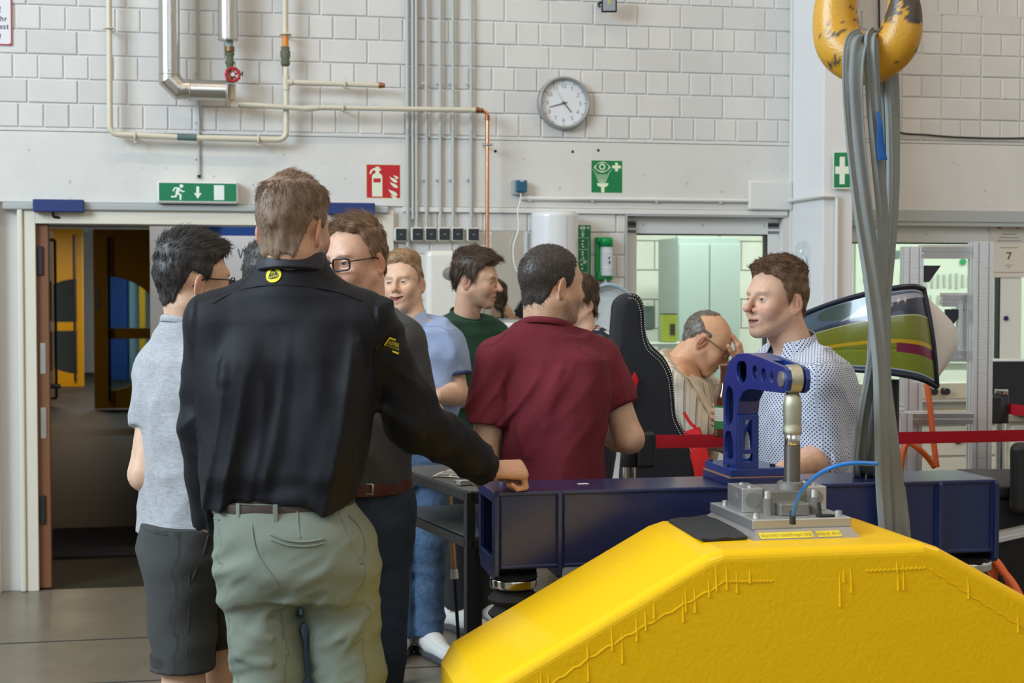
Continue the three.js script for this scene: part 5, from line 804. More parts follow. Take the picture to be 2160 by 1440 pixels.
{ // aluminium frame carrying the screen
  const t = thing('simulator_rig', 'slotted aluminium profile frame behind the curved screen', 'frame', [0, 0, 0]);
  const D = 6.45, put = (px, y0, y1, w, n, d = D) => { const p = at(px, 700, d); part(t, 'upright', [profile(y1 - y0, w, n).rotateY(-YAW).translate(p.x, y0, p.z)], profileMat); return p; };
  const ya = at(1920, 520, D).y, yb = at(2067, 511, D).y, a = put(1922, 0, ya, 0.08, 2, 6.45), b = put(2067, 0, yb, 0.084, 2, 6.4);
  const bar = (px0, px1, py, w, n, d0, d1 = d0) => { const p = at(px0, py, d0), q = at(px1, py, d1), L = p.distanceTo(q), g = profile(L, w, n), qn = new THREE.Quaternion().setFromUnitVectors(V(0, 1, 0), q.clone().sub(p).normalize()); g.applyQuaternion(qn); part(t, 'crossbar', [g.translate(p.x, p.y, p.z)], profileMat); };
  bar(1940, 2048, 531, 0.05, 1, 6.43); bar(1985, 2050, 632, 0.05, 1, 6.5); bar(1990, 2046, 748, 0.05, 1, 6.5); bar(1905, 2050, 880, 0.045, 1, 6.35); bar(1790, 1905, 862, 0.045, 1, 6.35); put(2030, at(2030, 755, 6.5).y, at(2030, 620, 6.5).y, 0.045, 1, 6.5); put(1911, 0.0, at(1911, 870, 6.3).y, 0.05, 1, 6.3);
  const g1 = at(1948, 560, 6.43); part(t, 'corner_plate', [poly([[-0.03, -0.07], [0.0, -0.07], [0.05, 0.0], [-0.03, 0.0]], 0.02).rotateY(-YAW).translate(g1.x + 0.02, g1.y, g1.z)], M.black); const g2 = at(1998, 652, 6.5); part(t, 'corner_plate', [poly([[-0.03, -0.07], [0.0, -0.07], [0.05, 0.0], [-0.03, 0.0]], 0.02).rotateY(-YAW).translate(g2.x + 0.02, g2.y, g2.z)], M.black);
  for (const [px, py, sx, sy] of [[2024, 650, -1, -1], [2024, 735, -1, 1], [2000, 738, 1, 1]]) { const k = at(px, py, 6.5); part(t, 'gusset', [poly([[0, 0], [sx * 0.035, 0], [0, sy * 0.06]], 0.012).rotateY(-YAW).translate(k.x, k.y, k.z)], profileMat); }
  for (const p of [a, b]) part(t, 'foot', [box(0.09, 0.02, 0.09, p.x, 0.01, p.z, 0.004)], M.black);
}
{ // curved screen showing a close view of a green and yellow car
  const t = thing('curved_screen', 'curved display showing a green and yellow car body', 'screen'), W = 1024, H = 720;
  const img = canvasTex(W, H, (c) => {
    c.fillStyle = '#8f9a2e'; c.fillRect(0, 0, W, H); c.fillStyle = '#54738d'; c.fillRect(0, 30, W, 230); c.strokeStyle = '#2b3c4d'; c.lineWidth = 3; for (let i = -8; i < 34; i++) { c.beginPath(); c.moveTo(i * 16, 40); c.lineTo(i * 16 + 120, 230); c.stroke(); c.beginPath(); c.moveTo(i * 16 + 120, 40); c.lineTo(i * 16, 230); c.stroke(); } c.fillRect(0, 30, 0, 0); c.fillStyle = '#2a3444'; c.fillRect(76, 40, 10, 200);
    c.fillStyle = '#2d4a44'; c.beginPath(); c.ellipse(330, 110, 110, 80, 0, 0, 7); c.fill(); c.fillStyle = '#c6c4d2'; c.beginPath(); c.moveTo(330, 220); c.lineTo(480, 90); c.lineTo(620, 60); c.lineTo(1024, 40); c.lineTo(1024, 240); c.lineTo(330, 230); c.fill(); c.fillStyle = '#3b4152'; c.beginPath(); c.moveTo(520, 130); c.lineTo(1024, 60); c.lineTo(1024, 200); c.lineTo(520, 200); c.fill();
    c.fillStyle = '#29344a'; c.beginPath(); c.moveTo(0, 290); c.quadraticCurveTo(420, 170, 1024, 160); c.lineTo(1024, 214); c.quadraticCurveTo(420, 214, 0, 330); c.fill(); c.strokeStyle = '#d7cfa0'; c.lineWidth = 9; c.beginPath(); c.moveTo(0, 332); c.quadraticCurveTo(420, 224, 1024, 214); c.stroke();
    c.fillStyle = '#8a8f2b'; c.beginPath(); c.moveTo(0, 336); c.quadraticCurveTo(420, 230, 1024, 220); c.lineTo(1024, 470); c.lineTo(0, 500); c.fill(); c.fillStyle = '#6f7a1f'; c.fillRect(0, 500, W, 10);
    c.fillStyle = '#e0b61e'; c.beginPath(); c.moveTo(230, 470); c.quadraticCurveTo(400, 420, 1024, 420); c.lineTo(1024, 452); c.quadraticCurveTo(400, 456, 260, 500); c.fill(); c.fillStyle = '#3a3f2a'; c.beginPath(); c.ellipse(210, 505, 80, 22, -0.3, 0, 7); c.fill();
    c.fillStyle = '#a3aa31'; c.fillRect(0, 524, W, 150); c.fillStyle = '#8b1c4c'; c.fillRect(640, 456, W - 640, 78); c.fillStyle = '#93a033'; c.fillRect(0, 534, W, 140); c.fillStyle = '#c9cfd8'; c.fillRect(0, 674, W, 12); c.fillStyle = '#3d5a73'; c.fillRect(0, 686, W, 34); c.fillStyle = '#141a28'; c.fillRect(0, 0, W, 14); c.fillStyle = '#c9c4d0'; c.fillRect(0, 14, W, 20);
  });
  // grid between the upper and the lower edge
  const topE = [[1640, 690, 5.9], [1715, 655, 5.75], [1800, 627, 5.62], [1880, 609, 5.56], [1925, 604, 5.57], [1948, 610, 5.62]], botE = [[1650, 760, 5.9], [1720, 772, 5.75], [1800, 779, 5.62], [1880, 786, 5.56], [1940, 798, 5.57], [1976, 815, 5.62]];
  const A = spline(topE.map((p) => at(...p)), 40), B = spline(botE.map((p) => at(...p)), 40), pos = [], uv = [], idx = [], NV = 12, out = V(-0.2, 0, 1).normalize();
  for (let j = 0; j <= NV; j++) for (let i = 0; i <= 40; i++) { const v = j / NV, p = B[i].clone().lerp(A[i], v).addScaledVector(out, 0.03 * Math.sin(Math.PI * v)); pos.push(p.x, p.y, p.z); uv.push(i / 40, v); }
  for (let j = 0; j < NV; j++) for (let i = 0; i < 40; i++) { const a = j * 41 + i, b = a + 41; idx.push(a, a + 1, b, b, a + 1, b + 1); }
  const g = new THREE.BufferGeometry(); g.setAttribute('position', new THREE.Float32BufferAttribute(pos, 3)); g.setAttribute('uv', new THREE.Float32BufferAttribute(uv, 2)); g.setIndex(idx); g.computeVertexNormals();
  part(t, 'screen_picture', g, phy({ map: img, emissiveMap: img, emissive: rgb(1, 1, 1), emissiveIntensity: 0.12, color: rgb(0.42, 0.42, 0.42), roughness: 0.3, side: THREE.DoubleSide, clearcoat: 0.6, clearcoatRoughness: 0.08 }));
  const back = g.clone(); back.translate(-out.x * 0.012, 0, -out.z * 0.012); part(t, 'screen_back', back, std({ color: rgb(0.02, 0.02, 0.025), roughness: 0.6, side: THREE.DoubleSide }));
  const edge = [...A, ...Array.from({ length: 13 }, (_, j) => B[40].clone().lerp(A[40], 1 - j / 12).addScaledVector(out, 0.03 * Math.sin(Math.PI * j / 12))), ...B.slice().reverse()]; part(t, 'bezel', [sweep(edge, 0.011, 8)], std({ color: rgb(0.01, 0.016, 0.03), roughness: 0.4 }));
  // white shell behind the right end
  const sh = [], si = []; const n1 = 16, n2 = 12; for (let j = 0; j <= n2; j++) for (let i = 0; i <= n1; i++) { const v = j / n2, u = i / n1, e = B[40].clone().lerp(A[40], v), bul = Math.sin(Math.PI * clamp01(v * 0.96 + 0.02)), p = e.clone().add(V(0.2 * bul * Math.sin(u * 1.57), 0, -0.32 * (1 - Math.cos(u * 1.57)) * 0.9 - 0.01).applyAxisAngle(V(0, 1, 0), -YAW * 0.5)); sh.push(p.x, p.y, p.z); } function clamp01(v) { return Math.min(1, Math.max(0, v)); }
  for (let j = 0; j < n2; j++) for (let i = 0; i < n1; i++) { const a = j * (n1 + 1) + i, b = a + n1 + 1; si.push(a, a + 1, b, b, a + 1, b + 1); }
  const sg = new THREE.BufferGeometry(); sg.setAttribute('position', new THREE.Float32BufferAttribute(sh, 3)); sg.setIndex(si); sg.computeVertexNormals(); boxUV(sg); part(t, 'rear_shell', sg, phy({ color: rgb(0.72, 0.68, 0.66), roughness: 0.3, side: THREE.DoubleSide, clearcoat: 0.3 }), 'white glossy rear shell');
  const m = at(1880, 800, 5.75); part(t, 'stand', [rodGeo(V(m.x, 0, m.z), V(m.x, m.y, m.z), 0.03, 0.03, 16), box(0.3, 0.02, 0.3, m.x, 0.01, m.z, 0.005)], M.black);
}
{ // cables and hoses, bench, monitor, boxes at the right
  const org = std({ color: rgb(0.62, 0.10, 0.015), roughness: 0.45 });
  const h = (label, pts, r, cat = 'hose') => { const t = thing('orange_hose', label, cat); part(t, 'tube', [sweep(spline(pts.map((p) => at(...p)), 40), r, 12)], org); return t; };
  h('orange hose hanging behind the aluminium crossbar', [[1955, 808, 6.3], [1962, 860, 6.28], [1968, 920, 6.26], [1976, 985, 6.25]], 0.012); h('curved orange hose meeting the hanging one at its red end', [[1908, 1424, 6.12], [1902, 1180, 6.12], [1904, 960, 6.12], [1915, 934, 6.12], [1935, 944, 6.12], [1956, 964, 6.14], [1971, 984, 6.16]], 0.012);
  h('thick orange hose leaving the floor below the beam end', [[2080, 1566, 5.2], [2082, 1320, 5.2], [2096, 1182, 5.2], [2120, 1210, 5.15], [2142, 1240, 5.1], [2178, 1330, 5.0], [2186, 1600, 5.0]], 0.014); h('second orange hose looping beside the black equipment case', [[2090, 1530, 5.4], [2092, 1260, 5.4], [2104, 1190, 5.37], [2128, 1225, 5.3], [2150, 1280, 5.2], [2162, 1360, 5.15], [2166, 1570, 5.15]], 0.014);
  const cr = std({ color: rgb(0.62, 0.58, 0.48), roughness: 0.5, bumpMap: B_PAINT, bumpScale: 0.0004 }), Z = 0.34, x0 = CX1 + 0.25, bt = thing('laboratory_bench', 'cream cupboard bench with drawers along the wall behind the rig', 'bench');
  part(bt, 'carcass', [span(x0, 7.5, 0.06, 0.84, 0.02, Z + 0.22, 0.004)], cr); part(bt, 'worktop', [span(x0 - 0.02, 7.52, 0.84, 0.875, 0.01, Z + 0.26, 0.006)], std({ color: rgb(0.42, 0.36, 0.26), roughness: 0.5 })); part(bt, 'plinth', [span(x0, 7.5, 0, 0.06, 0.04, Z + 0.18)], M.blackMatte);
  for (let i = 0; i < 5; i++) { const a = x0 + 0.03 + i * 0.62; for (const [ya, yb] of [[0.66, 0.82], [0.4, 0.645], [0.09, 0.385]]) { const d = part(bt, 'drawer', [span(a, a + 0.58, ya, yb, Z + 0.215, Z + 0.235, 0.004)], cr); part(d, 'handle', [box(0.03, 0.03, 0.02, a + 0.29, (ya + yb) / 2, Z + 0.245, 0.004)], M.black); } }
  const wb = at(1990, 850, 7.6); const pw = thing('wall_trunking', 'cream socket trunking with plugs above the bench', 'trunking', [0, 0, 0]); part(pw, 'duct', [span(x0, 7.5, 0.93, 1.02, 0.0, 0.06, 0.004)], cr); for (const px of [1965, 1990]) { const p = onZ(px, 850, 0.06); part(pw, 'plug', [new THREE.CylinderGeometry(0.02, 0.02, 0.05, 16).rotateX(Math.PI / 2).translate(p.x, 0.975, 0.08)], M.black); }
  const mo = at(2150, 815, 8.25), mt = thing('monitor', 'black computer monitor seen before the right window', 'monitor', [mo.x, 0, mo.z], -YAW); part(mt, 'panel', [box(0.46, 0.28, 0.03, 0.08, mo.y, 0, 0.006)], M.blackMatte); part(mt, 'top_edge', [box(0.46, 0.014, 0.034, 0.08, mo.y + 0.144, 0, 0.003)], M.trim); part(mt, 'stand', [box(0.05, mo.y - 0.875, 0.03, 0.08, (mo.y + 0.875) / 2, -0.03, 0.005), box(0.2, 0.012, 0.16, 0.08, 0.881, -0.03, 0.003)], M.black);
  const cs = at(2150, 1130, 5.6), ct = thing('equipment_case', 'black equipment case behind the beam end', 'case', [cs.x + 0.16, 0, cs.z - 0.1], -YAW); part(ct, 'body', [box(0.52, 0.80, 0.5, 0, 0.40, 0, 0.02)], M.blackMatte); part(ct, 'lid', [box(0.54, 0.05, 0.52, 0, 0.825, 0, 0.015)], M.black);
  const ch = at(2165, 1010, 5.4), co = thing('office_chair', 'black chair back beside the equipment case', 'chair', [ch.x + 0.1, 0, ch.z], -YAW); part(co, 'backrest', [box(0.3, 0.26, 0.06, 0, ch.y, 0, 0.05)], M.black); part(co, 'stem', [rodGeo(V(0.05, 0.85, 0), V(0.05, ch.y, 0), 0.015)], M.black);
  const pr = at(2125, 1135, 5.35), pf = thing('profile_offcut', 'short aluminium profile lying slanted on the black case', 'profile', pr, -YAW); part(pf, 'bar', [profile(0.16, 0.035, 1).rotateZ(-1.35).translate(-0.06, 0, 0)], profileMat);
  // notice sheet with the number on the right window mullion, held by red magnets
  const zN = -0.055, a = onZ(2088, 468, zN), b = onZ(2172, 585, zN), w = b.x - a.x, hh = a.y - b.y, nt = thing('notice_sheet', 'paper notice with a large 7 held by two red magnets', 'notice', [(a.x + b.x) / 2, (a.y + b.y) / 2, zN]);
  part(nt, 'sheet', [box(w, hh, 0.002, 0, 0, 0)], std({ color: rgb(0.7, 0.68, 0.64), roughness: 0.7 }));
  part(nt, 'print', new THREE.PlaneGeometry(w, hh).translate(0, 0, 0.0016), std({ roughness: 0.7, map: canvasTex(256, 352, (c, W, H) => { c.fillStyle = '#d6cfc4'; c.fillRect(0, 0, W, H); c.fillStyle = '#4d463f'; c.textAlign = 'center'; c.font = 'bold 66px sans-serif'; c.fillText('7', 122, 238); c.fillStyle = '#8a8279'; for (const [y, l] of [[74, 90], [96, 130], [116, 150], [160, 110], [272, 40], [286, 20], [318, 190]]) c.fillRect(122 - l / 2, y, l, 5); }) }));
  for (const px of [2107, 2145]) { const m = onZ(px, 477, zN); part(nt, 'magnet', [new THREE.CylinderGeometry(0.014, 0.014, 0.012, 24).rotateX(Math.PI / 2).translate(m.x - nt.position.x, m.y - nt.position.y, 0.006)], std({ color: rgb(0.35, 0.006, 0.02), roughness: 0.4 })); }
  { const m = onZ(2122, 671, zN); solo('blue_magnet', [new THREE.CylinderGeometry(0.014, 0.014, 0.012, 24).rotateX(Math.PI / 2)], std({ color: rgb(0.01, 0.02, 0.12), roughness: 0.4 }), 'dark blue round magnet on the window mullion', 'magnet', m); }
}
{ // laboratory contents behind the glass
  const box3 = (name, label, cat, px0, py0, px1, py1, z, d, m) => { const a = onZ(px0, py0, z), b = onZ(px1, py1, z); return [a, b, thing(name, label, cat, [(a.x + b.x) / 2, b.y, z])]; };
  { const [a, b, t] = box3('steel_cabinet', 'tall grey-blue steel cabinet inside the laboratory', 'cabinet', 1430, 500, 1560, 800, -2.6); const w = b.x - a.x, h = a.y; t.position.y = 0; part(t, 'body', [box(w, h, 0.5, 0, h / 2, -0.25, 0.006)], std({ color: rgb(0.34, 0.40, 0.40), roughness: 0.45 })); for (const s of [-1, 1]) { const d = part(t, 'door', [box(w / 2 - 0.01, h - 0.1, 0.015, s * w / 4, h / 2, 0.008, 0.003)], std({ color: rgb(0.37, 0.43, 0.43), roughness: 0.45 })); part(d, 'handle', [box(0.015, 0.12, 0.02, s * 0.04, h * 0.55, 0.022, 0.004)], M.steel); } }
  { const [a, b, t] = box3('wall_plate', 'dark grey notice plate on the laboratory blocks', 'plate', 1358, 645, 1380, 692, -3.56); part(t, 'plate', [box(b.x - a.x, a.y - b.y, 0.012, 0, (a.y - b.y) / 2, 0, 0.002)], std({ color: rgb(0.10, 0.13, 0.12), roughness: 0.5 })); }
  { const [a, b, t] = box3('test_instrument', 'yellow-green instrument standing on the laboratory shelf', 'instrument', 1402, 662, 1429, 722, -2.2); const w = b.x - a.x, h = a.y - b.y; part(t, 'body', [box(w, h, 0.12, 0, h / 2, -0.06, 0.01)], std({ color: rgb(0.34, 0.38, 0.02), roughness: 0.45 })); part(t, 'display', [box(w * 0.4, h * 0.4, 0.004, 0.01, h * 0.45, 0.002, 0.001)], M.black); part(t, 'top_edge', [box(w, 0.008, 0.12, 0, h, -0.06, 0.002)], M.black);
    const s = thing('laboratory_shelf', 'grey steel shelf carrying the yellow-green instrument', 'shelf', [t.position.x, 0, -2.26]); part(s, 'board', [box(0.7, 0.02, 0.35, 0, t.position.y - 0.011, 0, 0.003)], M.trimGrey); for (const u of [-0.33, 0.33]) part(s, 'leg', [box(0.03, t.position.y - 0.02, 0.03, u, (t.position.y - 0.02) / 2, 0, 0.003)], M.trimGrey); }
  const R = rng(44), bd = onZ(1960, 520, -3.5); const pb = thing('tool_board', 'white pegboard with rows of hanging hooks inside the laboratory', 'board', [onZ(2030, 560, -3.55).x, 1.2, -3.56]);
  part(pb, 'panel', [box(1.9, 1.2, 0.02, 0, 0.35, 0, 0.004)], std({ color: rgb(0.66, 0.70, 0.62), roughness: 0.5 }));
  for (let i = 0; i < 16; i++) part(pb, 'hook_tool', [box(0.018, 0.09 + R() * 0.05, 0.016, -0.55 + i * 0.055, 0.44, 0.02, 0.004)], M.trimGrey); for (let i = 0; i < 12; i++) part(pb, 'hook_tool', [box(0.016, 0.06 + R() * 0.04, 0.016, -0.5 + i * 0.07, 0.28, 0.02, 0.004)], M.trimGrey);
  part(pb, 'display', [box(0.11, 0.06, 0.02, -0.62, 0.66, 0.02, 0.004)], std({ color: rgb(0.15, 0.2, 0.22), roughness: 0.3 })); for (const [x, y, c] of [[-0.42, 0.64, [0.5, 0.02, 0.03]], [0.0, 0.6, [0.0, 0.3, 0.1]], [-0.86, 0.45, [0.0, 0.25, 0.45]], [-0.86, 0.12, [0.0, 0.25, 0.15]], [0.22, 0.2, [0.02, 0.05, 0.05]]]) part(pb, 'knob', [new THREE.CylinderGeometry(0.026, 0.026, 0.02, 20).rotateX(Math.PI / 2).translate(x, y, 0.02)], std({ color: rgb(...c), roughness: 0.4 }));
}
// ---------------------------------------------------------------- figures: signed-distance bodies meshed by surface nets
const smin = (a, b, k) => { const h = k - Math.abs(a - b); return h > 0 ? mn(a, b) - h * h / (4 * k) : mn(a, b); };
const smax = (a, b, k) => -smin(-a, -b, k);
function cap(a, b, ra, rb = ra) {
  const ax = a.x, ay = a.y, az = a.z, bx = b.x - ax, by = b.y - ay, bz = b.z - az, L = 1 / mx(1e-9, bx * bx + by * by + bz * bz), dr = rb - ra;
  return (x, y, z) => { x -= ax; y -= ay; z -= az; const t = clamp((x * bx + y * by + z * bz) * L, 0, 1), dx = x - bx * t, dy = y - by * t, dz = z - bz * t; return sq(dx * dx + dy * dy + dz * dz) - ra - dr * t; };
}
function ell(cx, cy, cz, rx, ry, rz) { return (x, y, z) => { x -= cx; y -= cy; z -= cz; const a = x / rx, b = y / ry, c = z / rz, k0 = sq(a * a + b * b + c * c), p = a / rx, q = b / ry, r = c / rz, k1 = sq(p * p + q * q + r * r); return k1 < 1e-9 ? -mn(rx, ry, rz) : k0 * (k0 - 1) / k1; }; }
function U(list, k) { return (x, y, z) => { let d = list[0](x, y, z); for (let i = 1; i < list.length; i++) d = smin(d, list[i](x, y, z), k); return d; }; }
function stack(rows, yaw = 0, ox = 0, oz = 0, e = 2.3) {                     // rows: [y, cx, cz, half width, half depth] in the torso's own turned frame
  const c = Math.cos(yaw), s = Math.sin(yaw), n = rows.length, lo = rows[0][0], hi = rows[n - 1][0];
  return (x, y, z) => {
    x -= ox; z -= oz; const lx = c * x - s * z, lz = s * x + c * z; const yy = clamp(y, lo, hi); let i = 0; while (i < n - 2 && yy > rows[i + 1][0]) i++;
    const A = rows[i], B = rows[i + 1], t0 = (yy - A[0]) / (B[0] - A[0]), t = t0 * t0 * (3 - 2 * t0) * 0.5 + t0 * 0.5;
    const a = A[3] + (B[3] - A[3]) * t, b = A[4] + (B[4] - A[4]) * t, u = Math.abs(lx - A[1] - (B[1] - A[1]) * t) / a, v = Math.abs(lz - A[2] - (B[2] - A[2]) * t) / b;
    const k = Math.pow(Math.pow(u, e) + Math.pow(v, e), 1 / e), d = (k - 1) * mn(a, b), o = mx(lo - y, y - hi);
    return o > 0 ? (d > 0 ? sq(d * d + o * o) : o) : d;
  };
}
function meshSDF(fn, lo, hi, c, color, slack = 0.014) {
  const nx = Math.ceil((hi[0] - lo[0]) / c) + 1, ny = Math.ceil((hi[1] - lo[1]) / c) + 1, nz = Math.ceil((hi[2] - lo[2]) / c) + 1, val = new Float32Array(nx * ny * nz).fill(1), BK = 6, far = BK * c * 0.88 + slack;
  for (let k = 0; k < nz; k += BK) for (let j = 0; j < ny; j += BK) for (let i = 0; i < nx; i += BK) {
    const d0 = fn(lo[0] + (i + BK / 2 - 0.5) * c, lo[1] + (j + BK / 2 - 0.5) * c, lo[2] + (k + BK / 2 - 0.5) * c), skip = Math.abs(d0) > far;
    if (skip && d0 > 0) continue;
    for (let kk = k; kk < mn(k + BK, nz); kk++) for (let jj = j; jj < mn(j + BK, ny); jj++) for (let ii = i; ii < mn(i + BK, nx); ii++) val[(kk * ny + jj) * nx + ii] = skip ? -1 : fn(lo[0] + ii * c, lo[1] + jj * c, lo[2] + kk * c);
  }
  for (let k = 0; k < nz; k++) for (let j = 0; j < ny; j++) for (let i = 0; i < nx; i++) if (!i || !j || !k || i === nx - 1 || j === ny - 1 || k === nz - 1) { const q = (k * ny + j) * nx + i; if (val[q] < 0.0005) val[q] = 0.0005; }   // close at the grid's border
  const idx = new Int32Array(nx * ny * nz).fill(-1), pos = [], tri = [], X = 1, Y = nx, Z = nx * ny, E = [[0, X], [0, Y], [0, Z], [X, X + Y], [X, X + Z], [Y, X + Y], [Y, Y + Z], [Z, X + Z], [Z, Y + Z], [X + Y, X + Y + Z], [X + Z, X + Y + Z], [Y + Z, X + Y + Z]];
  const off = (o) => { const k = o >= Z ? 1 : 0; o -= k * Z; const j = o >= Y ? 1 : 0; return [o - j * Y, j, k]; }, EO = E.map(([a, b]) => [off(a), off(b)]);
  for (let k = 0; k < nz - 1; k++) for (let j = 0; j < ny - 1; j++) for (let i = 0; i < nx - 1; i++) {
    const q = (k * ny + j) * nx + i, s0 = val[q] < 0; let mixed = false;
    if ((val[q + X] < 0) !== s0 || (val[q + Y] < 0) !== s0 || (val[q + Z] < 0) !== s0 || (val[q + X + Y] < 0) !== s0 || (val[q + X + Z] < 0) !== s0 || (val[q + Y + Z] < 0) !== s0 || (val[q + X + Y + Z] < 0) !== s0) mixed = true;
    if (!mixed) continue; let x = 0, y = 0, z = 0, n = 0;
    for (let e = 0; e < 12; e++) { const va = val[q + E[e][0]], vb = val[q + E[e][1]]; if ((va < 0) === (vb < 0)) continue; const t = va / (va - vb), A = EO[e][0], B = EO[e][1]; x += A[0] + (B[0] - A[0]) * t; y += A[1] + (B[1] - A[1]) * t; z += A[2] + (B[2] - A[2]) * t; n++; }
    idx[q] = pos.length / 3; pos.push(lo[0] + (i + x / n) * c, lo[1] + (j + y / n) * c, lo[2] + (k + z / n) * c);
  }
  for (let k = 1; k < nz - 1; k++) for (let j = 1; j < ny - 1; j++) for (let i = 1; i < nx - 1; i++) {
    const q = (k * ny + j) * nx + i, a = val[q] < 0;
    for (const [o, u, v] of [[X, Y, Z], [Y, Z, X], [Z, X, Y]]) { if ((val[q + o] < 0) === a) continue; const A = idx[q], B = idx[q - u], C = idx[q - u - v], D = idx[q - v]; if (A < 0 || B < 0 || C < 0 || D < 0) continue; if (a) tri.push(A, B, C, A, C, D); else tri.push(A, C, B, A, D, C); }
  }
  const g = new THREE.BufferGeometry(); g.setAttribute('position', new THREE.Float32BufferAttribute(pos, 3)); g.setIndex(tri); g.computeVertexNormals();
  if (color) { const cl = new Float32Array(pos.length); for (let i = 0; i < pos.length; i += 3) { const r = color(pos[i], pos[i + 1], pos[i + 2]); cl[i] = r[0]; cl[i + 1] = r[1]; cl[i + 2] = r[2]; } g.setAttribute('color', new THREE.BufferAttribute(cl, 3)); }
  return g;
}
const tint = (g, c) => { const n = g.attributes.position.count, a = new Float32Array(n * 3); for (let i = 0; i < n; i++) { a[3 * i] = c[0]; a[3 * i + 1] = c[1]; a[3 * i + 2] = c[2]; } g.setAttribute('color', new THREE.BufferAttribute(a, 3)); return g; };
function turnedUV(g, ang) { const q = g.clone().rotateY(ang); boxUV(q); g.setAttribute('uv', q.attributes.uv); return g; }   // uv in the wearer's own axes

const SKIN = phy({ color: 0xffffff, vertexColors: true, roughness: 0.52, sheen: 0.25, sheenRoughness: 0.5, sheenColor: rgb(0.9, 0.5, 0.4), bumpMap: B_FINE, bumpScale: 0.0004 });
const hairMat = (rough = 0.5) => std({ color: 0xffffff, vertexColors: true, roughness: rough });
const HAIR = hairMat(0.5);

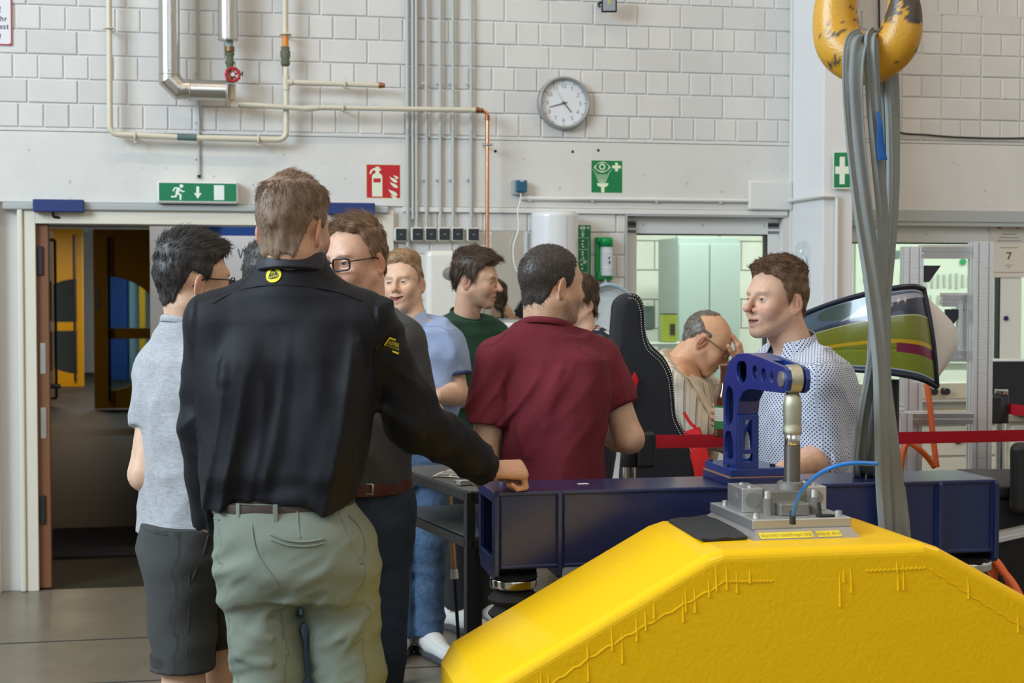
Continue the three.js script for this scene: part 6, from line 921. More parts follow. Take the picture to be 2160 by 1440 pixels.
// ---- head, in its own frame: face towards +z, up +y, the person's left +x, origin between the ears
function makeHead(o) {
  const sk = o.skin, neckTo = o.neckTo || V(0, -0.2, -0.03), jw = o.jaw || 1, open = o.open || 0, smile = o.smile || 0, nl = o.nose || 1;
  const pos = [
    [ell(0, 0.034, -0.016, 0.0755, 0.088, 0.096), 0.02], [ell(0, 0.012, 0.035, 0.066, 0.075, 0.052), 0.03],
    [ell(0, -0.05, 0.03, 0.056 * jw, 0.062, 0.06), 0.03], [cap(V(0.055 * jw, -0.05, -0.002), V(0.018 * jw, -0.098, 0.064), 0.017, 0.016), 0.03], [cap(V(-0.055 * jw, -0.05, -0.002), V(-0.018 * jw, -0.098, 0.064), 0.017, 0.016), 0.03],
    [cap(V(0.008, -0.1, 0.072), V(-0.008, -0.1, 0.072), 0.017), 0.02], [cap(V(-0.034, 0.024, 0.074), V(0.034, 0.024, 0.074), 0.0135), 0.018],
    [cap(V(0.04, -0.026, 0.058), V(0.036, -0.035, 0.06), 0.025 + 0.003 * smile), 0.022], [cap(V(-0.04, -0.026, 0.058), V(-0.036, -0.035, 0.06), 0.025 + 0.003 * smile), 0.022],
    [ell(0, -0.066, 0.078, 0.03, 0.024, 0.019), 0.014],
    [cap(V(0, 0.02, 0.084), V(0, -0.027, 0.103 + 0.012 * nl), 0.0085, 0.0125), 0.012], [cap(V(0.011, -0.033, 0.096), V(0.013, -0.034, 0.092), 0.0085), 0.008], [cap(V(-0.011, -0.033, 0.096), V(-0.013, -0.034, 0.092), 0.0085), 0.008],
    [cap(V(0.02 + 0.004 * smile, -0.0605 + 0.004 * smile, 0.084), V(0, -0.0595, 0.0945), 0.0045, 0.0062), 0.006], [cap(V(-0.02 - 0.004 * smile, -0.0605 + 0.004 * smile, 0.084), V(0, -0.0595, 0.0945), 0.0045, 0.0062), 0.006],
    [cap(V(0.017, -0.0715 - open, 0.084), V(0, -0.074 - open, 0.0915), 0.005, 0.0078), 0.006], [cap(V(-0.017, -0.0715 - open, 0.084), V(0, -0.074 - open, 0.0915), 0.005, 0.0078), 0.006],
    [cap(V(0, -0.055, -0.028), neckTo, o.neckR || 0.055, (o.neckR || 0.055) * 1.08), 0.03], [cap(V(0.03, -0.06, -0.035), neckTo.clone().add(V(0.014, 0, 0)), 0.03, 0.035), 0.03], [cap(V(-0.03, -0.06, -0.035), neckTo.clone().add(V(-0.014, 0, 0)), 0.03, 0.035), 0.03]];
  const eyeY = 0.002, lid = [ell(0.0315, eyeY, 0.0735, 0.0165, 0.0135, 0.0148), ell(-0.0315, eyeY, 0.0735, 0.0165, 0.0135, 0.0148)], sock = [ell(0.033, 0.001, 0.1, 0.021, 0.0145, 0.021), ell(-0.033, 0.001, 0.1, 0.021, 0.0145, 0.021)];
  const slitH = o.squint ? 0.0032 : 0.004, slit = [ell(0.0315, eyeY - 0.0005, 0.088, 0.0128, slitH, 0.02), ell(-0.0315, eyeY - 0.0005, 0.088, 0.0128, slitH, 0.02)];
  const mouth = U([cap(V(0.022 + 0.004 * smile, -0.0655 + 0.006 * smile, 0.088), V(0, -0.0665 - open / 2, 0.1), 0.0012 + open * 0.3, 0.0016 + open * 0.55), cap(V(-0.022 - 0.004 * smile, -0.0655 + 0.006 * smile, 0.088), V(0, -0.0665 - open / 2, 0.1), 0.0012 + open * 0.3, 0.0016 + open * 0.55)], 0.002);
  const nost = [cap(V(0.0065, -0.042, 0.1), V(0.0065, -0.034, 0.099), 0.0035), cap(V(-0.0065, -0.042, 0.1), V(-0.0065, -0.034, 0.099), 0.0035)];
  function ear(sd) {
    const rot = 0.42 * sd, c = Math.cos(rot), s = Math.sin(rot), oy = Math.cos(-0.2), os = Math.sin(-0.2), outer = ell(0, 0, 0, 0.0068, 0.033, 0.0205), lobe = ell(0.000, -0.024, 0.005, 0.006, 0.0125, 0.0105), bowl = ell(0.0075 * sd, 0.003, 0.001, 0.0062, 0.0235, 0.0125), inner = cap(V(0.004 * sd, -0.01, -0.002), V(0.004 * sd, 0.012, -0.004), 0.0028);
    return (x, y, z) => { x -= 0.0785 * sd; y -= -0.008; z -= -0.022; const Y = oy * y - os * z, Z0 = os * y + oy * z, Xr = c * x + s * Z0, Zr = -s * x + c * Z0; if (x * x + y * y + z * z > 0.006) return sq(x * x + y * y + z * z) - 0.05; return smin(smax(smin(outer(Xr, Y, Zr), lobe(Xr, Y, Zr), 0.006), -bowl(Xr, Y, Zr), 0.004), inner(Xr, Y, Zr), 0.003); };
  }
  const earL = ear(1), earR = ear(-1);
  function skin(x, y, z) {
    let d = pos[0][0](x, y, z); for (let i = 1; i < pos.length; i++) d = smin(d, pos[i][0](x, y, z), pos[i][1]);
    if (d > 0.06) return d;
    for (const s of sock) d = smax(d, -s(x, y, z), 0.016);
    for (let i = 0; i < 2; i++) { const l = smax(lid[i](x, y, z), -slit[i](x, y, z), 0.0015); d = smin(d, l, 0.004); d = smax(d, -slit[i](x, y, z), 0.0015); }
    d = smax(d, -mouth(x, y, z), 0.003); for (const n of nost) d = smax(d, -n(x, y, z), 0.003);
    return smin(smin(d, earL(x, y, z), 0.009), earR(x, y, z), 0.009);
  }
  const brow = o.brow || [0.16, 0.09, 0.05], st = o.stubble, amp = o.browAmp === undefined ? 0.75 : o.browAmp;
  function color(x, y, z) {
    let r = sk[0], g = sk[1], b = sk[2]; const ax = Math.abs(x), n = 0.05 * vnoise(x * 60, y * 60, z * 60) + 0.05 * vnoise(x * 200, y * 200, z * 200); r *= 1 + n; g *= 1 + n * 1.2; b *= 1 + n * 1.2;
    const redden = (k) => { g *= 1 - 0.28 * k; b *= 1 - 0.28 * k; };
    if (z > 0.02) {
      redden(0.7 * Math.exp(-((ax - 0.042) ** 2 + (y + 0.032) ** 2) / 0.0004)); if (z > 0.09 && ax < 0.02) redden(0.35 * sstep(-0.045, -0.03, y) * sstep(0.0, -0.02, y));
      const lp = Math.exp(-((ax / 0.022) ** 4) - (((y + 0.067 + open / 2 - 0.006 * smile * (ax / 0.02)) / (0.0095 + open * 0.8)) ** 4)); if (z > 0.075) { r *= 1 - 0.12 * lp; g *= 1 - 0.42 * lp; b *= 1 - 0.36 * lp; }
      if (z > 0.05 && mouth(x, y, z) < 0.0018) { r *= 0.3; g *= 0.18; b *= 0.18; }
      const by = 0.0205 + 0.004 * Math.sin(clamp((ax - 0.012) / 0.04, 0, 1) * 2.6), bk = amp * Math.exp(-(((y - by) / 0.0042) ** 4)) * sstep(0.01, 0.016, ax) * sstep(0.058, 0.046, ax) * (0.75 + 0.4 * vnoise(x * 500, y * 120, 3)); r += (brow[0] - r) * bk; g += (brow[1] - g) * bk; b += (brow[2] - b) * bk;
    }
    if (ax > 0.062 && z < 0.02) redden(0.6 * sstep(0.003, -0.001, mn(earL(x, y, z), earR(x, y, z))));
    if (st) { const k = st[3] * sstep(-0.03, -0.055, y) * sstep(-0.02, 0.01, z) * (0.8 + 0.5 * vnoise(x * 400, y * 400, z * 400)); r += (st[0] - r) * k; g += (st[1] - g) * k; b += (st[2] - b) * k; }
    if (o.scalp) { const c = o.scalp(x, y, z); r += (c[0] - r) * c[3]; g += (c[1] - g) * c[3]; b += (c[2] - b) * c[3]; }
    return [r, g, b];
  }
  const cell = o.cell || 0.003, low = mn(-0.14, neckTo.y - 0.02), parts = [meshSDF(skin, [-0.11, mx(low, -0.24), -0.135], [0.11, 0.135, 0.135], cell, color, 0.006)];
  if (!o.noEyes) for (const s of [-1, 1]) {                                  // eyeballs with iris and pupil, looking along `gaze`
    const e = new THREE.SphereGeometry(0.0122, 32, 24); e.rotateX(Math.PI / 2); const gz = o.gaze || [0, 0]; const p = e.attributes.position, cl = new Float32Array(p.count * 3), ic = (o.iris || [0.10, 0.16, 0.2]).map((v) => v * 0.45);
    for (let i = 0; i < p.count; i++) { const rr = Math.hypot(p.getX(i), p.getY(i)), f = p.getZ(i) > 0; const c = f && rr < 0.0026 ? [0.01, 0.01, 0.01] : f && rr < 0.0064 ? ic : [0.44, 0.40, 0.38]; cl.set(c, i * 3); }
    e.setAttribute('color', new THREE.BufferAttribute(cl, 3)); e.rotateY(gz[0]); e.rotateX(-gz[1]); e.translate(0.0315 * s, eyeY - 0.0005, 0.0712); parts.push(e);
  }
  const teeth = []; if (open > 0.002) { const t = new THREE.SphereGeometry(1, 16, 10).scale(0.019, 0.0058, 0.013).translate(0, -0.0638 - open * 0.15, 0.0805); parts.push(tint(t, [0.72, 0.68, 0.6])); }
  const near = [0, 1, 17, 18, 19].map((i) => pos[i]); return { geo: parts, skin, skull: (x, y, z) => { let d = near[0][0](x, y, z); for (let i = 1; i < 5; i++) d = smin(d, near[i][0](x, y, z), near[i][1]); return d; } };
}
// ---- hair, in the head's frame: a shell grown on the skull plus fine strands
function makeHair(o) {
  const R = rng(o.seed || 1), C = [0, 0.03, -0.014], rad = [0.0765, 0.090, 0.0975], H = o.line || [[0, 0.5], [45, 0.42], [68, 0.12], [80, -0.2], [92, -0.12], [108, 0.02], [128, -0.42], [180, -0.72]];
  const hl = (az) => { az = Math.abs(az) * 180 / Math.PI; for (let i = 0; i < H.length - 1; i++) if (az <= H[i + 1][0]) { const t = (az - H[i][0]) / (H[i + 1][0] - H[i][0]); return H[i][1] + (H[i + 1][1] - H[i][1]) * t; } return H[H.length - 1][1]; };
  const thick = o.thick || ((nx, ny, nz) => 0.008 + 0.014 * sstep(0.1, 0.75, ny)), soft = o.soft || 0.1;
  const mask = (nx, ny, nz) => ny - hl(Math.atan2(nx, nz)) + 0.05 * vnoise(nx * 7, ny * 7, nz * 7 + (o.seed || 0)) + (o.bald ? -o.bald(nx, ny, nz) : 0);
  const na = o.lump === undefined ? 0.004 : o.lump, flow = o.flow || ((nx, ny, nz) => (ny > 0.55 ? [0.1, 0.1, 1] : [0, -1, -0.2]));
  const base = (x, y, z) => { const a = (x - C[0]) / rad[0], b = (y - C[1]) / rad[1], c = (z - C[2]) / rad[2]; return sq(a * a + b * b + c * c); };
  function shell(x, y, z) {
    const k = base(x, y, z), nx = (x - C[0]) / rad[0] / k, ny = (y - C[1]) / rad[1] / k, nz = (z - C[2]) / rad[2] / k, d1 = (k - 1) * 0.082; if (d1 > 0.075) return d1 - 0.05; const d0 = o.skull(x, y, z); if (d0 > 0.06) return d0 - 0.045; if (d0 < -0.03) return d0 + 0.01;
    const m = mask(nx, ny, nz), w = sstep(-0.02, soft, m), f = flow(nx, ny, nz), s1 = o.freq || 90;
    const px = x * s1 - f[0] * 2.0 * s1 * 0.02 * vnoise(x * 20, y * 20, z * 20), st = vnoise(px * (1 - 0.8 * Math.abs(f[0])), y * s1 * (1 - 0.8 * Math.abs(f[1])), z * s1 * (1 - 0.8 * Math.abs(f[2])));
    return d0 - thick(nx, ny, nz) * (w * 1.8 - 0.8) - w * na * (0.7 * st + 0.7 * vnoise(x * 34, y * 34, z * 34));
  }
  const col = o.color, vary = (x, y, z) => { const n = 1 + 0.3 * vnoise(x * 240, y * 60, z * 240) + 0.18 * vnoise(x * 50, y * 50, z * 50); const g = o.grey ? o.grey(x, y, z) : 0; return [col[0] * n + g * 0.3, col[1] * n + g * 0.3, col[2] * n + g * 0.3]; };
  const e = 0.06 + (o.reach || 0), g = meshSDF(shell, [-0.1 - (o.reach || 0), -0.14, -0.14], [0.1 + (o.reach || 0), 0.15 + (o.reach || 0), 0.13 + (o.reach || 0)], o.cell || 0.0035, vary);
  const P = g.attributes.position, Nn = g.attributes.normal, pos = [], cl = [], idx = [], want = o.strands === undefined ? 1800 : o.strands; let made = 0, guard = 0;
  while (made < want && guard++ < want * 12) {
    const i = Math.floor(R() * P.count), x = P.getX(i), y = P.getY(i), z = P.getZ(i), k = base(x, y, z), nx = (x - C[0]) / rad[0] / k, ny = (y - C[1]) / rad[1] / k, nz = (z - C[2]) / rad[2] / k, w = mask(nx, ny, nz); if (w < -0.01) continue;
    const n = V(Nn.getX(i), Nn.getY(i), Nn.getZ(i)); if (n.x * nx + n.y * ny + n.z * nz < 0.2) continue;
    const f = flow(nx, ny, nz), d = V(f[0] + (R() - 0.5) * (o.mess || 0.5), f[1] + (R() - 0.5) * (o.mess || 0.5), f[2] + (R() - 0.5) * (o.mess || 0.5)).normalize(); d.addScaledVector(n, -d.dot(n)).normalize().addScaledVector(n, (o.lift || 0.25) * (0.4 + R())).normalize();
    const L = (typeof o.len === 'function' ? o.len(nx, ny, nz) : o.len || 0.025) * (0.6 + 0.7 * R()) * clamp(w * 6 + 0.35, 0.3, 1), r0 = (o.rad || 0.0008) * 1.35 * (0.7 + 0.6 * R()), sd = V(d.y, d.z, d.x).cross(d).normalize(), up = sd.clone().cross(d), S = 3, b0 = pos.length / 3, c = vary(x + R() * 0.02, y, z), q = 0.6 + 0.95 * R();
    for (let s = 0; s <= S; s++) { const t = s / S, p = V(x, y, z).addScaledVector(n, -0.002).addScaledVector(d, L * t).addScaledVector(n, -(o.droop === undefined ? 0.25 : o.droop) * L * t * t * (0.5 + 0.5 * R())), r = r0 * (1 - 0.85 * t); for (let a = 0; a < 3; a++) { const an = a * 2.0944; pos.push(p.x + (sd.x * Math.cos(an) + up.x * Math.sin(an)) * r, p.y + (sd.y * Math.cos(an) + up.y * Math.sin(an)) * r, p.z + (sd.z * Math.cos(an) + up.z * Math.sin(an)) * r); cl.push(c[0] * q, c[1] * q, c[2] * q); } }
    for (let s = 0; s < S; s++) for (let a = 0; a < 3; a++) { const u = b0 + s * 3 + a, v = b0 + s * 3 + (a + 1) % 3; idx.push(u, v, u + 3, u + 3, v, v + 3); }
    made++;
  }
  const out = [g]; if (made) { const q = new THREE.BufferGeometry(); q.setAttribute('position', new THREE.Float32BufferAttribute(pos, 3)); q.setAttribute('color', new THREE.Float32BufferAttribute(cl, 3)); q.setIndex(idx); q.computeVertexNormals(); out.push(q); }
  return out;
}
function headMatrix(c, yaw, pitch = 0, roll = 0, s = 1) { return new THREE.Matrix4().compose(c, new THREE.Quaternion().setFromEuler(new THREE.Euler(pitch, yaw, roll, 'YXZ')), V(s, s, s)); }
// ---- hand as distance prims: wrist, direction of the fingers, direction of the back of the hand, side of the thumb (+1 / -1), curls of thumb and four fingers
function handPrims(w, dir, back, side, curl, o = {}) {
  const f = dir.clone().normalize(), n = back.clone().addScaledVector(f, -back.dot(f)).normalize(), l = n.clone().cross(f).multiplyScalar(side), P = (a, b, c) => w.clone().addScaledVector(f, a).addScaledVector(l, b).addScaledVector(n, c), out = [], s = o.size || 1;
  for (const [b0, b1, r] of [[0.016, 0.03, 0.0135], [0.006, 0.01, 0.0145], [-0.006, -0.01, 0.0145], [-0.016, -0.029, 0.013]]) out.push([cap(P(0.005 * s, b0 * s, 0), P(0.088 * s, b1 * s, 0.002 * s), r * s * 1.05, r * s), 0.012]);
  out.push([cap(P(0.02 * s, 0.018 * s, -0.01 * s), P(0.055 * s, 0.03 * s, -0.008 * s), 0.017 * s, 0.014 * s), 0.014]);
  const fl = [[0.030, 0.042, 0.026, 0.021], [0.010, 0.046, 0.029, 0.022], [-0.010, 0.043, 0.027, 0.021], [-0.029, 0.034, 0.021, 0.019]];
  fl.forEach(([b, a1, a2, a3], i) => {
    const cu = Array.isArray(curl[i + 1]) ? curl[i + 1] : [curl[i + 1], curl[i + 1] * 1.15, curl[i + 1] * 0.8], sp = (o.spread || 0.06) * (b / 0.03); let p = P(0.088 * s, b * s, 0.002 * s), an = 0;
    [a1, a2, a3].forEach((L, j) => { an += cu[j]; const d = f.clone().multiplyScalar(Math.cos(an)).addScaledVector(n, -Math.sin(an)).addScaledVector(l, sp).normalize(), q = p.clone().addScaledVector(d, L * s), r = [0.0094, 0.0086, 0.0078, 0.0068][j] * s * (i === 3 ? 0.88 : 1); out.push([cap(p, q, r * 1.05, r * 0.94), 0.004]); p = q; });
  });
  const ta = curl[0], tb = P(0.022 * s, 0.026 * s, -0.006 * s), d1 = f.clone().multiplyScalar(0.72 - 0.1 * ta).addScaledVector(l, 0.7 - 0.5 * ta).addScaledVector(n, -0.25 - 0.45 * ta).normalize(), t1 = tb.clone().addScaledVector(d1, 0.042 * s), d2 = d1.clone().addScaledVector(f, 0.3).addScaledVector(l, -0.55 * ta).normalize(), t2 = t1.clone().addScaledVector(d2, 0.031 * s), d3 = d2.clone().addScaledVector(f, 0.15 + 0.2 * ta).addScaledVector(l, -0.4 * ta).normalize(), t3 = t2.clone().addScaledVector(d3, 0.022 * s);
  out.push([cap(tb, t1, 0.0145 * s, 0.0112 * s), 0.01], [cap(t1, t2, 0.0108 * s, 0.0098 * s), 0.003], [cap(t2, t3, 0.0098 * s, 0.0082 * s), 0.003]);
  return out;
}
function handMesh(w, elbow, prims, rw, color, cell = 0.003) {
  const arm = cap(w.clone().lerp(elbow, 0.28), w, rw * 1.12, rw * 0.82), fn = (x, y, z) => { let d = arm(x, y, z); for (const [p, k] of prims) d = smin(d, p(x, y, z), k); return d; };
  return meshSDF(fn, [w.x - 0.21, w.y - 0.21, w.z - 0.21], [w.x + 0.21, w.y + 0.21, w.z + 0.21], cell, color);
}
const skinNoise = (c, red = 0) => (x, y, z) => { const n = 1 + 0.07 * vnoise(x * 50, y * 50, z * 50) + 0.04 * vnoise(x * 180, y * 180, z * 180); return [c[0] * n, c[1] * n * (1 - red), c[2] * n * (1 - red)]; };
// a figure's frame: x to the right of the view, z towards the lens, y up; J(px, py, dz) gives a joint dz metres nearer than the figure's own distance D
function figure(label, px0, D, lift = 0) {
  const b = at(px0, 700, D); b.y = lift; const g = thing('person', label, 'person', b, -YAW);
  const J = (px, py, dz = 0) => at(px, py, D - dz).sub(b).applyAxisAngle(V(0, 1, 0), YAW);
  return { g, J, D, s: FOCAL / D };
}
const folds = (list) => list.map(([a, b, w, amp]) => { const c = cap(a, b, 0); return (x, y, z) => { const d = c(x, y, z) / w; return d > 2.2 ? 0 : amp * Math.exp(-d * d * 1.4); }; });
function ridge(x, y, z) { const n = vnoise(x, y, z); return 1 - 2 * Math.abs(n); }
function shoe(parent, ankle, toe, mats, name = 'shoe') {                     // ankle on the floor under the leg, toe direction
  const d = toe.clone().sub(ankle); d.y = 0; const L = d.length(); d.normalize(); const sdv = V(-d.z, 0, d.x), P = (a, b, c) => ankle.clone().setY(0).addScaledVector(d, a).addScaledVector(sdv, b).add(V(0, c, 0));
  const up = U([cap(P(-0.055, 0, 0.06), P(-0.05, 0, 0.09), 0.038, 0.036), cap(P(-0.05, 0, 0.055), P(0.06, 0, 0.058), 0.04, 0.042), cap(P(0.06, 0, 0.055), P(L - 0.055, 0.004, 0.045), 0.042, 0.034), cap(P(0.02, 0, 0.075), P(0.1, 0, 0.062), 0.032, 0.03)], 0.03), g = meshSDF((x, y, z) => smax(up(x, y, z), 0.026 - y, 0.006), [ankle.x - 0.32, 0.0, ankle.z - 0.32], [ankle.x + 0.32, 0.17, ankle.z + 0.32], 0.006);
  boxUV(g); const sh = part(parent, name, g, mats[0]);
  const so = U([cap(P(-0.055, 0, 0.015), P(0.06, 0, 0.015), 0.043, 0.046), cap(P(0.06, 0, 0.015), P(L - 0.055, 0.004, 0.02), 0.046, 0.04)], 0.02), sg = meshSDF((x, y, z) => smax(so(x, y, z), mx(-y + 0.001, y - 0.032), 0.006), [ankle.x - 0.32, -0.01, ankle.z - 0.32], [ankle.x + 0.32, 0.05, ankle.z + 0.32], 0.006);
  boxUV(sg); part(sh, 'sole', sg, mats[1]);
  const lace = []; for (let i = 0; i < 4; i++) { const a = 0.045 + i * 0.024; lace.push(sweep([P(a, -0.024, 0.094 - i * 0.007), P(a + 0.006, 0, 0.108 - i * 0.008), P(a, 0.024, 0.094 - i * 0.007)], 0.0035, 6)); }
  part(sh, 'laces', lace, mats[2] || mats[1]); return sh;
}
function ringBand(row, yaw, ox, oz, y0, y1, grow, e = 2.3, n = 72, tilt = [0, 0]) {          // closed band around a torso section (belt, hem, collar rib)
  const pos = [], idx = [], c = Math.cos(yaw), s = Math.sin(yaw), prof = [[grow - 0.004, y0], [grow, y0 + 0.002], [grow, y1 - 0.002], [grow - 0.004, y1]];
  for (let i = 0; i <= n; i++) { const a = i / n * Math.PI * 2, ca = Math.cos(a), sa = Math.sin(a), k = Math.pow(Math.pow(Math.abs(ca), e) + Math.pow(Math.abs(sa), e), -1 / e); for (const [gr, y] of prof) { const lx = row[1] + ca * k * (row[3] + gr), lz = row[2] + sa * k * (row[4] + gr); pos.push(c * lx + s * lz + ox, y + tilt[0] * lx + tilt[1] * lz, -s * lx + c * lz + oz); } }
  for (let i = 0; i < n; i++) for (let j = 0; j < 3; j++) { const a = i * 4 + j, b = a + 4; idx.push(a, b, a + 1, b, b + 1, a + 1); }
  const g = new THREE.BufferGeometry(); g.setAttribute('position', new THREE.Float32BufferAttribute(pos, 3)); g.setIndex(idx); g.computeVertexNormals(); return boxUV(g);
}
function glasses(parent, M4, mat, round = 0.35, lensMat, noTemple) {
  const fr = [], lens = []; const gl = new THREE.Group(); gl.name = 'glasses'; gl.applyMatrix4(M4); parent.add(gl);
  for (const s of [-1, 1]) { const pts = []; for (let i = 0; i <= 32; i++) { const a = i / 32 * 6.2832, e = 2 + (1 - round) * 3, k = Math.pow(Math.pow(Math.abs(Math.cos(a)), e) + Math.pow(Math.abs(Math.sin(a)), e), -1 / e); pts.push(V(s * 0.034 + Math.cos(a) * k * 0.0265, 0.0 + Math.sin(a) * k * 0.0175, 0.106 - Math.abs(s * 0.034 + Math.cos(a) * k * 0.0265) ** 2 * 4)); }
    part(gl, 'rim', [sweep(pts, noTemple || 0.0021, 8)], mat); part(gl, 'lens', [new THREE.ShapeGeometry(new THREE.Shape(pts.slice(0, -1).map((p) => new THREE.Vector2(p.x, p.y)))).translate(0, 0, 0.1005)], lensMat || LENS);
    part(gl, 'temple', [sweep([V(s * 0.061, 0.008, 0.092), V(s * 0.078, 0.01, 0.075), V(s * 0.0815, 0.012, 0.0), V(s * 0.079, 0.004, -0.03), V(s * 0.076, -0.012, -0.042)], 0.002, 6)], mat); }
  part(gl, 'bridge', [sweep([V(-0.008, 0.004, 0.106), V(0, 0.008, 0.109), V(0.008, 0.004, 0.106)], 0.002, 6)], mat); return gl;
}
const LENS = phy({ color: 0xffffff, transmission: 1, roughness: 0.0, thickness: 0, ior: 1.25 });

// points and patches laid on a garment's own surface
const caster = new THREE.Raycaster();
function hit(mesh, px, py) { mesh.updateWorldMatrix(true, false); mesh.material.side === THREE.DoubleSide; caster.set(EYE, ray(px, py).normalize()); const h = caster.intersectObject(mesh, false)[0]; if (!h) return null; const inv = mesh.matrixWorld.clone().invert(); return { p: h.point.clone().applyMatrix4(inv), n: h.face.normal.clone() }; }
function seam(mesh, pts, r, flat = 1, lift = 0) { const q = pts.map(([x, y]) => hit(mesh, x, y)).filter(Boolean).map((h) => h.p.addScaledVector(h.n, lift)); return q.length > 1 ? sweep(spline(q, q.length * 6), r, 6, flat) : new THREE.SphereGeometry(0.001); }
function patch(mesh, px, py, w, h, turn, off = 0.0016, round = false) {        // a badge of w x h metres following the surface around a point
  const c = hit(mesh, px, py); if (!c) return new THREE.PlaneGeometry(w, h); const n = c.n.clone(); const up = V(0, 1, 0).addScaledVector(n, -n.y).normalize(), rt = up.clone().cross(n), U0 = rt.clone().multiplyScalar(Math.cos(turn)).addScaledVector(up, Math.sin(turn)), V0 = up.clone().multiplyScalar(Math.cos(turn)).addScaledVector(rt, -Math.sin(turn));
  const g = round ? new THREE.CircleGeometry(0.5, 40, 0, 6.2832) : new THREE.PlaneGeometry(1, 1, 10, 6), p = g.attributes.position, M4 = mesh.matrixWorld, nm = n.clone().transformDirection(M4);
  for (let i = 0; i < p.count; i++) { const q = c.p.clone().addScaledVector(U0, p.getX(i) * w).addScaledVector(V0, p.getY(i) * h); caster.set(q.clone().addScaledVector(n, 0.05).applyMatrix4(M4), nm.clone().negate()); const k = caster.intersectObject(mesh, false)[0], r = k && k.distance < 0.1 ? k.point.applyMatrix4(M4.clone().invert()) : q; r.addScaledVector(n, off); p.setXYZ(i, r.x, r.y, r.z); }
  g.computeVertexNormals(); return g;
}
